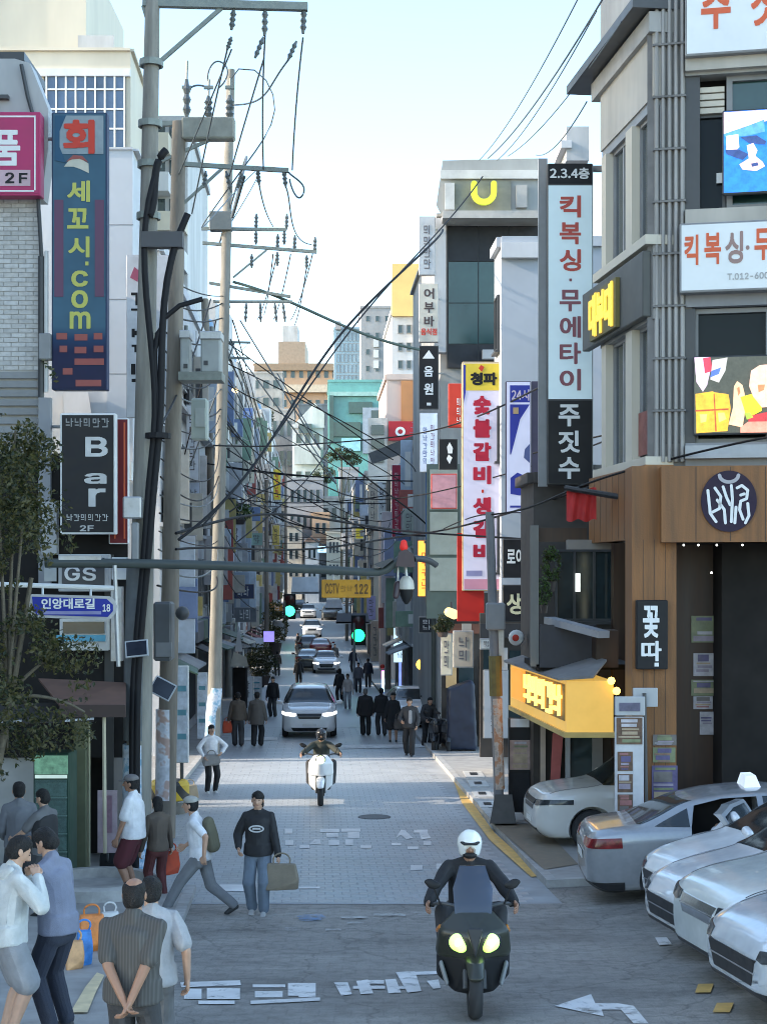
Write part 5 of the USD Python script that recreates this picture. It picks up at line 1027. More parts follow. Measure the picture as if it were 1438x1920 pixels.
sign('yellow_sign', 'small yellow square sign deep in the right row', (667, 990, 681, 1010), 140, P_yellow, 0.2, frame_w, 0.05, [('emblem', 'panel', (675, 994, 681, 1006), frame_g)])
sign('blue_sign', 'blue upright sign beside the green tree on the left row', (456, 765, 474, 830), 95, M('sign_periwinkle', (0.22, 0.3, 0.6)), 0.2, frame_w, 0.05, [('small_print', 'marks', (461, 770, 469, 825), P_white, 5)])
sign('violet_sign', 'short glowing violet sign at the left pavement by the far crossing', (494, 1184, 514, 1204), 95, M('lit_violet', (0.3, 0.25, 0.8), emit=0.3), 0.2, frame_d, 0.03)
# many smaller projecting shop signs down both rows: each its own thing
row_signs = [
 ('white shop sign with black print, upright, behind the transformer boxes', (350, 760, 372, 900), 62, (0.6, 0.62, 0.66), '부동산중개'), ('pale blue upright shop sign low beside the third pole', (352, 905, 374, 1000), 60, (0.5, 0.56, 0.68), '미용실이층'),
 ('white upright board with grey print under the pale blue shop sign', (340, 1005, 366, 1120), 55, (0.6, 0.61, 0.64), '안경원일'), ('round cornered white sign with dark print left of the third pole', (376, 930, 394, 990), 72, (0.6, 0.6, 0.6), '내과'),
 ('mauve striped shop sign on the left row', (404, 1020, 428, 1085), 84, (0.4, 0.32, 0.38), '호프광장'), ('white square shop sign with blue print on the left row', (430, 985, 452, 1018), 88, (0.55, 0.58, 0.66), '한의'),
 ('brown upright shop sign on the left row', (406, 870, 420, 930), 90, (0.25, 0.18, 0.13), '커피점'), ('cream upright shop sign under the blue sign', (462, 840, 476, 905), 116, (0.55, 0.5, 0.4), '분식집'),
 ('white upright shop sign beside the yellow upright sign', (492, 870, 506, 930), 130, (0.62, 0.62, 0.62), '의원'), ('mint shop sign low on the left row', (470, 1000, 492, 1022), 118, (0.3, 0.45, 0.4), '꽃집'),
 ('dark navy shop sign on the left row over the pavement', (436, 1096, 476, 1122), 92, (0.05, 0.06, 0.12), '주점'), ('orange shop sign by the far green light', (506, 1132, 530, 1146), 125, (0.45, 0.2, 0.04), '통닭'),
 ('grey shop sign with pale print above the far crossing on the left', (440, 1140, 480, 1166), 90, (0.2, 0.21, 0.23), '세탁'), ('white shop sign with black letters near the left parked bikes', (450, 1270, 474, 1316), 66, (0.6, 0.62, 0.64), '메뉴'),
 ('purple and white upright shop sign in the right row', (688, 1118, 704, 1162), 112, (0.4, 0.36, 0.56), '당구'), ('beige upright shop sign under the dark pitched roof', (692, 910, 706, 985), 108, (0.5, 0.46, 0.38), '갈비집'),
 ('white upright shop sign right of the beige one', (709, 905, 722, 975), 96, (0.62, 0.62, 0.6), '치과'), ('grey green shop sign in the right row', (756, 955, 778, 1005), 72, (0.3, 0.34, 0.3), '국수'),
 ('red square shop sign low in the right row', (766, 1046, 780, 1062), 70, (0.42, 0.05, 0.05), '회'), ('tall narrow beige shop sign near the walking signal', (697, 1165, 710, 1240), 92, (0.5, 0.4, 0.3), '편의점'),
 ('dark wide shop sign over the right pavement behind the lamp', (786, 1158, 815, 1186), 62, (0.03, 0.03, 0.035), '노래'), ('cream rounded poster board behind the black parked van', (828, 1190, 846, 1265), 56, (0.5, 0.46, 0.36), '족발'),
 ('brown and white poster board behind the post', (852, 1185, 886, 1250), 52, (0.45, 0.38, 0.3), '안주'), ('small white sign on the pole right of the red base', (902, 1200, 922, 1216), 40, (0.62, 0.62, 0.6), '출구'),
 ('pale blue glowing shop sign over the street far away', (596, 1024, 612, 1036), 200, (0.4, 0.65, 0.85), '약'), ('white shop sign at the end of the street', (640, 1000, 656, 1030), 190, (0.62, 0.62, 0.62), '은행'),
 ('grey shop sign at the end of the street under the low white block', (560, 1062, 590, 1076), 240, (0.45, 0.47, 0.5), '마트')]
for lab, qd, Y, col, tx in row_signs:
    Y = min(Y, 0.96 * (13200 / (590 - qd[0]) if qd[0] < 580 else 12600 / max(qd[2] - 590, 20)))
    nm = 'shop_sign'; fm_ = M('rs_%d' % abs(hash(tuple(int(c * 100) for c in col)) % 99991), col, var=0.15, scale=2, emit=0.5 if 'glowing' in lab else 0)
    w, h = qd[2] - qd[0], qd[3] - qd[1]; dark = sum(col) < 0.9; kind = 'col' if h > w else 'row'
    ins = (qd[0] + w * 0.22, qd[1] + h * 0.12, qd[2] - w * 0.22, qd[3] - h * 0.12)
    sign(nm, lab, qd, Y, fm_, 0.15, alum, 0.03, [('small_print', 'marks', ins, P_white if dark else M('print_dark', (0.12, 0.11, 0.12)), len(tx))])
# orange board hanging over the street, and the letter on the crown
t, fr = sign('camera_notice', 'orange notice board hanging from the mast arm over the street', (604, 1088, 694, 1120), 25.6, M('board_amber', (0.5, 0.24, 0.01), rough=0.5), 0.04, M('board_amber', (0.5, 0.24, 0.01)), 0.01, [('lettering', 'row', (610, 1094, 636, 1113), M('print_brown', (0.12, 0.06, 0.01)), 'CCTV', {'bold': 1}), ('small_print', 'marks', (638, 1098, 662, 1109), M('print_ochre', (0.3, 0.16, 0.02)), 2), ('lettering', 'row', (665, 1095, 690, 1114), M('print_brown', (0.12, 0.06, 0.01)), '122', {'bold': 2})])
m = MB(); [m.cyl(at(x, 1088, 25.6), at(x, 1062, 25.6), 0.012, 5) for x in (625, 672)]; m.put(t, 'hanger', steel)
cu = at(907, 345, 48.8); t = thing('letter_sign', 'yellow green rounded U shaped letter on the concrete crown', 'sign', base=cu)
u_ = LineString([(-0.3, 0.12)] + [(0.3 * math.cos(a), -0.14 + 0.3 * math.sin(a)) for a in np.linspace(math.pi, 2 * math.pi, 14)] + [(0.3, 0.12)]).buffer(0.09, quad_segs=4)
MB().prism(u_, 0.12, Fr(cu - V3(0, 0, 0.12), RX)).put(t, 'letter', M('lime', (0.55, 0.62, 0.04), emit=0.12))
# ------------------------------------------------------------------ utility poles, wires, lamps, signals
polem = M('pole_concrete', (0.21, 0.2, 0.175), rough=0.8, var=0.4, scale=4, bump=0.2, bscale=60, streak=0.15, detail=8)
polem2 = M('pole_brownish', (0.2, 0.172, 0.14), rough=0.8, var=0.4, scale=4, streak=0.15, detail=8)
rubber = M('cable_black', (0.012, 0.012, 0.014), rough=0.6, var=0.2, spec=0.2)
wirem = M('wire_grey', (0.075, 0.09, 0.1), rough=0.5, var=0.2)
armm = M('crossarm_steel', (0.2, 0.22, 0.2), rough=0.5, metal=0.4, var=0.2, scale=8)
ins_m = M('insulator_dark', (0.09, 0.1, 0.1), rough=0.25, var=0.2)
posterm = M('pole_wrap', (0.5, 0.55, 0.62), rough=0.5, var=0.2, scale=5, detail=3, alt=(0.22, 0.4, 0.55))
def sagged(p, q, sag, n=14):
    t = np.linspace(0, 1, n)[:, None]; w = p + (q - p) * t; w[:, 2] -= 4 * sag * (t * (1 - t))[:, 0]; return w
def spline(pts, n=22):
    pts = np.array(pts, float); s = np.r_[0, np.cumsum(np.linalg.norm(np.diff(pts, axis=0), axis=1))]
    from scipy.interpolate import CubicSpline
    return CubicSpline(s, pts)(np.linspace(0, s[-1], n))
def pole(label, top, foot, Yd, r0, r1, mt, name='utility_pole', wrap=True):
    p = at(*top, Yd); q = at(foot[0], 1000, Yd); g = float(G(q[0], Yd)); q[2] = g - 0.3
    t = thing(name, label, 'utility pole', base=(q[0], q[1], g))
    MB().tube([q, (p + q) / 2, p], [r0, (r0 + r1) / 2, r1], 14).put(t, 'shaft', mt, 35)
    return t, p, q
def arm(t, p0, p1, Y, w=0.09, nm='crossarm'): MB().beam(at(*p0, Y), at(*p1, Y), w, w).put(t, nm, armm)
def insulator(t, p, q, Y, r=0.055):
    a, b = at(*p, Y), at(*q, Y); L = np.linalg.norm(b - a); n = 9
    rr = [r * (0.55 if i % 2 else 1.0) for i in range(n)]; rr[0] = rr[-1] = r * 0.4
    MB().tube(np.linspace(a, b, n), rr, 8).put(t, 'insulator', ins_m)
Y1 = 25.0
T1, p1, q1 = pole('big concrete utility pole in the left foreground with black cables bundled on it', (287, -60), (256, 1640), Y1, 0.215, 0.11, polem)
arm(T1, (268, 4), (577, 12), Y1, 0.12); arm(T1, (296, 118), (422, 8), Y1, 0.06, 'brace'); arm(T1, (268, 10), (275, 34), Y1, 0.05, 'bracket')
for a, b in (((438, 16), (434, 55)), ((497, 14), (496, 66)), ((570, 14), (568, 62))): insulator(T1, a, b, Y1)
for a, b in (((434, 68), (426, 92)), ((494, 68), (478, 108)), ((556, 76), (540, 112))): insulator(T1, a, b, Y1, 0.045)
for py in (118, 232, 308, 405): 
    x = 287 - 31 * (py + 60) / 1700; c = at(x, py, Y1); MB().lathe([(0.16, -0.05), (0.19, -0.05), (0.19, 0.05), (0.16, 0.05)], c, 12).put(T1, 'pole_band', armm); MB().cyl(at(x - 22, py, Y1), at(x + 22, py, Y1), 0.02, 6).put(T1, 'step_bolt', armm)
def on1(py, dx=0.0, dy=0.0): return at(287 - 31 * (py + 60) / 1700 + dx, py, Y1 - 0.2 + dy)
# bundled black cables coming down the pole
for (a, mid, b, r) in ((268, 292, 296, 0.05), (330, 302, 304, 0.055), (300, 300, 300, 0.04)):
    pts = [at({268: 290, 330: 352, 300: 380}[a], {268: 330, 330: 400, 300: 560}[a], Y1 - 0.3)] + [at(mid - 6 + {268: -12, 330: 16, 300: 20}[a] * 0.6, 600, Y1 - 0.33), at(mid - 2, 790, Y1 - 0.34), at(mid - 12, 900, Y1 - 0.33), at(b - 26, 1040, Y1 - 0.32), at(b - 44, 1250, Y1 - 0.3), at(b - 48, 1500, Y1 - 0.28), at(b - 50, 1630, Y1 - 0.28)]
    MB().tube(spline(pts, 30), r, 8).put(T1, 'cable', rubber, True)
MB().tube(spline([at(312, 280, Y1 - 0.25), at(298, 300, Y1 - 0.27), at(290, 345, Y1 - 0.28), at(280, 405, Y1 - 0.3)]), 0.06, 8).put(T1, 'cable', rubber, True)
MB().lathe([(0.12, -0.04), (0.2, -0.04), (0.2, 0.04), (0.12, 0.04)], at(296, 817, Y1 - 0.36), 12).put(T1, 'cable_clamp', rubber)
MB().box(at(264, 462, Y1 - 0.4), at(345, 438, Y1 - 0.2)).put(T1, 'clamp_arm', M('arm_black', (0.06, 0.06, 0.065)))
MB().cbox(at(230, 972, Y1 - 0.45), at(268, 932, Y1 - 0.25), 0.02).put(T1, 'junction_box', steel)
MB().cbox(at(246, 1050, Y1 - 0.4), at(262, 980, Y1 - 0.25), 0.02).put(T1, 'junction_box', frame_g)
MB().tube([at(256, 1396, Y1) , at(256, 1500, Y1), at(256, 1640, Y1)], [0.214, 0.218, 0.225], 14).put(T1, 'poster_wrap', posterm, 35)
MB().tube([at(262, 1060, Y1), at(258, 1240, Y1), at(257, 1388, Y1)], [0.205, 0.21, 0.213], 14).put(T1, 'lower_sleeve', M('sleeve_grey', (0.12, 0.13, 0.135), var=0.2, scale=5), 35)
# solar panels / tilted boards
fr = Fr(at(258, 1216, Y1 - 0.35), (1, 0, -0.02), (0, 0.25, 0.97)); 
def tilted(t, c, w, h, ang, Yd):
    a = math.radians(ang); r = V3(math.cos(a), 0, math.sin(a)); u = V3(-math.sin(a), 0.3, math.cos(a)); u /= np.linalg.norm(u); f_ = Fr(at(*c, Yd), r, u)
    MB().cbox((-w / 2, -h / 2, -0.03), (w / 2, h / 2, 0.0), 0.008, f_).put(t, 'panel_frame', steel); MB().box((-w / 2 + 0.025, -h / 2 + 0.025, 0.0), (w / 2 - 0.025, h / 2 - 0.025, 0.006), f_).put(t, 'panel_cells', M('solar_dark', (0.015, 0.018, 0.03), rough=0.15))
ts = thing('solar_panel', 'small tilted solar panel strapped upright on the big pole', 'solar panel', base=at(256, 1240, Y1 - 0.4)); tilted(ts, (256, 1216), 0.36, 0.27, 6, Y1 - 0.42)
ts = thing('solar_panel', 'small diamond tilted solar panel on the second pole beside the big pole', 'solar panel', base=at(305, 1310, 28.6)); tilted(ts, (305, 1291), 0.42, 0.33, -28, 28.6)
Y2 = 30.0
T2, p2, q2 = pole('second concrete utility pole with cutout switches on its top bracket', (336, 228), (310, 1550), Y2, 0.185, 0.13, polem2)
MB().cbox(at(340, 258, Y2 - 0.15), at(442, 226, Y2 + 0.15), 0.03).put(T2, 'switch_box', M('box_olive', (0.25, 0.25, 0.21), var=0.2, scale=4))
arm(T2, (280, 232), (345, 230), Y2, 0.09); arm(T2, (288, 308), (392, 262), Y2, 0.06, 'brace'); arm(T2, (328, 306), (541, 319), Y2, 0.08); arm(T2, (345, 380), (420, 312), Y2, 0.05, 'brace')
for x, yt in ((350, 118), (391, 150), (431, 148)):
    insulator(T2, (x, 224), (x, yt + 30), Y2, 0.085); MB().cyl(at(x, yt + 30, Y2), at(x + 1, yt - (2 if x > 351 else 5), Y2), 0.025, 6).put(T2, 'terminal', armm); MB().box(at(x - 9, 165, Y2 - 0.03), at(x + 9, 161, Y2 + 0.03)).put(T2, 'switch_blade', armm)
for a, b in (((386, 320), (382, 352)), ((424, 320), (434, 360)), ((483, 318), (486, 345)), ((532, 318), (536, 350))): insulator(T2, a, b, Y2, 0.05)
for a, b in (((455, 325), (446, 352)),): insulator(T2, a, b, Y2, 0.05)
tr = [thing('transformer', 'grey pole transformer box, left one of the pair on the second pole', 'transformer', base=at(372, 705, Y2)), thing('transformer', 'grey pole transformer box with lid, right one of the pair on the second pole', 'transformer', base=at(408, 700, Y2))]
bxm = M('transformer_grey', (0.33, 0.35, 0.34), rough=0.45, var=0.12, scale=3)
for t, (x0, y0, x1, y1) in zip(tr, ((338, 632, 360, 704), (376, 634, 418, 698))):
    MB().cbox(at(x0, y1, Y2 - 0.5), at(x1, y0, Y2 - 0.05), 0.03).put(t, 'tank', bxm); MB().cbox(at(x0 - 2, y0 + 1, Y2 - 0.54), at(x1 + 2, y0 - 6, Y2 - 0.02), 0.012).put(t, 'lid', steel)
    MB().box(at(x0 + 6, y1 - 14, Y2 - 0.515), at(x0 + 14, y1 - 22, Y2 - 0.5)).put(t, 'name_plate', frame_d); MB().cyl(at((x0 + x1) / 2, y0 - 6, Y2 - 0.25), at((x0 + x1) / 2, y0 - 22, Y2 - 0.25), 0.04, 8).put(t, 'bushing', ins_m)
MB().box(at(334, 712, Y2 - 0.6), at(422, 704, Y2)).put(T2, 'platform', armm)
t = thing('meter_cabinet', 'pale green meter cabinet under the transformers', 'cabinet', base=at(382, 820, Y2 + 3)); MB().cbox(at(358, 824, Y2 + 2.6), at(392, 750, Y2 + 3), 0.03).put(t, 'cabinet', M('cabinet_green', (0.36, 0.4, 0.36), var=0.1)); MB().box(at(366, 800, Y2 + 2.57), at(384, 765, Y2 + 2.6)).put(t, 'cabinet_door', M('cabinet_green2', (0.4, 0.43, 0.4)))
t = thing('equipment_cabinet', 'dark grey equipment cabinet on the second pole above the solar panel', 'cabinet', base=at(305, 1240, 29.2)); MB().cbox(at(287, 1240, 29.0), at(328, 1128, 29.5), 0.04).put(t, 'cabinet', M('cabinet_dark', (0.1, 0.105, 0.11), var=0.15)); MB().box(at(292, 1232, 28.97), at(322, 1205, 29.0)).put(t, 'cabinet_door', frame_g)
MB().addm(sph(at(342, 1150, 28.9), 0.13, 12)).put(t, 'alarm_horn', frame_d, True)
MB().tube([at(311, 1330, Y2), at(311, 1400, Y2), at(310, 1500, Y2)], [0.188, 0.19, 0.193], 14).put(T2, 'poster_wrap', M('poster_mix', (0.55, 0.56, 0.6), rough=0.5, var=0.2, scale=4, detail=2, alt=(0.5, 0.35, 0.3)), 35)
Y3 = 46.0
T3, p3, q3 = pole('slim third utility pole leaning beside the second on the left', (433, 130), (398, 1400), Y3, 0.2, 0.12, polem)
for a, b, w in (((378, 428), (537, 430), 0.09), ((380, 455), (594, 472), 0.09), ((392, 530), (545, 556), 0.08), ((400, 565), (548, 565), 0.07)): arm(T3, a, b, Y3, w)
arm(T3, (437, 520), (500, 468), Y3, 0.05, 'brace')
for x, y in ((480, 424), (537, 424), (520, 462), (552, 464), (590, 468)): insulator(T3, (x, y + 6), (x + 1, y - 24), Y3, 0.06)
for x, y in ((480, 432), (533, 432), (472, 476), (520, 472), (575, 478)): insulator(T3, (x, y), (x, y + 26), Y3, 0.06)
for x in (430, 462, 488, 515, 530): insulator(T3, (x, 566), (x + (x - 480) * 0.1, 604), Y3, 0.05)
MB().tube([at(404, 1290, Y3), at(399, 1340, Y3), at(397, 1400, Y3)], [0.2, 0.205, 0.21], 12).put(T3, 'poster_wrap', posterm, 35)
MB().cbox(at(392, 430, Y3 - 0.25), at(436, 400, Y3 + 0.1), 0.02).put(T3, 'switch_box', ins_m)
Y4 = 66.0
T4, p4, q4 = pole('pale square sleeved pole farther along the left pavement', (384, 560), (408, 1375), Y4, 0.22, 0.15, polem2)
for a, b in (((370, 640), (470, 642)), ((372, 668), (468, 672))): arm(T4, a, b, Y4, 0.09)
T5, p5, q5 = pole('far utility pole on the left with round meters', (425, 880), (428, 1340), 80, 0.2, 0.14, polem)
for (x, y) in ((424, 918), (436, 926), (426, 948)): MB().lathe([(0.001, -0.12), (0.22, -0.1), (0.22, 0.1), (0.001, 0.12)], at(x, y, 79.5), 14, 1).put(T5, 'drum', whitew)
for lab, x, yt, yf, Y in (('thin far utility pole left of the road near the far crossing', 500, 900, 1215, 105), ('thin far utility pole behind the yellow sign', 536, 860, 1180, 160), ('dark utility pole by the orange glowing sign on the right', 814, 1005, 1400, 52), ('thin utility pole in the right row by the walking signal', 728, 900, 1300, 88), ('thin far pole at the right edge of the far road', 650, 960, 1190, 150)):
    t, p, q = pole(lab, (x, yt), (x, yf), Y, *((0.16, 0.12, polem2) if Y > 60 else (0.11, 0.09, M('pole_darkgreen', (0.07, 0.08, 0.07), var=0.2))))
    arm(t, (x - 1000 / Y, yt + 600 / Y), (x + 1000 / Y, yt + 600 / Y), Y, 0.08); arm(t, (x - 700 / Y, yt + 1400 / Y), (x + 700 / Y, yt + 1400 / Y), Y, 0.08)
# right post with dark sleeve by the kerb
Yq = 31.2
t, p, q = pole('slim grey post with weighted dark base on the right kerb', (918, 960), (938, 1548), Yq, 0.1, 0.085, M('post_steel', (0.17, 0.17, 0.18), rough=0.5, var=0.2), 'street_post')
MB().hull([at(918, 1545, Yq - 0.35), at(968, 1545, Yq - 0.35), at(918, 1545, Yq + 0.25) , at(968, 1545, Yq + 0.25), at(928, 1490, Yq - 0.2), at(960, 1490, Yq - 0.2), at(928, 1490, Yq + 0.2), at(960, 1490, Yq + 0.2)]).put(t, 'base_block', M('base_dark', (0.07, 0.068, 0.065), var=0.3, scale=5))
MB().cyl(at(928, 1230, Yq), at(930, 1305, Yq), 0.13, 10).put(t, 'sleeve', M('sleeve_olive', (0.14, 0.11, 0.03), var=0.3, scale=8)); MB().cyl(at(931, 1310, Yq), at(936, 1480, Yq), 0.11, 10).put(t, 'sticker_wrap', M('sticker_wrap', (0.4, 0.33, 0.28), var=0.3, scale=7, alt=(0.45, 0.22, 0.12)))
MB().cbox(at(912, 1182, Yq - 0.2), at(945, 1130, Yq + 0.1), 0.03).put(t, 'speaker_box', frame_g)
MB().box(at(918, 1250, Yq + 0.05), at(944, 1165, Yq + 0.15)).put(t, 'plate', steel)
# ---- wires
def wire(label, pts, r0_, mt=None, name='power_line', group='overhead wires and cables', cat='wire'):
    r = r0_ * (.62 if r0_ > .02 else .9)
    P = spline([at(*p) for p in pts], 12 + 6 * len(pts)) if len(pts) > 2 else sagged(at(*pts[0]), at(*pts[1]), 0.25, 16)
    MB().tube(P, r, 6).put(None, name, mt or rubber, True, label=label, cat=cat, group=group)
W = wire
W('thick dark cable slanting from the left poles up to the right over the street', [(335, 1012, 27), (470, 880, 29), (640, 625, 33), (700, 560, 34), (830, 430, 38)], 0.042)
W('second dark cable running just beside the thick slanting cable', [(380, 985, 28), (480, 865, 30), (655, 622, 34), (760, 500, 37), (905, 330, 42)], 0.028)
for i, (x0, x1, lab) in enumerate(((898, 1092, 'leftmost of the thin wires rising to the upper right'), (915, 1140, 'second of the thin wires rising to the upper right'), (932, 1118, 'thin wire crossing the others at the upper right'), (952, 1165, 'thin wire rising past the corner roof'), (1005, 1100, 'lowest thin wire at the upper right by the roof'))):
    W(lab, [(x0, (300, 296, 300, 292, 290)[i], 47), (x1, (-20, -20, 20, 40, 190)[i], 24)], 0.014 if i != 1 else 0.02, wirem)
W('thick cable dipping from the third pole to the stacked signs on the right', [(437, 528, 46), (500, 548, 46), (620, 600, 47), (700, 632, 48), (786, 655, 49)], 0.07, M('wire_green', (0.07, 0.1, 0.085), rough=0.5))
W('dark wire crossing level behind the mast arm to the right buildings', [(330, 1000, 28), (420, 975, 30), (540, 965, 33), (680, 985, 36), (810, 1000, 40), (1000, 1012, 36)], 0.045)
W('dark messenger cable crossing below the first with a splice', [(330, 1030, 28), (480, 1030, 32), (600, 1028, 35), (740, 1008, 38), (820, 996, 41), (960, 960, 35), (1130, 905, 29)], 0.04)
W('cable crossing the street at the level of the yellow sign', [(400, 835, 40), (520, 836, 42), (620, 830, 44), (750, 818, 46), (870, 790, 43), (1010, 748, 33)], 0.035)
W('sagging cable between the left poles and the pink panel', [(430, 960, 38), (560, 900, 40), (640, 925, 43), (740, 935, 46), (850, 915, 44), (1000, 850, 34)], 0.03)
W('dark cable from the second pole down to the right over the orange board', [(440, 1020, 36), (540, 935, 38), (620, 830, 42)], 0.025)
W('cable falling from the splice to the dark pole on the right', [(615, 835, 44), (680, 890, 46), (760, 950, 49), (815, 1000, 52)], 0.04)
W('cable with loops crossing above the walking signal', [(500, 960, 60), (560, 985, 60), (660, 990, 58), (740, 1000, 54), (815, 1005, 52)], 0.05)
W('thin cable from the right post to the dark pole', [(815, 1000, 52), (870, 975, 42), (920, 965, 31.2)], 0.025)
W('cable from the right post up to the corner building', [(918, 965, 31.2), (1010, 945, 29), (1120, 900, 26.5), (1300, 850, 24.5), (1440, 820, 22)], 0.03)
for i, ((x0, y0), (x1, y1), lab) in enumerate((((434, 92), (334, 330), 'thin wire from the top arm down to the second pole'), ((495, 108), (430, 330), 'thin straight wire hanging from the middle of the top arm'), ((568, 70), (548, 318), 'thin wire hanging from the right end of the top arm'), ((497, 66), (494, 318), 'thin upright wire from the top arm to the second crossarm'), ((426, 92), (360, 400), 'thin wire slanting past the cutout switches'))):
    W(lab, [(x0, y0, Y1), ((x0 * 0.5 + x1 * 0.5) - 3, (y0 + y1) / 2 + 8, 27.5), (x1, y1, Y2)], 0.016, wirem)
W('looped jumper wire beside the cutout switches', [(391, 152, Y2), (393, 128, Y2), (408, 114, Y2), (424, 124, Y2), (422, 150, Y2), (408, 165, Y2)], 0.018, wirem)
W('large loop of wire right of the cutout switches', [(431, 150, Y2), (440, 132, Y2), (470, 128, Y2), (505, 160, Y2), (515, 205, Y2), (500, 250, Y2), (470, 295, Y2), (440, 360, Y2 + 8), (428, 425, Y3)], 0.022, wirem)
W('curved jumper wire from the top arm to the right switch', [(540, 112, Y1), (505, 165, 27), (470, 192, 29), (436, 196, Y2)], 0.018, wirem)
W('short jumper wire between the left and middle switches', [(352, 170, Y2), (365, 160, Y2), (380, 160, Y2), (390, 164, Y2)], 0.03, wirem)
W('curled wire loop at the right end of the second crossarm', [(541, 322, Y2), (560, 338, Y2), (570, 358, Y2), (562, 370, Y2), (550, 358, Y2), (544, 335, Y2)], 0.02, wirem)
W('wire drooping from the second crossarm end to the third pole arm', [(536, 350, Y2), (545, 400, 36), (560, 445, 42), (584, 458, Y3)], 0.018, wirem)
W('wire drooping from the second crossarm middle to the third pole arm', [(486, 345, Y2), (495, 385, 36), (512, 424, Y3)], 0.018, wirem)
W('thick service cable from the second crossarm to the third pole top', [(458, 330, Y2), (444, 370, 36), (425, 410, Y3), (410, 460, Y3)], 0.05, wirem)
for i, (x0, y0, x1, y1, lab) in enumerate(((520, 474, 482, 600, 'left of the thin wires fanning down under the third pole arms'), (545, 476, 512, 600, 'middle of the thin wires fanning down under the third pole arms'), (586, 476, 545, 600, 'right of the thin wires fanning down under the third pole arms'), (512, 476, 495, 590, 'short thin wire under the third pole arms'), (575, 500, 552, 610, 'outermost thin wire under the third pole arms'))):
    W(lab, [(x0, y0, Y3), (x1, y1, Y4)], 0.02, wirem)
for i, (x0, y0, x1, y1, lab) in enumerate(((395, 560, 300, 800, 'black cable from the third pole down to the big pole clamp'), (440, 640, 380, 760, 'cable drooping from the fourth pole arms'), (450, 600, 520, 700, 'cable slanting over the grey hillside house'), (430, 640, 560, 800, 'cable slanting down to the white gabled house'), (405, 600, 345, 800, 'cable running down behind the transformers'))):
    W(lab, [(x0, y0, Y3), ((x0 + x1) / 2 + 4, (y0 + y1) / 2 + 14, 46 if i else 34), (x1, y1, 60 if i else Y1)], 0.035, rubber if i in (0, 4) else wirem)
R = random.Random(3)
mess = ['first', 'second', 'third', 'fourth', 'fifth', 'sixth', 'seventh', 'eighth', 'ninth', 'tenth', 'eleventh', 'twelfth', 'thirteenth', 'fourteenth']
for i in range(14):
    Yw = 60 + i * 9; xl, xr_ = 590 + 3000 * (-4.3) / Yw, 590 + 3000 * 4.6 / Yw; yl_, yr_ = 880 + i * 14 + R.uniform(-25, 25), 900 + i * 12 + R.uniform(-25, 25)
    W(f'dark cable crossing the far street between the rows, {mess[i]} from the near end', [(xl, yl_, Yw), ((xl + xr_) / 2, (yl_ + yr_) / 2 + R.uniform(6, 16), Yw + 3), (xr_, yr_, Yw + R.uniform(-2, 10))], R.uniform(0.03, 0.06))
R2_ = random.Random(11); nth = ['first', 'second', 'third', 'fourth', 'fifth', 'sixth', 'seventh', 'eighth', 'ninth', 'tenth', 'eleventh', 'twelfth', 'thirteenth', 'fourteenth', 'fifteenth', 'sixteenth', 'seventeenth', 'eighteenth']
for i in range(18):
    ya = 520 + 34 * i; W(f'thin wire from the second pole to the third pole, {nth[i]} from the top', [(328 - .03 * ya, ya, Y2), (372 + R2_.uniform(-12, 20), ya + R2_.uniform(10, 45), 38), (428 - .02 * ya, ya + R2_.uniform(-30, 40), Y3)], R2_.uniform(.018, .034), R2_.choice((rubber, wirem)))
for i in range(14):
    ya = 600 + 34 * i; W(f'thin wire from the third pole down the left row, {nth[i]} from the top', [(424 - .02 * ya, ya, Y3), (445 + R2_.uniform(-8, 20), ya + 45 + R2_.uniform(0, 40), 62), (R2_.uniform(440, 500), ya + R2_.uniform(40, 110), 88)], R2_.uniform(.02, .036), R2_.choice((rubber, wirem)))
for i in range(8):
    ya = 640 + 40 * i; W(f'thin wire crossing from the third pole to the right buildings, {nth[i]} from the top', [(424, ya, Y3), (600 + R2_.uniform(-40, 40), ya + 90 + R2_.uniform(-20, 60), 50), (R2_.uniform(700, 800), 860 + 24 * i, 60)], R2_.uniform(.018, .03), R2_.choice((rubber, wirem)))
# long lines along the left row
for i in range(6): W(f'line running along the left row from pole to pole, {mess[i]} from the top', [(436 - 4 * i, 600 + 36 * i, Y3), (470 + 2 * i, 720 + 34 * i, 80), (505, 850 + 28 * i, 120), (535, 930 + 22 * i, 180)], 0.035)
# ---- mast arm with lamp and signal
t = thing('mast_arm', 'long dark horizontal mast arm across the street from the big pole', 'mast arm', base=at(256, 1060, Y1 - 0.45)); mastm = M('mast_green', (0.045, 0.055, 0.052), rough=0.45, var=0.15)
MB().tube(spline([at(85, 1056, Y1 - 0.5), at(260, 1057, Y1 - 0.5), at(480, 1063, Y1 - 0.5), at(690, 1073, Y1 - 0.5), at(722, 1070, Y1 - 0.5), at(738, 1058, Y1 - 0.5), at(752, 1046, Y1 - 0.5)], 40), [0.075] * 26 + list(np.linspace(0.075, 0.06, 14)), 10).put(t, 'arm', mastm, True)
MB().hull([at(x, y, Y1 - 0.5 + d) for x, y in ((700, 1058), (735, 1046), (737, 1050), (716, 1066)) for d in (-0.12, 0.12)]).put(t, 'lamp_head', frame_d)
MB().box(at(110, 1050, Y1 - 0.56), at(192, 1043, Y1 - 0.44)).put(t, 'cable_tray', steel)
t = thing('beacon', 'red warning beacon above a dark bracket at the end of the mast arm', 'beacon', base=at(758, 1062, Y1 - 0.5))
MB().addm(hullb((at(757, 1026, Y1 - 0.5), 0.065), (at(757, 1018, Y1 - 0.5), 0.05))).put(t, 'red_lens', M('lens_red', (0.5, 0.02, 0.015), emit=0.12), True)
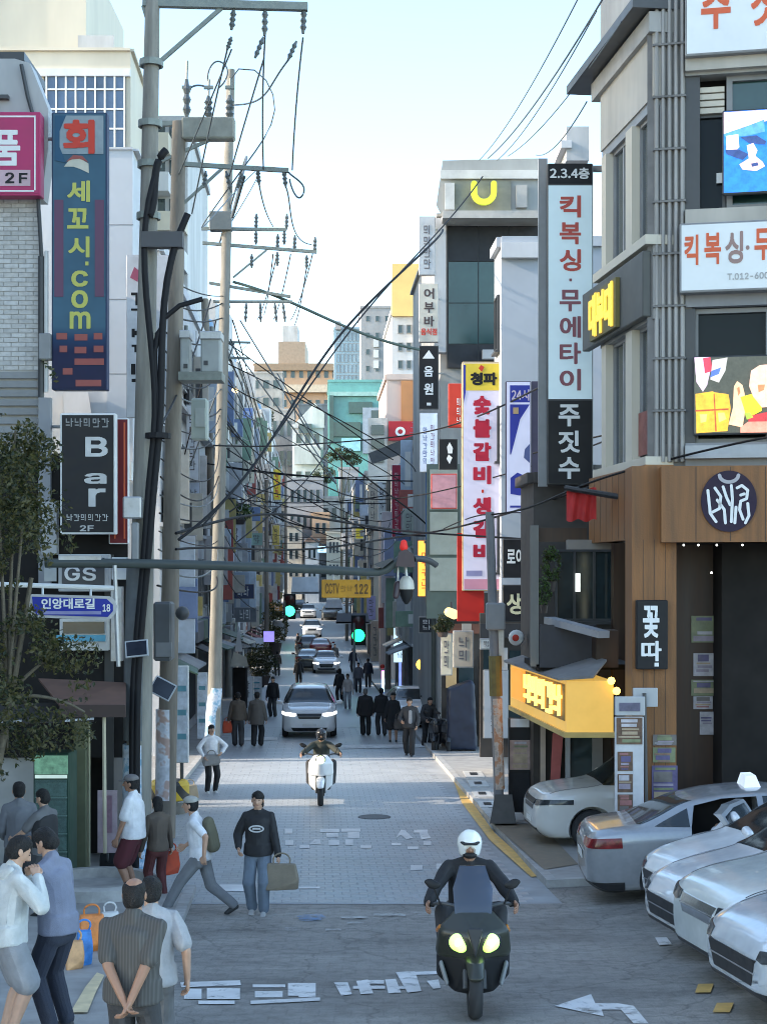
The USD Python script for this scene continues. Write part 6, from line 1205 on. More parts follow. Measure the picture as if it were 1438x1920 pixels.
MB().hull([at(x, y, Y1 - 0.5 + d) for x, y in ((742, 1062), (778, 1064), (776, 1040), (762, 1030), (748, 1034)) for d in (-0.15, 0.15)]).put(t, 'housing', M('housing_brown', (0.05, 0.03, 0.035), rough=0.4))
MB().tube(spline([at(776, 1048, Y1 - 0.5), at(800, 1050, Y1 - 0.4), at(818, 1060, Y1 - 0.3)]), 0.05, 8).put(t, 'side_arm', frame_d, True)
t = thing('dome_camera', 'white dome surveillance camera hanging under the beacon', 'camera', base=at(762, 1130, Y1 - 0.4)); c = at(762, 1104, Y1 - 0.4)
MB().lathe([(0.001, 0.2), (0.06, 0.19), (0.11, 0.12), (0.125, 0.0), (0.11, -0.01)], c, 18).put(t, 'cap', M('cap_ivory', (0.55, 0.53, 0.47), rough=0.4), True); MB().lathe([(0.108, 0.0), (0.1, -0.1), (0.06, -0.19), (0.02, -0.24), (0.001, -0.24)], c, 18).put(t, 'dome', black, True)
MB().addm(hullb((at(746, 1096, Y1 - 0.4), 0.06), (at(742, 1118, Y1 - 0.45), 0.045))).put(t, 'side_camera', M('housing_brown', (0.05, 0.03, 0.035)), True); MB().cyl(at(745, 1050, Y1 - 0.4), at(746, 1096, Y1 - 0.4), 0.02, 6).put(t, 'hanger', steel); MB().cyl(at(760, 1062, Y1 - 0.4), at(762, 1082, Y1 - 0.4), 0.025, 6).put(t, 'hanger', steel)
def signal(label, px, py, Y, r, green, foot_px):
    c = at(px, py, Y); base = np.array([at(foot_px, 0, Y)[0], Y, 0]); base[2] = float(G(base[0], Y))
    t = thing('traffic_signal', label, 'traffic signal', base=base)
    MB().cbox(c + V3(-r * 1.15, 0.02, -r * 1.5), c + V3(r * 1.15, 0.3, r * 3.2), 0.03).put(t, 'housing', black)
    MB().lathe([(0.001, -0.04), (r, -0.03), (r, 0.02)], c, 18, 1).put(t, 'green_lens', green, True); MB().lathe([(0.001, -0.03), (r * 0.9, -0.02), (r * 0.9, 0.02)], c + V3(0, 0, r * 2.1), 18, 1).put(t, 'dark_lens', M('lens_off', (0.06, 0.01, 0.01), rough=0.2), True)
    MB().cyl(base, (base[0], base[1], c[2] + 2 * r), 0.07, 8).put(t, 'post', frame_g); MB().cyl((base[0], base[1] + 0.15, c[2] + r), c + V3(0, 0.15, r), 0.04, 6).put(t, 'arm', frame_g)
gr1 = M('lens_green', (0.05, 0.8, 0.35), emit=0.9, ecol=(0.02, 1.0, 0.3)); gr2 = M('lens_teal', (0.1, 0.8, 0.6), emit=0.8, ecol=(0.06, 1.0, 0.55))
signal('lit green walking signal on the right of the street', 672, 1192, 90, 0.36, gr1, 664)
signal('lit teal green signal far off on the left of the road', 543, 1146, 150, 0.5, gr2, 534)
# lamps glowing in the right row
for lab, x, y, Y, r, e, nm in (('large amber glowing lantern in the right row', 797, 1249, 60, 0.26, 1.2, 'lantern'), ('small warm lantern above the man in the jacket', 795, 1307, 60, 0.16, 0.9, 'lantern'), ('cream ball lamp by the red board', 847, 1150, 44, 0.16, 0.3, 'lantern'), ('tiny amber lamp on the left utility pole', 441, 732, 60, 0.1, 0.6, 'lantern')):
    c = at(x, y, Y); t = thing(nm, lab, 'lantern', base=c - V3(0, 0, r)); mt = M('lantern_%d' % x, (0.9, 0.5, 0.08), emit=e, ecol=(1.0, 0.52, 0.06) if x > 790 and x < 800 and y < 1300 else (1.0, 0.75, 0.45))
    MB().addm(hullb((c + V3(-r * 0.5, 0, r * 0.2), r * 0.8), (c + V3(r * 0.4, 0, -r * 0.2), r * 0.85), n=16)).put(t, 'globe', mt, True); MB().cyl(c + V3(0, 0, r * 0.7), c + V3(0, 0.3, r * 1.8), 0.03, 6).put(t, 'cord', black)
c = at(718, 1270, 84); t = thing('barber_pole', 'thin light tube glowing pink and blue on the right pavement', 'light tube', base=at(718, 1300, 84))
MB().cyl(at(718, 1258, 84), at(718, 1274, 84), 0.08, 8).put(t, 'upper_tube', M('tube_pink', (0.8, 0.2, 0.7), emit=1.2)); MB().cyl(at(718, 1274, 84), at(718, 1298, 84), 0.08, 8).put(t, 'lower_tube', M('tube_blue', (0.2, 0.4, 0.9), emit=1.2)); MB().addm(sph(at(717, 1250, 84), 0.13)).put(t, 'red_cap', P_red, True)
# ------------------------------------------------------------------ cars
def carpaint(name, c, metal=0.3, rough=0.32): return M('car_' + name, c, rough=rough, metal=metal, var=0.06, scale=1.5, coat=0.8)
tyrem = M('tyre', (0.022, 0.022, 0.023), rough=0.8, var=0.3, scale=20); rimm = M('rim_silver', (0.45, 0.45, 0.46), rough=0.3, metal=0.8, var=0.1)
cglass = M('car_glass', (0.012, 0.016, 0.018), rough=0.05, var=0.2, spec=0.8); trimb = M('trim_black', (0.015, 0.015, 0.016), rough=0.35, var=0.2)
chrome = M('chrome', (0.75, 0.76, 0.78), rough=0.12, metal=1.0, var=0.05); platem = M('number_plate', (0.72, 0.72, 0.7), rough=0.4, var=0.05)
lamp_on = M('headlamp_on', (0.9, 0.95, 1.0), emit=1.6, ecol=(0.95, 1.0, 0.98)); lamp_off = M('headlamp_off', (0.04, 0.045, 0.05), rough=0.05, var=0.5, scale=12); tail_on = M('taillamp', (0.13, 0.006, 0.008), rough=0.2, emit=0.02, var=0.7, scale=9); tail_off = M('taillamp_dim', (0.12, 0.006, 0.008), rough=0.2, var=0.4)
SPEC = {
 'sedan': dict(L=4.9, W=1.86, wheels=(1.5, -1.36), wr=0.335,
  top=[(-2.45, .84), (-2.38, 1.0), (-2.25, 1.07), (-1.72, 1.13), (-1.0, 1.385), (-.5, 1.46), (0, 1.475), (.4, 1.44), (1.12, 1.09), (1.3, 1.03), (2.0, .92), (2.32, .82), (2.45, .66)],
  belt=[(-2.45, .8), (-2.3, 1.0), (-1.7, 1.05), (0, .98), (1.2, .98), (2.0, .86), (2.3, .76), (2.45, .62)],
  wb=[(-2.45, .70), (-2.38, .8), (-2.2, .87), (-1.6, .92), (0, .93), (1.6, .92), (2.2, .82), (2.4, .66), (2.45, .55)],
  wt=[(-2.45, .5), (-2.2, .7), (-1.72, .7), (-1.0, .60), (0, .60), (.4, .60), (1.12, .70), (2.0, .66), (2.45, .4)],
  side=[('rear_window', [(-.93, 1.06), (-.93, 1.33), (-.5, 1.40), (-.03, 1.405), (-.03, 1.02)]), ('front_window', [(.06, 1.02), (.06, 1.405), (.36, 1.39), (1.0, 1.07), (.95, 1.025)]), ('quarter_window', [(-1.48, 1.10), (-1.0, 1.30), (-1.0, 1.07)])],
  ws=(.42, 1.2, 1.05, .80, 1.425, .56), rw=(-1.72, -.85, 1.13, .72, 1.39, .54), seams=(1.0, .015, -.97), head=(.5, .9, .66, .77), grille=(.5, .42, .66), tail=(.42, .95, .84, .98)),
 'suv': dict(L=4.75, W=1.9, wheels=(1.42, -1.38), wr=0.36,
  top=[(-2.37, .95), (-2.32, 1.15), (-2.2, 1.4), (-1.95, 1.58), (-1.5, 1.66), (-.6, 1.69), (.1, 1.67), (.5, 1.61), (1.12, 1.18), (1.3, 1.12), (1.95, 1.04), (2.25, .95), (2.37, .76)],
  belt=[(-2.37, .9), (-2.25, 1.08), (-1.7, 1.1), (0, 1.04), (1.2, 1.05), (2.0, .96), (2.25, .88), (2.37, .72)],
  wb=[(-2.37, .76), (-2.25, .88), (-1.6, .94), (0, .945), (1.6, .94), (2.1, .88), (2.32, .74), (2.37, .64)],
  wt=[(-2.37, .6), (-2.0, .62), (-1.2, .64), (0, .645), (.5, .64), (1.12, .76), (1.95, .72), (2.37, .5)],
  side=[('rear_window', [(-.9, 1.12), (-.9, 1.56), (-.4, 1.58), (-.03, 1.58), (-.03, 1.09)]), ('front_window', [(.06, 1.09), (.06, 1.58), (.4, 1.56), (1.02, 1.15), (.95, 1.09)]), ('quarter_window', [(-1.75, 1.2), (-1.6, 1.5), (-.97, 1.56), (-.97, 1.14)])],
  ws=(.5, 1.2, 1.14, .86, 1.6, .61), rw=(-2.4, -1.8, 1.18, .72, 1.56, .58), seams=(1.02, .015, -.94), head=(.46, .92, .78, .9), grille=(.44, .68, .86), tail=(.5, .98, .98, 1.14))}
def car_loft(S, d=0.0):
    h = S['L'] / 2; u = np.linspace(-1, 1, 72); ys = h * np.sign(u) * (1 - (1 - np.abs(u)) ** 1.35)
    I = {k: PchipInterpolator(*zip(*S[k])) for k in ('top', 'belt', 'wb', 'wt')}
    rings = []
    for y in ys:
        w, wt, zb, zt = float(I['wb'](y)) + d, float(I['wt'](y)) + d, float(I['belt'](y)) + d * 0.3, float(I['top'](y)) + d
        e = max(0, abs(y) / h - 0.86) / 0.14; zl = 0.2 + 0.16 * e ** 2 - d
        H = max(zt - zb, 0.02); wb2 = w * 0.955; wt = min(wt, wb2 - 0.02); m_ = (zl + zb) / 2
        half = [(0, zl), (w * .8, zl), (w * .95, zl + .05), (w * .985, zl + .14), (w * .99, m_ - .02), (w * 1.0, zb - .17), (w * .995, zb - .1), (w * .97, zb - .03), (wb2, zb + .03 * H),
                (wb2 + (wt - wb2) * .45, zb + .42 * H), (wb2 + (wt - wb2) * .86, zb + .80 * H), (wt * .96, zb + .93 * H), (wt * .86, zb + .985 * H), (wt * .55, zt + .008), (0, zt + .018)]
        full = half + [(-x, z) for x, z in half[-2:0:-1]]
        rings.append([(x, y + (d if y > 0 else -d) * (abs(y) / h), z) for x, z in full])
    v = np.array(rings); n, k = v.shape[:2]; f = []
    for i in range(n - 1):
        for j in range(k):
            a, b, c, e_ = i * k + j, i * k + (j + 1) % k, (i + 1) * k + (j + 1) % k, (i + 1) * k + j
            f += [[a, e_, c], [a, c, b]]
    f += [[0, j, j + 1] for j in range(1, k - 1)] + [[(n - 1) * k, (n - 1) * k + j + 1, (n - 1) * k + j] for j in range(1, k - 1)]
    f = np.array(f); m = m3.Manifold(m3.Mesh(v.reshape(-1, 3).astype(np.float32), f.astype(np.uint32)))
    if m.volume() < 0: m = m3.Manifold(m3.Mesh(v.reshape(-1, 3).astype(np.float32), f[:, ::-1].astype(np.uint32)))
    return m
def mbox(lo, hi):
    lo, hi = np.minimum(lo, hi), np.maximum(lo, hi); return m3.Manifold.cube(tuple(map(float, np.array(hi) - lo))).translate(tuple(map(float, lo)))
def side_prism(poly, x0, x1):
    P = m3.CrossSection([np.array(poly)[:, :2]]) ; A = P if P.area() > 0 else m3.CrossSection([np.array(poly)[::-1]])
    return A.extrude(x1 - x0).transform(np.array([[0, 0, 1, x0], [1, 0, 0, 0], [0, 1, 0, 0]], float))     # (y,z) outline along x
def front_prism(poly, y0, y1):
    A = m3.CrossSection([np.array(poly)]); A = A if A.area() > 0 else m3.CrossSection([np.array(poly)[::-1]])
    return A.extrude(y1 - y0).transform(np.array([[1, 0, 0, 0], [0, 0, 1, y0], [0, 1, 0, 0]], float))
CARS = {}
def car_parts(kind):
    if kind in CARS: return CARS[kind]
    S = SPEC[kind]; base = car_loft(S); sh = {d: car_loft(S, d) - base for d in (0.003, 0.006, 0.009)}
    h = S['L'] / 2; g = {}
    body = base
    for wy in S['wheels']:
        for s in (-1, 1): body = body - m3.Manifold.cylinder(0.34, S['wr'] + 0.055, S['wr'] + 0.055, 36).rotate((0, 90, 0)).translate((0.66 if s > 0 else -1.0, wy, S['wr'] + 0.01))
    for k in list(sh):
        for wy in S['wheels']: sh[k] = sh[k] - m3.Manifold.cylinder(2.4, S['wr'] + 0.055, S['wr'] + 0.055, 36).rotate((0, 90, 0)).translate((-1.2, wy, S['wr'] + 0.01))
    g['body'] = body; g['base'] = base
    for nm, poly in S['side']: g[nm] = [sh[0.006] ^ side_prism(poly, 0.4, 1.2), sh[0.006] ^ side_prism(poly, -1.2, -0.4)]
    y0, y1, z0, w0, z1, w1 = S['ws']; g['windshield'] = sh[0.006] ^ front_prism([(-w0, z0), (w0, z0), (w1, z1), (-w1, z1)], y0, y1)
    y0, y1, z0, w0, z1, w1 = S['rw']; g['rear_glass'] = sh[0.006] ^ front_prism([(-w0, z0), (w0, z0), (w1, z1), (-w1, z1)], y0, y1)
    a, b, z0, z1 = S['head']; g['headlight'] = [sh[0.009] ^ front_prism([(s * a, z0 + .01), (s * (a + .1), z0 - .01), (s * 1.0, z0 + .05), (s * 1.0, z1 + .01), (s * a, z1 - .03)], h - 0.62, h + .1) for s in (1, -1)]
    w, z0, z1 = S['grille']; g['grille'] = sh[0.009] ^ front_prism([(-w, z1), (-w * .8, z0), (w * .8, z0), (w, z1)], h - .5, h + .1)
    sh12 = car_loft(S, 0.014) - base; g['grille_bar'] = [sh12 ^ front_prism([(-w * .95, z0 + (z1 - z0) * q - .006), (w * .95, z0 + (z1 - z0) * q - .006), (w * .95, z0 + (z1 - z0) * q + .006), (-w * .95, z0 + (z1 - z0) * q + .006)], h - .5, h + .1) for q in (.5,)]
    g['lower_intake'] = sh[0.006] ^ front_prism([(-.62, .38), (-.55, .26), (.55, .26), (.62, .38)], h - .5, h + .1)
    a, b, z0, z1 = S['tail']; g['taillight'] = [sh[0.009] ^ front_prism([(s * a, z0 + .03), (s * 1.1, z0 - .02), (s * 1.1, z1), (s * a, z1 - .02)], -h - .1, -h + .5) for s in (1, -1)]
    g['rear_skirt'] = sh[0.006] ^ mbox((-1.1, -h - .1, .15), (1.1, -h + .5, .36)); g['sill_trim'] = sh[0.006] ^ mbox((-1.1, -1.1, .15), (1.1, 1.2, .27))
    for s in S['seams']: g.setdefault('door_seam', []).extend([sh[0.003] ^ mbox((.6, s - .005, .3), (1.2, s + .005, 1.02)), sh[0.003] ^ mbox((-1.2, s - .005, .3), (-.6, s + .005, 1.02))])
    g['hood_seam'] = [sh[0.003] ^ mbox((s * .68, 1.2, .9), (s * .69, h - .25, 1.2)) for s in (1, -1)]
    CARS[kind] = g
    return g
def wheel(t, x, y, r, side):
    m = MB(); m.lathe([(r * .62, -.10), (r * .93, -.105), (r, -.075), (r, .075), (r * .93, .105), (r * .62, .10), (r * .62, -.10)], (0, 0, 0), 28, 0); v, f = m.mesh(); p = put(t, 'wheel', (v + [x, y, r], f), tyrem, 35)
    m = MB(); o = 0.075 * side
    m.lathe([(r * .60, -.09 * side), (r * .63, .09 * side), (r * .58, .095 * side), (r * .55, .03 * side)], (0, 0, 0), 28, 0)
    for k in range(5):
        a = k * 2 * math.pi / 5; dr = V3(0, math.cos(a), math.sin(a)); tn = V3(0, -math.sin(a), math.cos(a)); X = V3(1, 0, 0)
        m.hull([dr * r * .1 + tn * sg * .045 + X * (o + e) for sg in (1, -1) for e in (0, -.03 * side)] + [dr * r * .58 + tn * sg * .028 + X * (o + e) for sg in (1, -1) for e in (0, -.03 * side)])
    m.lathe([(0.001, o + .012 * side), (r * .14, o + .01 * side), (r * .17, o - .02 * side)], (0, 0, 0), 14, 0); v, f = m.mesh(); put(p, 'rim', (v + [x, y, r], f), rimm, 35)
    m = MB(); m.lathe([(0.001, -.02 * side), (r * .58, -.02 * side), (r * .6, -.1 * side)], (0, 0, 0), 20, 0); v, f = m.mesh(); put(p, 'brake_disc', (v + [x, y, r], f), trimb)
def make_car(name, label, kind, front, head, paint_, rx=0.0, lights='off', group=None, door_open=False, far=False, cat='car', plate=True, grille=None):
    """front: the ground point under the middle of the front bumper; head: compass direction the car points to"""
    S = SPEC[kind]; g = car_parts(kind); h = S['L'] / 2; hd = np.array(head, float); hd /= np.linalg.norm(hd); rz = math.degrees(math.atan2(-hd[0], hd[1]))
    c = np.array(front[:2]) - hd * h; z = float(front[2]) - math.tan(math.radians(rx)) * h
    t = thing(name, label, cat, loc=(c[0], c[1], z), rz=rz, rx=rx, group=group)
    body = g['body']
    if door_open:
        hole = side_prism([(-.95, .36), (-1.02, .7), (-.98, 1.06), (-.9, 1.33), (-.5, 1.40), (-.02, 1.405), (-.02, .34)], 0.25, 1.2)
        body = body - hole
    put(t, 'body', body, paint_, 32)
    for nm, _ in S['side']:
        for k, q in enumerate(g[nm]):
            if door_open and nm == 'rear_window' and k == 0: continue
            put(t, nm, q, cglass, 40)
    put(t, 'windshield', g['windshield'], cglass, 40); put(t, 'rear_glass', g['rear_glass'], cglass, 40)
    for q in g['headlight']: put(t, 'headlight', q, lamp_on if lights == 'on' else lamp_off, 30)
    for q in g['taillight']: put(t, 'taillight', q, tail_on if lights in ('tail', 'on') else tail_off, 30)
    put(t, 'grille', g['grille'], grille or trimb, 30); put(t, 'lower_intake', g['lower_intake'], trimb, 30)
    for q in g['grille_bar']: put(t, 'grille_bar', q, chrome if grille else frame_g, 30)
    if not far:
        put(t, 'rear_skirt', g['rear_skirt'], trimb); put(t, 'sill_trim', g['sill_trim'], trimb); [put(t, 'hood_seam', q, trimb) for q in g['hood_seam']]
        for k, q in enumerate(g['door_seam']):
            if not (door_open and k in (2, 4)): put(t, 'door_seam', q, trimb)
        for s in (1, -1):
            for y in (.25, -.72):
                if door_open and s == 1 and y < 0: continue
                MB().addm(hullb((( s * .935, y, .86), .018), ((s * .945, y - .18, .865), .016))).put(t, 'door_handle', chrome, True)
    for s in (1, -1):
        m = MB(); m.addm(hullb(((s * .98, .92, S['belt'][3][1] + .1), .06), ((s * 1.1, .9, S['belt'][3][1] + .12), .065), ((s * 1.1, .86, S['belt'][3][1] + .08), .06))); m.addm(hullb(((s * .9, .95, S['belt'][3][1] + .03), .025), ((s * 1.0, .92, S['belt'][3][1] + .07), .03))); m.put(t, 'mirror', paint_, True)
        for wy in S['wheels']: wheel(t, s * (S['W'] / 2 - .115), wy, S['wr'], s)
    if plate:
        m = MB(); m.box((-.24, h + .006, .43), (.24, h + .014, .52)); m.put(t, 'number_plate', platem)
        m = MB(); m.box((-.26, -h - .022, .62), (.26, -h - .012, .73)); m.put(t, 'number_plate', platem)
    if door_open:
        MB().box((.24, -.97, .36), (.26, 0.0, 1.4)).put(t, 'cabin_interior', dark_in)
        MB().hull([(.26, -.95, .4), (.8, -.95, .4), (.8, -.5, .52), (.26, -.5, .52), (.26, -.95, .62), (.8, -.95, .62)]).put(t, 'rear_seat', trimb); MB().hull([(.26, -.95, .6), (.8, -.95, .6), (.8, -1.0, 1.1), (.26, -1.0, 1.1), (.26, -.8, .6), (.8, -.8, .6)]).put(t, 'rear_seat', trimb)
        door = (g['base'] ^ side_prism([(-.95, .36), (-1.02, .7), (-.98, 1.04), (-.9, 1.33), (-.5, 1.40), (-.02, 1.405), (-.02, .34)], 0.3, 1.2)) - car_loft(S, -0.05)
        door = door - side_prism([(-.93, 1.06), (-.86, 1.29), (-.48, 1.36), (-.09, 1.365), (-.09, 1.02)], 0.3, 1.2)
        piv = (.9, 0.0, 0); op = lambda q: q.translate((-piv[0], 0, 0)).rotate((0, 0, 58)).translate((piv[0] + .03, .02, 0))
        d_ = put(t, 'open_door', op(door), paint_, 32)
        pane = (car_loft(S, -0.02) - car_loft(S, -0.03)) ^ side_prism([(-.93, 1.06), (-.86, 1.29), (-.48, 1.36), (-.09, 1.365), (-.09, 1.02)], 0.3, 1.2); put(d_, 'window', op(pane), MG('door_glass', (0.05, 0.06, 0.065), (0.5, 0.55, 0.56), 1.5, 0.6), True)
        put(d_, 'door_handle', op(hullb(((.935, -.72, .86), .018), ((.945, -.9, .865), .016))), chrome, True)
    return t
pw = carpaint('white', (0.8, 0.8, 0.8), 0.0); psil = carpaint('silver', (0.3, 0.31, 0.325), 0.4, 0.28); pcream = carpaint('cream', (0.62, 0.6, 0.56), 0.05); pdk = carpaint('graphite', (0.055, 0.062, 0.068), 0.5); pblk = carpaint('black', (0.014, 0.015, 0.018), 0.2, 0.2); pgrey = carpaint('grey', (0.2, 0.21, 0.22), 0.5); pred = carpaint('red', (0.22, 0.03, 0.03), 0.2); pmint = carpaint('mint', (0.62, 0.66, 0.65), 0.2, .2)
YT = 23.0; tx = 2.88
Tax = make_car('taxi', 'silver taxi seen from its side with rear door open and white roof lamp', 'sedan', (tx + 4.9, YT - 0.12, float(G(tx, YT)) + 4.9 * math.tan(math.radians(3.6))), (1, -0.03), psil, rx=3.6, lights='tail', door_open=True, cat='taxi')
m = MB(); m.hull([(-.28, -.12, 1.47), (.28, -.12, 1.47), (.28, .12, 1.47), (-.28, .12, 1.47), (-.2, -.07, 1.64), (.2, -.07, 1.64), (.2, .07, 1.64), (-.2, .07, 1.64)]); m.put(Tax, 'roof_lamp', M('roof_lamp', (0.65, 0.72, 0.8), emit=0.2))
MB().box((-.12, -2.475, .9), (.12, -2.462, .935)).put(Tax, 'rear_emblem', chrome)
FX = [('parked_car', 'white parked car in the row, farthest from the viewer beside the taxi', 'sedan', 3.5, 20.3, carpaint('bright', (0.78, 0.79, 0.79), 0.05, .2), None), ('parked_car', 'pale silver white parked car with black grille, second in the row', 'sedan', 3.2, 18.2, carpaint('pearl', (0.7, 0.71, 0.72), 0.15, .2), None),
      ('parked_car', 'pale mint silver parked car with chrome grille, third in the row', 'suv', 3.2, 16.2, pmint, chrome), ('parked_car', 'parked car with black lower front at the bottom right corner, nearest in the row', 'sedan', 3.15, 14.35, carpaint('sky', (0.5, 0.55, 0.6), 0.3, .2), None)]
for nm, lab, kd, x, y, p_, gr in FX:
    make_car(nm, lab, kd, (x, y, float(G(x, y))), (-1, -0.2), p_, rx=-3.6, group='cars parked in a row on the right', grille=gr, plate=False)
make_car('parked_car', 'cream car with its nose out under the lit yellow sign', 'suv', (2.62, 28.75, float(G(2.62, 28.75)) + 0.08), (-1, -0.08), pcream)
p = gp(580, 1386); make_car('car', 'white sport utility car driving towards the viewer with headlights on', 'suv', p, (0.045, -1), pw, lights='on')
for lab, kd, x, y, p_, hd, li in (('pale car with bright headlights coming down the far street, nearest of the distant cars', 'sedan', 612, 1264, pw, (0.05, -1), 'on'), ('dark car stopped left of the pale car far down the street', 'sedan', 577, 1252, pblk, (-0.05, 1), 'off'),
        ('white car with headlights on in the middle of the distant cars', 'suv', 585, 1196, pw, (0.05, -1), 'on'), ('white van shaped car farthest up the street', 'suv', 578, 1160, pw, (0.05, -1), 'off'), ('grey car behind the dark car far down the street', 'suv', 578, 1226, pgrey, (-0.05, 1), 'off'),
        ('dark red car waiting beside the grey car far down the street', 'sedan', 601, 1228, pred, (-0.04, 1), 'off'), ('dark car parked on the right far up the street', 'suv', 618, 1164, pdk, (0.04, -1), 'off'), ('black car with roof highlight near the top of the far street', 'sedan', 561, 1146, pblk, (-0.04, 1), 'off')):
    make_car('car', lab, kd, gp(x, y), hd, p_, lights=li, far=True, group=None, plate=False)
make_car('parked_car', 'small white car parked behind the man in the jacket on the right', 'sedan', gp(786, 1372), (0.1, -1), pw, far=True)
def soften(man, L, it=8, fold=0.0, seed=0, fq=1.0):
    t = tm(man.refine_to_length(L)); trimesh.smoothing.filter_taubin(t, 0.5, 0.53, it)
    if fold:
        v = np.array(t.vertices); n = np.array(t.vertex_normals); q = v * np.array([7, 7, 4.5]) * fq + seed
        t = trimesh.Trimesh(v + n * ((meshkit.fbm(q, 3, seed) - 0.5) * 2 * fold)[:, None], t.faces, process=False)
    return t
# ------------------------------------------------------------------ scooters (y forward)
def make_scooter(name, label, foot, head, shell, maxi=True, lights=True, screen_=True, box=None, s=1.0, group=None, lampcol=(0.4, 1.0, 0.04), rider=False):
    hd = np.array(head, float); hd /= np.linalg.norm(hd); rz = math.degrees(math.atan2(-hd[0], hd[1])); c = np.array(foot[:2]) - hd * 0.72 * s
    t = thing(name, label, 'scooter', loc=(c[0], c[1], float(foot[2])), rz=rz, group=group)
    B = lambda *cr: hullb(*[((np.array(p) * s), np.array(r) * s) for p, r in cr], n=24)
    rnd = lambda q: soften(q, .03 * s, 7)
    r = (0.27 if maxi else 0.24) * s; w = 1.0 if maxi else 0.72
    for nm, y in (('front_wheel', .72), ('rear_wheel', -.68)):
        m = MB(); m.lathe([(r * .62, -.05), (r * .9, -.062), (r, -.03), (r, .03), (r * .9, .062), (r * .62, .05), (r * .62, -.05)], (0, y * s, r), 24, 0); q = m.put(t, nm, tyrem, 40)
        m = MB(); m.lathe([(.01, .03), (r * .3, .045), (r * .62, .045), (r * .62, -.045), (r * .3, -.045), (.01, -.03)], (0, y * s, r), 20, 0); m.put(q, 'rim', frame_g, 40)
    m = MB()
    for x in (-.085, .085): m.cyl(V3(x, .72, .27) * s, V3(x, .52, .78) * s, .026 * s, 8)
    m.put(t, 'fork', frame_d, True)
    MB().addm(B(((0, .76, .52), (.09, .16, .04)), ((0, .55, .56), (.09, .08, .05)), ((0, .95, .42), (.07, .05, .03)))).put(t, 'front_mudguard', shell, 40)
    # front shield: broad, headlamp brow, tapering to the foot
    lo = .13 if maxi else 0.0
    if maxi:
        f = B(((-.27, .52, .74), (.06, .08, .08)), ((.27, .52, .74), (.06, .08, .08)), ((-.30, .46, .58), (.05, .09, .08)), ((.30, .46, .58), (.05, .09, .08)), ((0, .68, .72), (.1, .07, .08)), ((0, .66, .56), (.12, .06, .06)), ((-.13, .44, .90), (.06, .05, .04)), ((.13, .44, .90), (.06, .05, .04)))
        g2 = B(((-.29, .44, .54), (.05, .08, .06)), ((.29, .44, .54), (.05, .08, .06)), ((-.29, .42, .36), (.05, .1, .06)), ((.29, .42, .36), (.05, .1, .06)), ((-.15, .55, .25), (.06, .08, .05)), ((.15, .55, .25), (.06, .08, .05)), ((0, .66, .52), (.12, .05, .05)), ((0, .5, .2), (.1, .06, .04)))
    else:
        f = B(((-.2, .50, .86), (.06, .07, .07)), ((.2, .50, .86), (.06, .07, .07)), ((-.22, .44, .68), (.05, .07, .07)), ((.22, .44, .68), (.05, .07, .07)), ((0, .63, .86), (.1, .07, .08)), ((0, .60, .66), (.12, .06, .06)), ((-.1, .44, 1.0), (.06, .05, .04)), ((.1, .44, 1.0), (.06, .05, .04)))
        g2 = B(((-.21, .40, .66), (.05, .06, .06)), ((.21, .40, .66), (.05, .06, .06)), ((-.2, .36, .42), (.05, .07, .05)), ((.2, .36, .42), (.05, .07, .05)), ((0, .5, .62), (.1, .06, .05)), ((0, .44, .3), (.12, .06, .05)))
    MB().addm(rnd(f)).put(t, 'front_fairing', shell, True); MB().addm(rnd(g2)).put(t, 'leg_shield', shell if not maxi else black, True)
    MB().addm(B(((-.22 * w, .3, .34), (.05, .1, .06)), ((.22 * w, .3, .34), (.05, .1, .06)), ((-.22 * w, -.3, .34), (.05, .1, .06)), ((.22 * w, -.3, .34), (.05, .1, .06)))).put(t, 'floor_board', black, 40)
    MB().addm(B(((-.17 * w, -.1, .62), (.05, .1, .1)), ((.17 * w, -.1, .62), (.05, .1, .1)), ((-.17 * w, -.85, .66), (.05, .12, .1)), ((.17 * w, -.85, .66), (.05, .12, .1)), ((0, -.4, .42), (.15, .2, .08)))).put(t, 'rear_body', shell, 40)
    MB().addm(B(((0, .02, .74), (.13, .08, .05)), ((0, -.3, .76), (.17, .1, .06)), ((0, -.8, .82), (.13, .08, .05)))).put(t, 'seat', black, 40)
    hz = -.08 if maxi else 0.0; m = MB(); m.tube(spline([V3(-.37, .24, 1.02 + hz) * s, V3(-.22, .34, 1.04 + hz) * s, V3(0, .38, 1.0 + hz) * s, V3(.22, .34, 1.04 + hz) * s, V3(.37, .24, 1.02 + hz) * s]), .017 * s, 8); m.put(t, 'handlebar', frame_d, True)
    for x in (-1, 1):
        MB().cyl(V3(x * .36, .245, 1.02 + hz) * s, V3(x * .44, .2, 1.02 + hz) * s, .024 * s, 8).put(t, 'grip', black, True)
        m = MB(); m.cyl(V3(x * .3, .32, 1.04 + hz) * s, V3(x * .36, .34, 1.2 + hz) * s, .01 * s, 6); m.addm(B(((x * .36, .34, 1.22 + hz), (.065, .02, .035)), ((x * .40, .33, 1.25 + hz), (.05, .02, .03)))); m.put(t, 'mirror', black, True)
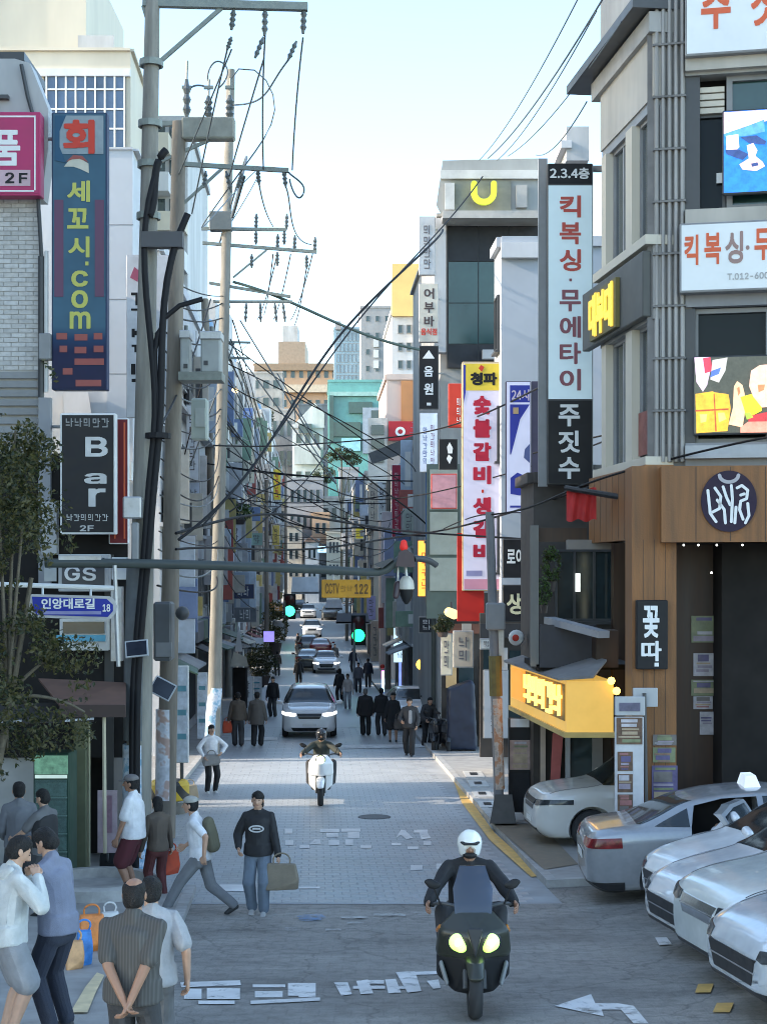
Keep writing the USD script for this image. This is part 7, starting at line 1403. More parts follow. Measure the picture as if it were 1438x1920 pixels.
    if screen_:
        a = [V3(-.17, .50, .98), V3(.17, .50, .98), V3(.185, .40, 1.22), V3(.12, .33, 1.42), V3(-.12, .33, 1.42), V3(-.185, .40, 1.22)]
        a = (np.array(a) - V3(0, 0, .10)) * s; m = MB(); n = len(a); b = a + V3(0, .05, 0) * s * 0; mid = a.mean(0) + V3(0, .06, .02) * s
        v = np.vstack([a, mid, a + V3(0, -.006, 0), mid + V3(0, -.006, 0)]); fs = [[i, (i + 1) % n, n] for i in range(n)] + [[n + 1 + (i + 1) % n, n + 1 + i, 2 * n + 1] for i in range(n)] + [q for i in range(n) for q in ([i, n + 1 + i, n + 1 + (i + 1) % n], [i, n + 1 + (i + 1) % n, (i + 1) % n])]
        m.add(v, np.array(fs)); m.put(t, 'windscreen', MG('scooter_screen', (0.045, 0.055, 0.08), (0.42, 0.48, 0.58), 1.45, 0.5), 50)
    lm = M('scooter_lamp_%d' % int(100 * lampcol[0]), (0.9, 0.95, 0.5), emit=0.45 if lights else 0.1, ecol=lampcol)
    core_ = M('scooter_lamp_core', (1, 1, 0.95), emit=3.0, ecol=(1.0, 1.0, 0.7))
    for x in ((-.145, .145) if maxi else (0,)):
        q = MB().addm(B(((x, .66 if maxi else .66, .68 if maxi else .96), (.088, .06, .085)), ((x * .85, .69 if maxi else .68, .64 if maxi else .92), (.06, .05, .05)))).put(t, 'headlight', lm if lights else lamp_off, True)
        put(q, 'lamp_rim', B(((x, .62, .68 if maxi else .96), (.108, .045, .104))), trimb, True)
        if lights: MB().addm(B(((x, .72 if maxi else .725, .68 if maxi else .96), (.034, .014, .034)))).put(q, 'bulb', core_, True)
    if maxi:
        MB().addm(B(((-.05, .765, .80), (.02, .012, .03)), ((.05, .765, .80), (.02, .012, .03)), ((0, .80, .62), (.012, .012, .05)))).put(t, 'nose_panel', trimb, 40)
        for x in (-1, 1): MB().addm(B(((x * .31, .5, .78), (.02, .05, .03)), ((x * .335, .42, .74), (.012, .04, .02)))).put(t, 'turn_signal', M('signal_amber', (0.35, 0.12, 0.01), rough=.2), True); MB().addm(B(((x * .30, .56, .46), (.02, .04, .03)), ((x * .25, .62, .3), (.02, .04, .03)))).put(t, 'side_trim', frame_g, True)
    if maxi: MB().addm(B(((0, .72, .46), (.05, .03, .05)))).put(t, 'horn_cover', frame_g, True)
    MB().cbox(V3(-.1, -.98, .58) * s, V3(.1, -.965, .7) * s, 0.003).put(t, 'number_plate', platem)
    MB().cyl(V3(.22, -.35, .32) * s, V3(.24, -.95, .4) * s, .055 * s, 10).put(t, 'exhaust', frame_d, True)
    if not rider: MB().cyl(V3(.05, -.1, .3) * s, V3(.2, -.15, .0) * s, .015 * s, 6).put(t, 'stand', frame_d)
    if box is not None: MB().cbox(V3(-.24, -1.15, .92) * s, V3(.24, -.68, 1.36) * s, 0.03).put(t, 'delivery_box', box)
    return t, c, rz
shell_olive = M('scooter_olive', (0.018, 0.019, 0.013), rough=0.35, var=0.2, coat=0.15)
SC1 = make_scooter('scooter', 'large dark scooter with twin glowing green headlights in the foreground', gp(890, 1912), (0.0, -1), shell_olive, True, rider=True)
SC2 = make_scooter('scooter', 'white scooter with one bright headlight in the middle of the street', gp(601, 1512), (0.02, -1), carpaint('white', (0.6, 0.61, 0.61), 0.0), False, True, False, lampcol=(0.8, 1.0, 0.5), rider=True, s=1.05)
for lab, x, y, hd, mt, bx in (('black parked scooter nearest the dark pole on the right', 816, 1414, (-0.3, -1), pblk, None), ('black parked scooter with dark delivery box against the right pavement', 842, 1416, (-0.15, -1), pblk, M('box_navy', (0.02, 0.025, 0.045), rough=0.4, var=0.2)), ('dark parked scooter at the left pavement by the far plants', 492, 1290, (0.4, -1), pdk, None), ('black parked scooter behind the man in the jacket', 803, 1372, (-0.4, -1), pblk, None)):
    make_scooter('scooter', lab, gp(x, y), hd, mt, False, False, False, bx)
# ------------------------------------------------------------------ people
def hullb(*cr, n=16, _h=hullb): return _h(*cr, n=n)
def cloth(name, c, var=0.14, scale=9): return M('cloth_' + name, c, rough=0.85, var=var, scale=scale, bump=0.25, bscale=110)
skin_a = M('skin', (0.42, 0.25, 0.17), rough=0.5, var=0.1, scale=12); skin_d = M('skin_tan', (0.28, 0.15, 0.095), rough=0.5, var=0.1, scale=12)
hair_b = M('hair_black', (0.01, 0.009, 0.009), rough=0.6, var=0.6, scale=60, streak=.3, bump=.8, bscale=90, spec=.3); hair_g = M('hair_grey', (0.12, 0.115, 0.11), rough=0.6, var=0.3, scale=60); shoe_b = M('shoe_black', (0.02, 0.02, 0.021), rough=0.5); shoe_w = M('shoe_white', (0.6, 0.6, 0.58), rough=0.5)
eye_m = M('eye_dark', (0.02, 0.015, 0.012), rough=0.2); lip_m = M('lips', (0.3, 0.12, 0.1), rough=0.5)
def ik(a, c, l1, l2, pole_):
    """the middle joint of a two bone chain from a to c, bent towards pole_"""
    d = c - a; L = np.linalg.norm(d); L2 = min(L, (l1 + l2) * 0.999); d = d / max(L, 1e-6); c = a + d * L2
    x = (l1 ** 2 - l2 ** 2 + L2 ** 2) / (2 * L2); hgt = math.sqrt(max(l1 ** 2 - x ** 2, 0))
    p = np.array(pole_, float); p = p - d * (p @ d); p /= np.linalg.norm(p) + 1e-9
    return a + d * x + p * hgt, c
def person(label, foot, rz, h=1.70, top=None, bottom=None, skin=skin_a, hair=hair_b, shoes=shoe_b, hands=None, feet=None, elbows=None, lean=0, head_pitch=0, head_yaw=0, sleeve='long', legs='long', pelvis=None, near=False, female=False, hairlen=0, bald=False, cap=None, vest=None, coat=0.0, loose=1.0, helmet=None, group=None, hood=None, knees=None, wide=1.0, skirt=None, extra=None, twist=0.0, curl=1.0):
    t = thing('person', label, 'person', loc=foot, rz=rz, group=group)
    s = h; J = lambda x, y, z: V3(x, y, z) * s
    pel = J(*(pelvis or (0, 0, .52))); L = math.radians(lean)
    def tor(x, y, z):      # torso frame: leans about the pelvis
        c, sn = math.cos(L), math.sin(L); q = V3(x, y * c + z * sn, -y * sn + z * c)
        a = math.radians(twist); return pel + V3(q[0] * math.cos(a) - q[1] * math.sin(a), q[0] * math.sin(a) + q[1] * math.cos(a), q[2]) * s
    sw = (.088 if female else .098) * wide
    sh = [tor(-sw, 0, .278), tor(sw, 0, .278)]; neck = tor(0, 0.0, .325); head = tor(0, .022, .405)
    hip = [pel + J(-.052, 0, -.015), pel + J(.052, 0, -.015)]
    hands = hands or ((-.165, .03, .46), (.165, .03, .46)); feet = feet or ((-.06, 0, .045), (.06, 0, .045))
    elbows = elbows or ((-.5, -1, 0), (.5, -1, 0)); knees = knees or ((-.1, 1, 0), (.1, 1, 0))
    A, K = [], []
    for i in (0, 1):
        e, w = ik(sh[i], J(*hands[i]), .172 * s, .150 * s, elbows[i]); A.append((sh[i], e, w))
        k, f = ik(hip[i], J(*feet[i]), .248 * s, .245 * s, knees[i]); K.append((hip[i], k, f))
    R = lambda r: r * s
    body = [hullb((pel, (R(.088 * wide), R(.062), R(.06))), (tor(0, 0, .12), (R(.078 * wide), R(.055), R(.05)))), hullb((tor(0, 0, .12), (R(.078 * wide), R(.055), R(.05))), (tor(0, 0, .24), (R(.088 * wide), R(.062), R(.06)))), hullb((tor(-sw * .84, 0, .266), R(.032)), (tor(sw * .84, 0, .266), R(.032)), (tor(0, 0, .22), (R(.086 * wide), R(.058), R(.05))), (neck - J(0, 0, .03), R(.03))), hullb((neck - J(0, 0, .03), R(.038)), (tor(0, .012, .37), R(.032)))]
    hp, hy = math.radians(head_pitch), math.radians(head_yaw)
    def hd(x, y, z):       # head frame: y is the way the face looks
        y, z = y * math.cos(hp) + z * math.sin(hp), -y * math.sin(hp) + z * math.cos(hp)
        return head + J(x * math.cos(hy) - y * math.sin(hy), x * math.sin(hy) + y * math.cos(hy), z)
    body += [hullb((hd(0, -.008, .022), (R(.045), R(.055), R(.048))), (hd(0, .012, -.012), (R(.040), R(.045), R(.04)))), hullb((hd(0, .012, -.01), (R(.038), R(.042), R(.03))), (hd(0, .030, -.048), (R(.020), R(.016), R(.016)))),
             hullb((hd(0, .052, .008), R(.006)), (hd(0, .066, -.014), R(.0075)), (hd(0, .05, -.018), R(.011)))]
    body += [hullb((hd(x, -.006, -.004), (R(.006), R(.012), R(.018)))) for x in (-.047, .047)]
    for i in (0, 1):
        a, e, w = A[i]; k0, k1, k2 = K[i]
        body += [hullb((a, R(.030)), (e, R(.0235))), hullb((e, R(.0235)), (w, R(.0155))), hullb((k0, R(.052)), (k1, R(.034))), hullb((k1, R(.034)), (k1 + (k2 - k1) * .3 + J(0, -.008, 0), R(.033)), (k2, R(.020)))]
    Lr = 0.028 if near else 0.05
    bm = body[0]
    for q in body[1:]: bm = bm + q
    bt = soften(bm, Lr, 4)
    # hands: palm and five bent fingers, closed on the wrist
    hm = MB()
    for i in (0, 1):
        a, e, w = A[i]; d = (w - e) / np.linalg.norm(w - e); side = V3(1 if i == 0 else -1, 0, 0); inn = side - d * (side @ d); inn /= np.linalg.norm(inn) + 1e-9; fw = np.cross(d, inn) * (1 if i == 0 else -1)
        if fw[1] < 0 and abs(fw[1]) > .2: fw = -fw
        pc = w + d * R(.028); ps = [hullb((w, (R(.0135),) * 3), (pc + fw * R(.013), R(.010)), (pc - fw * R(.013), R(.010)), (w + d * R(.05) + fw * R(.019), R(.0075)), (w + d * R(.05) - fw * R(.019), R(.0075)))]
        for k, fl in enumerate((.86, 1.0, .95, .76)):
            b0 = w + d * R(.05) + fw * R(.019 - .0127 * k); b1 = b0 + (d * .9 + inn * .45 * curl) * R(.023 * fl); b2 = b1 + (d * (.75 - .35 * curl) + inn * (.35 + .55 * curl)) * R(.024 * fl)
            ps += [hullb((b0, R(.0058)), (b1, R(.0052)), n=8), hullb((b1, R(.0052)), (b2, R(.0044)), n=8)]
        t0 = w + d * R(.015) + fw * R(.014); t1 = t0 + (fw * .75 + d * .75) * R(.02) + inn * R(.006); t2 = t1 + (d * .95 + fw * .15 + inn * .3) * R(.019); ps += [hullb((t0, R(.0075)), (t1, R(.0066)), n=8), hullb((t1, R(.0066)), (t2, R(.005)), n=8)]
        mm = ps[0]
        for q in ps[1:]: mm = mm + q
        hm.addm(soften(mm, 0.010, 2) if near else mm)
    hv, hf = hm.mesh()
    bm2 = MB(); bm2.add(np.array(bt.vertices), np.array(bt.faces)); bm2.add(hv, hf); bm2.put(t, 'body', skin, True)
    # face
    for x in (-.019, .019):
        MB().addm(hullb((hd(x, .0475, .004), (R(.0075), R(.0035), R(.0035))), n=8)).put(t, 'eye', eye_m, True); MB().addm(hullb((hd(x - .009, .05, .017), R(.0022)), (hd(x + .009, .05, .017), R(.0022)), n=8)).put(t, 'eyebrow', hair, True)
    MB().addm(hullb((hd(-.013, .0455, -.036), (R(.004), R(.004), R(.003))), (hd(.013, .0455, -.036), (R(.004), R(.004), R(.003))), n=8)).put(t, 'mouth', lip_m, True)
    # hair: a cap of hair, cut away from the face
    if hair is not None and helmet is None:
        hr = hullb((hd(0, -.01, .028), (R(.051), R(.060), R(.050))), (hd(0, -.022, -.012), (R(.047), R(.046), R(.045)))) if not bald else hullb((hd(0, -.010, .022), (R(.0505), R(.060), R(.049))), (hd(0, -.022, -.02), (R(.045), R(.045), R(.04))))
        cut = hullb((hd(0, .095, -.035), (R(.07), R(.07), R(.066))), n=16) if not bald else hullb((hd(0, .10, -.03), (R(.1), R(.09), R(.08))), n=12)
        hr = hr - cut
        if bald: hr = hr - hullb((hd(0, -.012, .078), (R(.046), R(.062), R(.044))), n=16)
        if hairlen: hr = hr + (hullb((hd(0, -.03, .0), (R(.05), R(.035), R(.04))), (hd(0, -.04, -hairlen), (R(.045), R(.022), R(.02)))))
        put(t, 'hair', soften(hr, 0.014 if near else 0.03, 1, 0.012 if near else 0.006, 5, 3.2), hair, True)
    if cap is not None:
        cp = hullb((hd(0, -.006, .04), (R(.054), R(.064), R(.038)))) - hullb((hd(0, 0, -.03), (R(.1), R(.12), R(.045))))
        brim = hullb((hd(0, .06, .026), (R(.044), R(.02), R(.004))), (hd(0, .085, .02), (R(.03), R(.018), R(.004)))); put(t, 'cap', soften(cp, .03, 2), cap, True); put(t, 'cap_brim', brim, cap, True)
    if helmet is not None:
        hl = hullb((hd(0, -.006, .02), (R(.072), R(.082), R(.075))), (hd(0, -.012, -.02), (R(.066), R(.072), R(.06)))) - hullb((hd(0, .105, -.035), (R(.058), R(.07), R(.052))), n=16) - hullb((hd(0, .0, -.06), (R(.05), R(.055), R(.055))), n=12)
        put(t, 'helmet', tm(hl.refine_to_length(.05)), helmet, 35); MB().addm(hullb((hd(-.05, .055, .03), R(.006)), (hd(.05, .055, .03), R(.006)), (hd(-.035, .085, .022), R(.004)), (hd(.035, .085, .022), R(.004)))).put(t, 'visor_peak', black, True)
        MB().addm(hullb((hd(0, .035, -.045), (R(.042), R(.03), R(.022))), n=12)).put(t, 'face_mask', black, True)
    # clothes
    g = .011 * loose; ub = coat
    if top is not None:
        tp = [hullb((tor(0, 0, .24), (R(.088 * wide + g), R(.064 + g), R(.06))), (tor(0, 0, .05), (R(.080 * wide + g * 1.5), R(.064 + g * 1.6), R(.04)))), hullb((pel + J(0, 0, .055), (R(.092 * wide + g * 1.5), R(.066 + g * 1.5), R(.03))), (pel + J(0, 0, -.03 - ub), (R(.096 * wide + g * 1.6), R(.07 + g * 1.6), R(.022)))), hullb((tor(0, 0, .05), (R(.080 * wide + g * 1.5), R(.064 + g * 1.6), R(.04))), (pel + J(0, 0, 0), (R(.092 * wide + g * 1.6), R(.067 + g * 1.6), R(.03)))),
              hullb((tor(-sw * .9, 0, .274), R(.034 + g * .4)), (tor(sw * .9, 0, .274), R(.034 + g * .4)), (tor(0, 0, .2), (R(.088 * wide + g), R(.064 + g), R(.05))), (neck - J(0, 0, .012), R(.036))), hullb((neck - J(0, .0, .022), R(.046)), (neck + J(0, 0, .004), R(.040)))]
        for i in (0, 1):
            a, e, w = A[i]
            if sleeve == 'none': continue
            tp.append(hullb((a, R(.031 + g * .5)), (e if sleeve == 'long' else a + (e - a) * .78, R(.026 + g * (.7 if sleeve == 'long' else 1.0)))))
            if sleeve == 'long': tp.append(hullb((e, R(.026 + g * .7)), (w - (w - e) * .05, R(.021 + g * .5))))
        mm = tp[0]
        for q in tp[1:]: mm = mm + q
        put(t, 'top', soften(mm, Lr, 5, .017 if near else .009, 11), top, True)
    if hood is not None: put(t, 'hood', soften(hullb((tor(-.05, -.028, .318), R(.022)), (tor(.05, -.028, .318), R(.022)), (tor(0, -.05, .285), (R(.05), R(.022), R(.03)))), .03, 3, .006), hood, True)
    if bottom is not None:
        tp = [hullb((pel + J(0, 0, .03), (R(.09 * wide + g * .6), R(.066 + g * .6), R(.03))), (hip[0] - J(0, 0, .03), R(.058)), (hip[1] - J(0, 0, .03), R(.058)))]
        for i in (0, 1):
            k0, k1, k2 = K[i]
            if legs == 'short': tp.append(hullb((k0, R(.060 + g * .5)), (k0 + (k1 - k0) * .86, R(.050 + g))))
            else: tp += [hullb((k0, R(.058)), (k1, R(.041 + g * .6))), hullb((k1, R(.041 + g * .6)), (k2 + (k1 - k2) * .04, R(.028 + g * .9)))]
        if skirt: tp.append(hullb((pel, (R(.09), R(.07), R(.03))), (pel - J(0, 0, skirt), (R(.12), R(.10), R(.02)))))
        mm = tp[0]
        for q in tp[1:]: mm = mm + q
        put(t, 'trousers' if legs != 'short' else 'shorts', soften(mm, Lr, 4, .013 if near else .008, 17), bottom, True)
    if vest is not None: put(t, 'vest', soften(hullb((tor(0, 0, .24), (R(.1 * wide + g * 1.6), R(.068 + g * 1.6), R(.055))), (tor(0, 0, .03), (R(.092 * wide + g * 1.9), R(.068 + g * 1.9), R(.04)))), .05, 3, .005), vest, True)
    for i in (0, 1):
        f = K[i][2]; d = V3(0, 1, 0); kk = K[i][2] - K[i][1]; fl = math.atan2(kk[1], -kk[2]); d = V3(0, math.cos(fl * .6), math.sin(fl * .6) * (1 if fl < 0 else 1))
        sh_ = hullb((f + V3(0, 0, -R(.012)), R(.024)), (f - d * R(.02) - V3(0, 0, R(.022)), (R(.020), R(.022), R(.018)))) + hullb((f - d * R(.015) - V3(0, 0, R(.026)), (R(.021), R(.024), R(.014))), (f + d * R(.07) - V3(0, 0, R(.030)), (R(.025), R(.026), R(.012))), (f + d * R(.02) - V3(0, 0, R(.012)), R(.018)))
        put(t, 'shoe', soften(sh_, .03, 2), shoes, True)
    return t, dict(tor=tor, hd=hd, A=A, K=K, pel=pel, J=J, s=s)
def bag(t, c, w, d, h_, mt, handle=0.12, label=None, nm='carried_bag'):
    m = MB(); m.addm(soften(hullb((c + V3(-w * .42, -d * .3, -h_ * .46), (w * .1, d * .25, h_ * .06)), (c + V3(w * .42, d * .3, -h_ * .46), (w * .1, d * .25, h_ * .06)), (c + V3(-w * .5, 0, -h_ * .1), (w * .06, d * .3, h_ * .2)), (c + V3(w * .5, 0, -h_ * .1), (w * .06, d * .3, h_ * .2)), (c + V3(-w * .4, 0, h_ * .44), (w * .06, d * .25, h_ * .05)), (c + V3(w * .4, 0, h_ * .44), (w * .06, d * .25, h_ * .05))), .03, 3, .008, 3))
    p = m.put(t, nm, mt, True, label=label)
    if handle:
        m = MB(); m.tube(spline([c + V3(-w * .25, 0, h_ * .45), c + V3(-w * .12, 0, h_ * .45 + handle), c + V3(w * .12, 0, h_ * .45 + handle), c + V3(w * .25, 0, h_ * .45)]), .012, 6); m.put(p, 'handle', mt, True)
    return p
def loose_bag(label, base, rz, w, d, h_, mt, handle=.12, nm='bag', cat='bag'):
    t = thing(nm, label, cat, loc=base, rz=rz); bag(t, V3(0, 0, h_ * .5), w, d, h_, mt, handle, nm='sack'); return t
def yaw_to(dx, dy): return math.degrees(math.atan2(-dx, dy))
c_grey = cloth('hoodie', (0.46, 0.47, 0.46)); c_slate = cloth('slate', (0.17, 0.185, 0.25)); c_black = cloth('black', (0.016, 0.016, 0.018)); c_dark = cloth('charcoal', (0.04, 0.04, 0.043)); c_char = usdkit.material(stage, '/World/Looks/cloth_stripes', {'tc': ('texture_coordinate', {}), 'w': ('wave_texture', {'wave_type': 'bands', 'bands_direction': 'x', 'scale': 14.0, 'distortion': .6, 'detail': 2.0}), 'r': ('rgb_ramp', {'ramp': [(0, (0.05, 0.048, 0.046)), (.6, (0.06, 0.058, 0.055)), (1, (0.078, 0.076, 0.072))]}), 'p': ('principled_bsdf', {'roughness': .85})}, [('tc.object', 'w.vector'), ('w.fac', 'r.fac'), ('r.color', 'p.base_color')], surface='p.BSDF'); c_white = cloth('white', (0.62, 0.62, 0.64)); c_mar = cloth('maroon', (0.07, 0.012, 0.018)); c_jean = cloth('denim', (0.12, 0.15, 0.19)); c_short = cloth('short_grey', (0.22, 0.225, 0.24)); c_brown = cloth('brown', (0.085, 0.065, 0.05)); c_olive = cloth('olive', (0.045, 0.05, 0.04)); c_tan = cloth('tan', (0.25, 0.19, 0.12)); c_lgrey = cloth('lightgrey', (0.3, 0.3, 0.31)); c_navy = cloth('navy', (0.02, 0.024, 0.04)); c_mid = cloth('midgrey', (0.11, 0.11, 0.115))
PV = lambda px, py, Y: gY(px, Y) + V3(0, 0, 0.1)
# front left group
person('young person in a pale grey hoodie and grey shorts looking down, hands at the face', PV(12, 0, 13.2), -62, 1.71, c_grey, c_short, shoes=shoe_w, hands=((-.03, .12, .79), (.07, .13, .795)), elbows=((-.6, .2, -1), (.6, .3, -1)), head_pitch=32, lean=6, legs='short', near=True, hood=c_grey, loose=1.9, curl=.7)
t, Pn = person('man in slate blue polo shirt and dark trousers looking at a phone beside the hoodie', PV(110, 0, 13.6), 62, 1.74, c_slate, c_navy, hands=((-.05, .19, .62), (.06, .20, .63)), elbows=((-.7, -.2, -.8), (.7, -.2, -.8)), head_pitch=38, lean=8, sleeve='short', near=True, loose=1.3)
c = (Pn['A'][0][2] + Pn['A'][1][2]) / 2 + V3(0, .07, .05); MB().cbox(c - V3(.037, .005, .075), c + V3(.037, .005, .075), .004).put(t, 'phone', black)
person('balding man seen from behind in dark grey shirt, hands clasped behind his back', PV(250, 0, 11.1), -6, 1.66, c_char, c_dark, skin=skin_d, hands=((-.012, -.125, .525), (.018, -.135, .505)), elbows=((-1, -.2, .1), (1, -.2, .1)), sleeve='short', near=True, bald=True, wide=1.12, loose=1.5, hair=hair_b, curl=1.0)
person('person in a light grey shirt standing right behind the balding man', PV(284, 0, 11.95), 14, 1.55, c_lgrey, c_mid, hands=((-.14, .08, .5), (.17, -.02, .5)), sleeve='short', near=True, loose=1.9, wide=1.05)
# left, by the shops
person('man with dark hair in a grey blue shirt facing the dark stall', PV(36, 0, 21.5), 20, 1.72, cloth('bluegrey', (0.13, 0.135, 0.15)), c_dark, hands=((-.1, .12, .55), (.12, .1, .52)), loose=1.4)
person('person in a black vest over grey sleeves holding out a forearm by the green fridge', PV(84, 0, 21.0), 60, 1.66, c_mid, c_dark, hands=((-.10, .24, .60), (.1, .2, .58)), vest=c_black, head_pitch=20, sleeve='short', loose=1.2)
person('man in a white t shirt, grey cap and maroon shorts standing by the big pole', PV(250, 0, 22.6), 80, 1.74, c_white, c_mar, skin=skin_d, hands=((-.12, .1, .48), (.13, .08, .47)), cap=cloth('cap_grey', (0.14, 0.13, 0.13)), sleeve='short', legs='short', loose=2.0, hair=hair_b)
t, Pn = person('person in brown top carrying a red bag behind the white t shirt man', gp(296, 1690), 30, 1.5, c_brown, cloth('darkred', (0.08, 0.02, 0.02)), hands=((-.16, .05, .46), (.17, .08, .47)), female=True, hairlen=.06)
bag(t, Pn['A'][1][2] + V3(.02, .05, -.24), .26, .1, .34, cloth('bag_red', (0.42, 0.06, 0.025)))
t, Pn = person('person in a light top striding with an olive backpack and grey trousers', gp(372, 1716), 78, 1.70, c_white, cloth('greytrouser', (0.15, 0.155, 0.165)), hands=((-.16, -.1, .5), (.16, .16, .52)), feet=((-.05, .25, .05), (.06, -.28, .075)), knees=((-.1, 1, .1), (.1, 1, 0)), pelvis=(0, -.02, .475), lean=9, cap=cloth('cap_pale', (0.32, 0.31, 0.28)), sleeve='short', twist=8)
tr_ = Pn['tor']; MB().addm(soften(hullb((tr_(0, -.10, .24), (.13, .08, .1)), (tr_(0, -.11, .06), (.15, .1, .1))), .04, 3, .01)).put(t, 'backpack', cloth('backpack', (0.11, 0.1, 0.065)), True)
t, Pn = person('person in a black sweatshirt with a white print and jeans carrying a big tan bag', gp(484, 1716), 176, 1.68, c_black, c_jean, shoes=M('shoe_grey', (0.35, 0.34, 0.33)), hands=((-.17, .04, .47), (.145, .09, .55)), feet=((-.05, .03, .045), (.055, -.05, .05)), near=True, loose=1.7, hairlen=.05)
tr_ = Pn['tor']; s_ = Pn['s']
pr = MB(); e = Polygon([(.105 * math.cos(a), .05 * math.sin(a)) for a in np.linspace(0, 2 * np.pi, 25)[:-1]]); c0 = tr_(0, .088, .185)
pr.prism(e.difference(affinity.scale(e, .78, .62)), .012, Fr(c0, (-1, 0, 0), (0, -.05, 1))); pr.prism([(-.06, -.01), (.06, -.01), (.05, .014), (-.05, .014)], .012, Fr(c0, (-1, 0, 0), (0, -.05, 1))); pr.put(t, 'chest_print', M('print_pale', (0.5, 0.5, 0.5)))
bag(t, Pn['A'][0][2] + V3(-.06, .07, -.27), .42, .18, .36, cloth('bag_tan', (0.2, 0.165, 0.12)), .14)
# middle distance
t, Pn = person('person in white top and black trousers holding a grey bag on the paved street', gp(396, 1488), 205, 1.62, c_white, c_black, shoes=shoe_w, hands=((-.12, .12, .6), (.15, .1, .55)), female=True, hairlen=.07, elbows=((-1, -.3, 0), (1, -.3, 0)))
bag(t, V3(.05, .16, .80), .4, .14, .26, cloth('bag_grey', (0.2, 0.19, 0.185)), .1)
t, Pn = person('person in dark brown jacket with red bag, left of a pair seen from behind', gp(446, 1400), 8, 1.75, c_brown, c_dark, hands=((-.17, .02, .46), (.15, .02, .46)), feet=((-.05, .04, .05), (.06, -.08, .06)), loose=2.2); bag(t, Pn['A'][0][2] + V3(-.05, 0, -.22), .28, .12, .38, cloth('bag_red', (0.42, 0.06, 0.025)))
person('person in a long grey brown coat, right of a pair seen from behind', gp(482, 1400), -6, 1.76, cloth('taupe', (0.1, 0.088, 0.078)), c_black, feet=((-.05, -.06, .06), (.06, .05, .05)), loose=2.4, coat=.08)
person('person in black with dark backpack behind the pair on the left', gp(512, 1345), 160, 1.7, c_black, c_dark, loose=2)
person('walker in black left of the car far down the street', gp(560, 1288), 0, 1.68, c_black, c_black, loose=1.8)
person('walker in black with long hair right behind the white car', gp(637, 1318), 10, 1.66, c_black, c_black, hairlen=.08, female=True, loose=2)
person('small person in pale clothes right of the white car in the distance', gp(652, 1330), 170, 1.6, cloth('pale_pink', (0.5, 0.42, 0.38)), c_lgrey, female=True)
person('older man in a wide black coat walking away on the right of the street', gp(685, 1380), 0, 1.66, c_black, c_black, feet=((-.05, .05, .05), (.06, -.05, .06)), loose=2.6, coat=.06, hair=hair_g, wide=1.1)
person('left of two walkers in black beside the man in the jacket', gp(715, 1380), 10, 1.68, c_black, c_dark, loose=2, feet=((-.05, .06, .05), (.06, -.07, .06)))
person('walker in a long black coat with bare shins beside the man in the jacket', gp(737, 1392), 178, 1.66, c_black, cloth('skirt_black', (0.02, 0.02, 0.02)), loose=2, coat=.12, legs='short', female=True, hairlen=.05)
t, Pn = person('man in dark jacket and pale shirt with shoulder bag walking towards the viewer', gp(768, 1418), 172, 1.76, c_dark, c_black, hands=((-.14, .1, .52), (.12, .16, .6)), feet=((-.05, .1, .05), (.06, -.1, .06)), loose=2)
MB().addm(soften(hullb((Pn['tor'](-.02, .085, .24), (.05, .02, .05)), (Pn['tor'](-.02, .095, .06), (.055, .02, .05))), .05, 2)).put(t, 'shirt_front', c_lgrey, True); bag(t, V3(.3, .05, .95), .3, .12, .3, c_black, .2)
person('person in dark clothes bending over the parked scooters on the right', gp(800, 1400), 200, 1.68, c_dark, c_black, lean=24, hands=((-.1, .25, .55), (.12, .25, .53)), loose=2)
for lab, x, y, col, hgt, rz_ in (('distant walker in black on the left edge of the far road', 566, 1250, c_black, 1.7, 0), ('distant walker with dark jacket right of the far road', 628, 1252, c_dark, 1.7, 180), ('distant walker in navy by the walking signal', 662, 1262, c_navy, 1.68, 170), ('distant walker in brown near the left plants', 520, 1268, c_brown, 1.66, 10), ('distant walker in dark blue on the right pavement far off', 690, 1290, c_navy, 1.7, 0), ('distant walker in grey on the right pavement far off', 672, 1300, c_mid, 1.65, 180), ('distant walker in black crossing near the far cars', 559, 1225, c_black, 1.7, 60)):
    person(lab, gp(x, y), rz_, hgt, col, c_dark, loose=1.8, feet=((-.05, .06, .05), (.06, -.07, .06)))
# riders
def rider(SC, label, top, bottom, helmet, s=1.0, h=1.72, **k):
    t, c, rz = SC; z = stage.GetPrimAtPath(t).GetAttribute('xformOp:translate').Get()[2]
    off = np.array([0, -.30 * s]); a = math.radians(rz); o = V3(off[0] * math.cos(a) - off[1] * math.sin(a), off[0] * math.sin(a) + off[1] * math.cos(a), 0)
    return person(label, (c[0] + o[0], c[1] + o[1], z), rz, h, top, bottom, hands=((-.40 * s / h, .50 * s / h, k.get('hz', 1.035) * s / h), (.40 * s / h, .50 * s / h, k.pop('hz', 1.035) * s / h)), elbows=((-1, -.2, -.7), (1, -.2, -.7)), feet=((-.24 * s / h, .48 * s / h, .44 * s / h), (.24 * s / h, .48 * s / h, .44 * s / h)), knees=((-.5, 1, .6), (.5, 1, .6)), pelvis=(0, 0, .75 * s / h), lean=9, helmet=helmet, loose=2.0, **k)
t, Pn = rider(SC1, 'scooter rider in black with a white open helmet and dark face mask', c_black, c_dark, M('helmet_white', (0.7, 0.7, 0.67), rough=0.25, coat=0.6), near=True, wide=1.12, skin=skin_d, h=1.70, hz=.955)
MB().addm(soften(hullb((Pn['tor'](-.06, .075, .27), (.05, .02, .05)), (Pn['tor'](-.05, .09, .12), (.05, .02, .05))), .05, 2)).put(t, 'jacket_flap', c_dark, True)
rider(SC2, 'scooter rider in dark olive jacket with black helmet', c_olive, c_dark, M('helmet_black', (0.02, 0.02, 0.022), rough=0.25, coat=0.6), s=1.05, h=1.7)
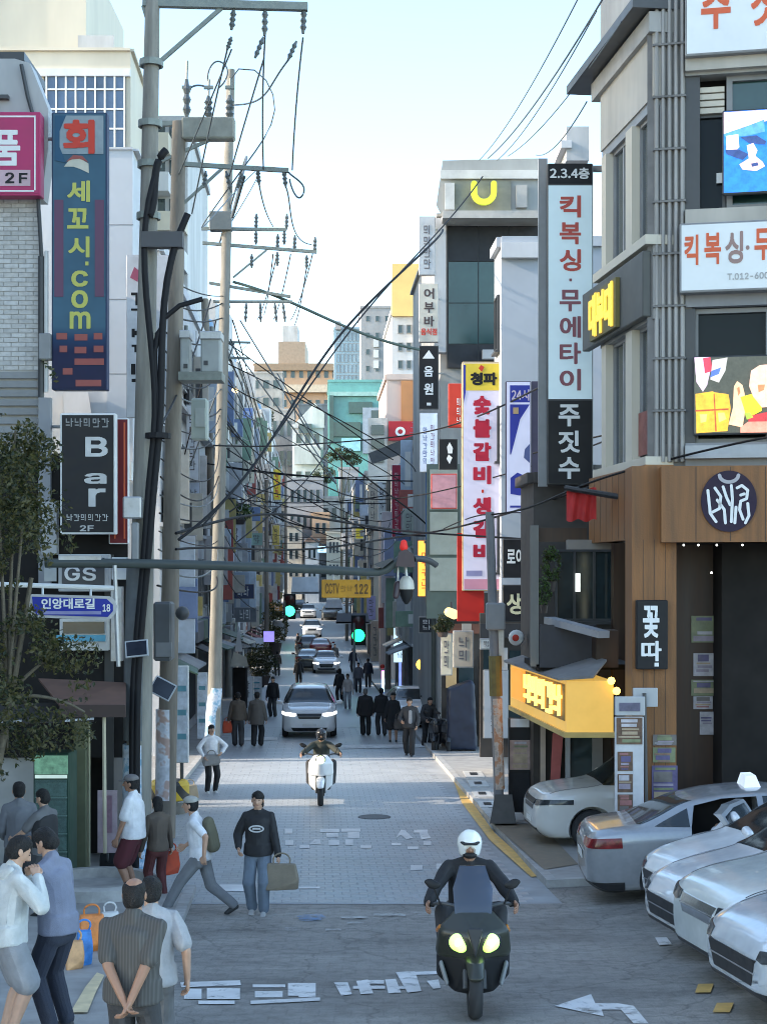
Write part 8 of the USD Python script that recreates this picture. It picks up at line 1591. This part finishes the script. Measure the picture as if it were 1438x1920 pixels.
# passenger leaning into the taxi
tp_ = np.array([tx + 4.9 - 2.45 - .38, YT - 1.15]); person('person in a white shirt stooping into the open rear door of the taxi', (tp_[0] + 0.05, tp_[1] + .05, float(G(*tp_)) + .02), 20, 1.66, c_white, c_black, lean=62, pelvis=(0, -.06, .47), hands=((-.1, .36, .52), (.1, .38, .54)), head_pitch=30)
# ------------------------------------------------------------------ trees, plants and small things
def foliage(seed, centre_radii, n, leaf, mats, droop=0.3):
    """leaf sized faces in clumps through the volume of the crown; one mesh per tone"""
    R = np.random.default_rng(seed); out = []
    for k, mt in enumerate(mats):
        V, Fc = [], []; m = n // len(mats)
        vol = np.array([np.prod(r) for _, r in centre_radii]); pick = R.choice(len(centre_radii), m, p=vol / vol.sum())
        cs = np.array([c for c, _ in centre_radii])[pick]; rs = np.array([r for _, r in centre_radii])[pick]
        d = R.normal(size=(m, 3)); d /= np.linalg.norm(d, axis=1, keepdims=True); p = cs + d * rs * (R.uniform(.25, 1.0, (m, 1)) ** .6)
        gate = meshkit.noise(p * (2.6 if len(centre_radii) > 8 else 2.1), seed) > (.52 if len(centre_radii) > 8 else .45); p = p[gate]; m = len(p)
        a = R.normal(size=(m, 3)); a[:, 2] -= droop; a /= np.linalg.norm(a, axis=1, keepdims=True); b = np.cross(a, R.normal(size=(m, 3))); b /= np.linalg.norm(b, axis=1, keepdims=True) + 1e-9
        L = leaf * R.uniform(.6, 1.3, (m, 1)); nn = np.cross(a, b)
        v = np.stack([p - a * L * .5, p + b * L * .26 + nn * L * .08, p + a * L * .5, p - b * L * .26 + nn * L * .08], 1).reshape(-1, 3); i = np.arange(m) * 4
        out.append(((v, np.vstack([np.stack([i, i + 1, i + 2], 1), np.stack([i, i + 2, i + 3], 1)])), mt))
    return out
def leafm(name, c):
    if name in LOOKS: return LOOKS[name]
    LOOKS[name] = usdkit.material(stage, '/World/Looks/' + name, {'g': ('geometry', {}), 'r': ('rgb_ramp', {'ramp': [(0, np.array(c) * .6), (.6, np.array(c)), (1, np.array(c) * 1.5)]}), 'p': ('principled_bsdf', {'roughness': 0.45}), 't': ('translucent_bsdf', {'color': tuple(np.array(c) * 1.3)}), 'm': ('mix_closure', {'fac': 0.3})}, [('g.random_per_island', 'r.fac'), ('r.color', 'p.base_color'), ('p.BSDF', 'm.closure1'), ('t.BSDF', 'm.closure2')], surface='m.closure')
    return LOOKS[name]
lf1, lf2, lf3 = leafm('leaf_dark', (0.028, 0.04, 0.013)), leafm('leaf_mid', (0.055, 0.066, 0.02)), leafm('leaf_olive', (0.13, 0.12, 0.04)); lf4 = leafm('leaf_bright', (0.09, 0.16, 0.035))
bark = M('bark', (0.1, 0.085, 0.06), rough=0.9, var=0.3, scale=12, bump=0.6, bscale=40)
def tree(name, label, base, blobs, n, leaf, mats, trunk_r, limbs, seed, cat='tree'):
    t = thing(name, label, cat, base=base); top = np.mean([c for c, _ in blobs], axis=0)
    MB().tube(spline([base - V3(0, 0, .1), base * .6 + top * .4 + V3(.05, 0, 0), top], 10), np.linspace(trunk_r, trunk_r * .4, 10), 10).put(t, 'trunk', bark, True)
    m = MB()
    for c, r in blobs[:limbs]:
        s0 = base * .35 + top * .65; m.tube(spline([s0, (s0 + c) / 2 + V3(0, 0, .15), c + V3(0, 0, r[2] * .4)], 7), np.linspace(trunk_r * .45, .015, 7), 6)
    if limbs: m.put(t, 'limbs', bark, True)
    for (mesh, mt) in foliage(seed, blobs, n, leaf, mats): put(t, 'crown', mesh, mt)
    return t
YT1 = 20.5
bl = [(at(*p, YT1 + o), np.array(r)) for p, r, o in (((20, 900), (.75, .6, .7), 0), ((55, 830), (.45, .5, .4), .2), ((70, 1010), (.5, .5, .6), -.3), ((-20, 1060), (.7, .6, .7), 0), ((60, 1200), (.65, .6, .5), .1), ((160, 1230), (.45, .4, .28), .2), ((20, 1330), (.6, .5, .5), -.2), ((120, 1375), (.7, .5, .35), 0), ((185, 1350), (.3, .3, .25), .3), ((40, 1420), (.6, .5, .3), .1), ((150, 1020), (.14, .2, .2), .2), ((-10, 790), (.4, .4, .3), 0), ((115, 720), (.14, .15, .35), .3), ((105, 850), (.3, .3, .3), .2), ((120, 950), (.4, .4, .35), .2), ((165, 1300), (.4, .4, .2), .2))]
tree('street_tree', 'leafy olive green street tree at the left edge in front of the brick building', gY(-10, YT1) + V3(-.4, 0, .1), [(c - V3(.18, 0, 0), r * V3(.92, 1, 1)) for c, r in bl], 21000, .075, [lf1, lf2, lf3, lf3], .07, 10, 4)
tb = thing('tree_support', 'olive painted post in front of the shops beside the green fridge', 'post', base=gp(152, 1652)); b_ = gp(152, 1652)
MB().cbox(b_ + V3(-.10, -.1, 0), b_ + V3(.10, .1, 2.6), .015).put(tb, 'post', M('post_olive', (0.14, 0.15, 0.085), var=0.15, scale=4)); MB().cyl(b_ + V3(.13, -.02, 0), b_ + V3(.13, -.02, 2.6), .02, 6).put(tb, 'tie_rod', M('rod_tan', (0.4, 0.38, 0.25)))
# awnings of the stalls
awm = M('awning_brown', (0.14, 0.075, 0.055), rough=0.85, var=0.2, scale=5); awk = M('awning_dark', (0.035, 0.03, 0.028), rough=0.8)
t = thing('awning', 'faded brown fabric awning over the dark stall on the left', 'awning', base=at(150, 1330, 23.6))
m = MB(); P_ = [at(72, 1272, 24.9), at(236, 1280, 24.9), at(236, 1338, 23.4), at(112, 1322, 23.4)]; m.hull(P_ + [p - V3(0, 0, .03) for p in P_]); m.put(t, 'canopy', awm); MB().box(at(112, 1345, 23.4), at(236, 1322, 23.38)).put(t, 'valance', M('valance_dark', (0.05, 0.03, 0.025)))
MB().cyl(at(195, 1345, 23.5), at(197, 1600, 23.5), .03, 6).put(t, 'pole', M('pole_tan', (0.4, 0.36, 0.26)))
t = thing('awning', 'dark awning with thin white front edge at the far left', 'awning', base=at(60, 1380, 23.2)); P_ = [at(-60, 1318, 24.8), at(180, 1318, 24.8), at(176, 1350, 23.2), at(-60, 1356, 23.2)]; MB().hull(P_ + [p - V3(0, 0, .03) for p in P_]).put(t, 'canopy', awk); MB().beam(at(-60, 1357, 23.18), at(40, 1352, 23.18), .03, .03).put(t, 'edge', paleg); MB().beam(at(122, 1352, 23.18), at(176, 1348, 23.18), .03, .03).put(t, 'edge', paleg)
# glass door fridge
bf = gY(104, 24.2) + V3(0, 0, .1); t = thing('drinks_fridge', 'tall green lit drinks fridge with glass door at the stall', 'fridge', base=bf); w = .27; z0, z1 = at(0, 1650, 24)[2], at(0, 1412, 24)[2]
MB().cbox((bf[0] - w, 23.9, bf[2]), (bf[0] + w, 24.5, z1), .02).put(t, 'cabinet', M('fridge_green', (0.015, 0.045, 0.028))); zs = at(0, 1452, 23.9)[2]
MB().box((bf[0] - w + .02, 23.885, zs), (bf[0] + w - .02, 23.9, z1 - .03)).put(t, 'lit_header', M('header_lit', (0.12, 0.25, 0.16), emit=0.12, var=0.5, scale=9)); 
MB().box((bf[0] - w + .03, 23.875, zs - .06), (bf[0] + w - .03, 23.884, zs - .01)).put(t, 'white_bar', M('bar_lit', (0.6, 0.7, 0.6), emit=0.12))
for k in range(5):
    z = bf[2] + .25 + k * .27; MB().box((bf[0] - w + .04, 23.885, z), (bf[0] + w - .04, 23.895, z + .2)).put(t, 'shelf_of_drinks', M('drinks_%d' % (k % 3), ((0.1, 0.16, 0.14), (0.14, 0.2, 0.19), (0.08, 0.13, 0.13))[k % 3], var=0.5, scale=14, rough=0.3)); MB().box((bf[0] - w + .03, 23.87, z - .03), (bf[0] + w - .03, 23.884, z - .01)).put(t, 'shelf_edge', M('edge_pale', (0.25, 0.35, 0.32)))
MB().box((bf[0] - w + .03, 23.85, bf[2] + .12), (bf[0] + w - .03, 23.856, zs - .08)).put(t, 'glass_door', MG('fridge_glass', (0.1, 0.14, 0.13), (0.75, 0.85, 0.82), 1.5, 0.85))
t = thing('banner_stand', 'faded pink upright banner stand beside the olive post', 'banner', base=gp(200, 1612)); MB().box(at(183, 1600, 24.2), at(220, 1482, 24.23)).put(t, 'banner', M('banner_pink', (0.3, 0.23, 0.25), var=0.25, scale=5)); MB().box(at(194, 1562, 24.18), at(210, 1492, 24.2)).put(t, 'print', M('print_plum', (0.18, 0.1, 0.13), var=0.3, scale=9)); MB().cyl(at(202, 1600, 24.23), gp(202, 1625), .02, 6).put(t, 'stand', frame_d)
loose_bag('black bag on the ground under the pink banner', gp(204, 1640) + V3(0, 0, .12), 0, .26, .2, .32, c_black)
t = thing('planter', 'round grey concrete planter edge at the corner behind the waiting people', 'planter', base=gp(190, 1690)); m = MB(); m.lathe([(.9, 0), (.9, .3), (.85, .34), (.72, .34), (.70, .2), (.001, .2)], gp(180, 1690), 28); m.put(t, 'rim', kerbm, 35)
# bundles of coloured bags behind the pair
for lab, x, y, w, d, h_, mt in (('orange plastic bag on the pavement behind the polo shirt man', 172, 1800, .30, .25, .42, M('bag_orange', (0.6, 0.19, 0.04), rough=0.4, var=0.25, scale=9)), ('small blue plastic bag leaning on the orange one', 158, 1828, .16, .16, .38, M('bag_blue', (0.05, 0.2, 0.5), rough=0.4, var=0.3, scale=9)), ('pale orange bag at the foot of the orange bag', 140, 1836, .18, .18, .30, M('bag_peach', (0.55, 0.3, 0.14), rough=0.5, var=0.25, scale=9)), ('white plastic bag with dark top right of the orange bag', 206, 1765, .22, .2, .26, M('bag_white', (0.55, 0.54, 0.52), rough=0.4, var=0.15))):
    loose_bag(lab, gp(x, y) + V3(0, 0, .1), 15, w, d, h_, mt)
# yellow and black striped drum / guard, by the poles
b_ = gp(318, 1526); t = thing('striped_guard', 'yellow and black striped guard around the foot of the second pole', 'guard', base=b_)
pm = usdkit.material(stage, '/World/Looks/hazard_stripes', {'g': ('geometry', {}), 'm': ('mapping', {'rotation': (0, 0.6, 0)}), 'w': ('wave_texture', {'wave_type': 'bands', 'bands_direction': 'x', 'profile': 'saw', 'scale': 1.15}), 'r': ('rgb_ramp', {'ramp': [(0, (0.02, 0.02, 0.02)), (.5, (0.55, 0.36, 0.02))], 'interpolate': False}), 'p': ('principled_bsdf', {'roughness': .5})}, [('g.position', 'm.vector'), ('m.vector', 'w.vector'), ('w.fac', 'r.fac'), ('r.color', 'p.base_color')], surface='p.BSDF')
m = MB(); m.lathe([(.40, .30), (.42, .32), (.42, .62), (.36, .70), (.001, .70)], b_, 22); m.put(t, 'striped_band', pm, 35); m = MB(); m.lathe([(.36, 0), (.38, .3), (.36, .3)], b_, 22); m.put(t, 'drum', M('drum_grey', (0.16, 0.15, 0.13), var=0.25, scale=6), 35)
b_ = gp(356, 1510); loose_bag('pale tan sack leaning against the striped guard', b_, 20, .34, .26, .45, cloth('sack', (0.42, 0.33, 0.22)))
# left: posters on the shop front, parked things, clutter farther up the street
for lab, q, Y, col in (('tall white banner board with blue print behind the second pole', (330, 1250, 352, 1430), 34, (0.55, 0.6, 0.66)), ('white rounded standing signboard by the left poles', (370, 1262, 388, 1385), 50, (0.55, 0.62, 0.7)), ('narrow white standing signboard beside the rounded one', (402, 1262, 414, 1380), 53, (0.52, 0.58, 0.66)), ('white menu board on the left pavement behind the walking pair', (468, 1270, 490, 1315), 75, (0.62, 0.62, 0.62))):
    sign('standing_board', lab, q, Y, M('board_%d' % q[0], col, var=0.25, scale=5, detail=3), 0.1, frame_w, 0.015, post=(0.04, frame_d), parts=[('small_print', 'panel', (q[0] + 3, q[1] + (q[3] - q[1]) * k, q[2] - 3, q[1] + (q[3] - q[1]) * (k + .06)), M('print_teal', (0.12, 0.3, 0.36))) for k in (.2, .45, .7)], cat='board')
t = thing('white_cart_cover', 'cream hood of a street stall above the left pavement', 'stall', base=at(448, 1250, 62)); MB().hull([at(x, y, 62 + d) for x, y in ((432, 1250), (466, 1250), (462, 1232), (438, 1222)) for d in (0, 1.2)]).put(t, 'hood', M('hood_cream', (0.5, 0.47, 0.4))); MB().box(at(436, 1330, 62.3), at(464, 1252, 63)).put(t, 'counter', dark_in); MB().hull([at(x, y, 62.2 + d) for x, y in ((440, 1222), (455, 1222), (448, 1172)) for d in (0, .5)]).put(t, 'peak', whitew)
for lab, x, y, Y, rr, n, lf, mats, sd in (('dark leafy plants massed on the left pavement behind the pair', 490, 1240, 78, (.9, .8, .9), 2600, .13, [lf1, lf2], 31), ('bushy plant by the far left crossing', 515, 1170, 108, (1.0, .8, 1.6), 2200, .2, [lf2, lf3], 32), ('green hanging plant in the balcony window', 1033, 1060, 30.2, (.2, .15, .38), 900, .07, [lf4, lf2], 33), ('small leafy plant on the balcony rail', 1020, 1110, 29.4, (.15, .12, .3), 400, .06, [lf4, lf1], 34), ('plant in front of the sage shutters on the right', 830, 1170, 47, (.35, .3, .3), 700, .1, [lf1, lf2], 35), ('green planting on the left row under the drums', 446, 960, 84, (.9, .7, .5), 900, .16, [lf1, lf4], 36)):
    c = at(x, y, Y); g_ = float(G(c[0], c[1])); t = thing('potted_plant', lab, 'plant', base=(c[0], c[1], c[2] - rr[2]))
    for mesh, mt in foliage(sd, [(c, np.array(rr))], n, lf, mats): put(t, 'leaves', mesh, mt)
    MB().lathe([(rr[0] * .35, 0), (rr[0] * .5, rr[2] * .5), (rr[0] * .44, rr[2] * .5), (.001, rr[2] * .4)], c - V3(0, 0, rr[2] * 1.3), 14).put(t, 'pot', M('pot_dark', (0.06, 0.045, 0.04)), 35)
def far_tree(label, x, y, Y, blobs, n, leaf, sd, mats=None):
    c = at(x, y, Y); base = V3(c[0], c[1], float(G(c[0], c[1]))); tree('far_tree', label, base, [(c + np.array(o), np.array(r)) for o, r in blobs], n, leaf, mats or [lf1, lf2], .25, min(3, len(blobs)), sd)
far_tree('dark rounded tree between the blue sign and the grey house on the left', 495, 795, 180, [((0, 0, 0), (1.0, 1, 1.6)), ((.4, 0, .9), (.8, .8, .9)), ((-.3, 0, -.9), (.9, .8, .8))], 3000, .22, 41)
far_tree('dark bushy tree below the teal building', 640, 850, 215, [((0, 0, 0), (1.8, 1, 1.0)), ((1.5, 0, -.8), (1.3, 1, .9)), ((-1.4, 0, -.6), (1.0, 1, .7))], 3500, .26, 42)
far_tree('low green tree at the foot of the white gabled house', 610, 890, 225, [((0, 0, 0), (1.6, 1, 1.3)), ((-1.2, 0, -.5), (1, 1, .9))], 2500, .26, 43)
# white awnings, vans and umbrella shapes at the end of the street
for lab, x0, y0, x1, y1, Y, mt in (('white shop awning over the left pavement near the end of the street', 548, 1082, 596, 1110, 200, whitew), ('grey shop awning on the right pavement near the end of the street', 612, 1124, 640, 1140, 150, paleg), ('dark awning over the right pavement by the walking signal', 632, 1150, 690, 1166, 95, darkg), ('striped pale awning on the left row above the plants', 440, 1196, 494, 1214, 90, paleg)):
    t = thing('shop_awning', lab, 'awning', base=at((x0 + x1) / 2, y1, Y)); P_ = [at(x0, y0, Y + 1.2), at(x1, y0, Y + 1.2), at(x1 + 2, y1, Y), at(x0 - 2, y1, Y)]; MB().hull(P_ + [p - V3(0, 0, .08) for p in P_]).put(t, 'canopy', mt); MB().box(at(x0 - 2, y1 + 4, Y), at(x1 + 2, y1, Y + .04)).put(t, 'valance', M('valance_grey', (0.3, 0.3, 0.31)))
# right: poster stands in front of the corner column
t = thing('menu_board', 'upright white menu board with food pictures beside the wooden column', 'menu board', base=gp(1185, 1560)); Ym = 24.4
MB().cbox(at(1153, 1530, Ym), at(1206, 1344, Ym + .06), .01).put(t, 'board', M('board_white', (0.55, 0.54, 0.55), var=0.1, scale=5)); MB().cbox(at(1153, 1342, Ym - .02), at(1208, 1306, Ym + .05), .01).put(t, 'header', paleg); MB().box(at(1161, 1334, Ym - .03), at(1200, 1318, Ym - .02)).put(t, 'header_print', M('print_slate', (0.12, 0.11, 0.16), var=0.3, scale=12))
for k, (x0, y0, x1, y1) in enumerate(((1156, 1346, 1204, 1396), (1158, 1410, 1186, 1446), (1158, 1452, 1186, 1486), (1158, 1490, 1186, 1522))): poster(t, x0, y0, x1, y1, Ym - .016, 40 + k, M('food_back', (0.14, 0.08, 0.05), var=0.4, scale=9))
m = MB(); m.cyl(at(1208, 1300, Ym + .03), at(1212, 1540, Ym + .03), .03, 8); m.put(t, 'post', frame_d); MB().cbox(at(1187, 1326, Ym + .1), at(1232, 1290, Ym + .16), .01).put(t, 'rear_board', paleg)
t = thing('poster_stand', 'black upright poster stand with food picture left of the restaurant door', 'poster stand', base=gp(972, 1530)); Yb = 31.6
MB().cbox(at(954, 1524, Yb), at(996, 1346, Yb + .2), .015).put(t, 'board', black); MB().box(at(957, 1364, Yb - .012), at(992, 1348, Yb - .002)).put(t, 'white_plate', P_white); poster(t, 956, 1388, 994, 1444, Yb - .016, 51, M('food_pink', (0.4, 0.28, 0.24), var=0.3, scale=6))
MB().hull([at(954, 1524, Yb - .05), at(996, 1524, Yb - .05), at(992, 1450, Yb - .02), at(954, 1450, Yb - .02), at(954, 1524, Yb), at(996, 1524, Yb)]).put(t, 'dark_drape', c_black); 
sign('upright_banner', 'white rounded upright board with dark letters behind the grey kerb post', (908, 1258, 952, 1384), 35.5, M('board_offwhite', (0.55, 0.56, 0.58), var=0.08), 0.08, frame_g, 0.02, [('lettering', 'marks', (920, 1322, 932, 1376), M('print_dark', (0.12, 0.11, 0.12)), 3)], post=(0.05, frame_d))
MB()
t = thing('red_column_banner', 'leaning red banner with white print by the restaurant door', 'banner', base=at(1040, 1560, 30.9)); fr = Fr(at(1032, 1500, 30.55), (1, 0, .02)); MB().hull([at(1030, 1500, 30.6), at(1047, 1500, 30.6), at(1056, 1375, 30.6), at(1036, 1375, 30.6)] + [at(1030, 1500, 30.66), at(1047, 1500, 30.66), at(1056, 1375, 30.66), at(1036, 1375, 30.66)]).put(t, 'banner', paint('faded_red', (0.42, 0.11, 0.1), var=0.2))
t = thing('red_cloth', 'bright red cloth hanging at the balcony corner under the kickboxing sign', 'cloth', base=at(1092, 978, 27.3)); n = 12; v, f = [], []
for i in range(n + 1):
    for j in range(7):
        px = 1062 + 56 * i / n; p = at(px, 916 + 60 * j / 6 + 3 * math.sin(i), 27.2 + .06 * math.sin(i * 1.3 + j * .4)); v.append(p)
for i in range(n):
    for j in range(6): a = i * 7 + j; f += [[a, a + 1, a + 8], [a, a + 8, a + 7]]
put(t, 'cloth', (np.array(v), np.array(f)), paint('scarlet_cloth', (0.42, 0.03, 0.03), var=0.2, rough=0.7), True); MB().cyl(at(1060, 915, 27.2), at(1182, 935, 26.4), .05, 8).put(t, 'rod', trimb)
t = thing('exhaust_fan', 'round white and red fan housing on the awning of the yellow sign', 'fan', base=at(968, 1205, 32)); MB().lathe([(.001, -.1), (.12, -.09), (.16, 0), (.13, .1)], at(968, 1196, 32), 16, 1).put(t, 'hood', frame_w, True); MB().lathe([(.001, -.11), (.06, -.105), (.07, -.08)], at(966, 1196, 31.98), 12, 1).put(t, 'red_hub', P_red, True)
# tarpaulin covered cart on the right and kerb side odds and ends
t = thing('covered_cart', 'tall cart under a dark navy cover on the right pavement behind the scooters', 'cart', base=gp(866, 1416)); c = gp(866, 1416); MB().addm(soften(hullb((c + V3(-.36, 0, .25), .1), (c + V3(.36, 0, .25), .1), (c + V3(-.36, .8, .25), .1), (c + V3(.36, .8, .25), .1), (c + V3(-.3, 0, 1.9), .12), (c + V3(.26, 0, 2.1), .12), (c + V3(-.3, .8, 1.9), .12), (c + V3(.26, .8, 2.1), .12)), .09, 4, .03, 9)).put(t, 'cover', M('cover_navy', (0.018, 0.024, 0.045), rough=0.45, var=0.25, scale=3), True)
m = MB(); [m.lathe([(.001, -.05), (.14, -.05), (.15, 0), (.14, .05), (.001, .05)], c + V3(x, y, .15), 12, 0) for x in (-.36, .36) for y in (.1, .7)]; m.put(t, 'wheels', tyrem)
for lab, q, Y, col in (('row of pale drain slabs along the right kerb', (880, 1452, 910, 1470), None, None),):
    t = thing('drain_cover', lab, 'drain', base=gp(890, 1490) + V3(0, 0, .13))
    for (x0, y0) in ((868, 1456), (876, 1474), (884, 1494), (894, 1514)):
        p = [gp(x0, y0) + V3(0, 0, .135), gp(x0 + 34, y0) + V3(0, 0, .135), gp(x0 + 42, y0 + 12) + V3(0, 0, .135), gp(x0 + 6, y0 + 12) + V3(0, 0, .135)]; MB().hull(p + [a - V3(0, 0, .03) for a in p]).put(t, 'slab', M('slab_pale', (0.4, 0.4, 0.39), var=0.15, scale=5)); 
        p = [gp(x0 + 12, y0 + 3) + V3(0, 0, .142), gp(x0 + 26, y0 + 3) + V3(0, 0, .142), gp(x0 + 28, y0 + 8) + V3(0, 0, .142), gp(x0 + 14, y0 + 8) + V3(0, 0, .142)]; MB().hull(p + [a - V3(0, 0, .01) for a in p]).put(t, 'grate', trimb)
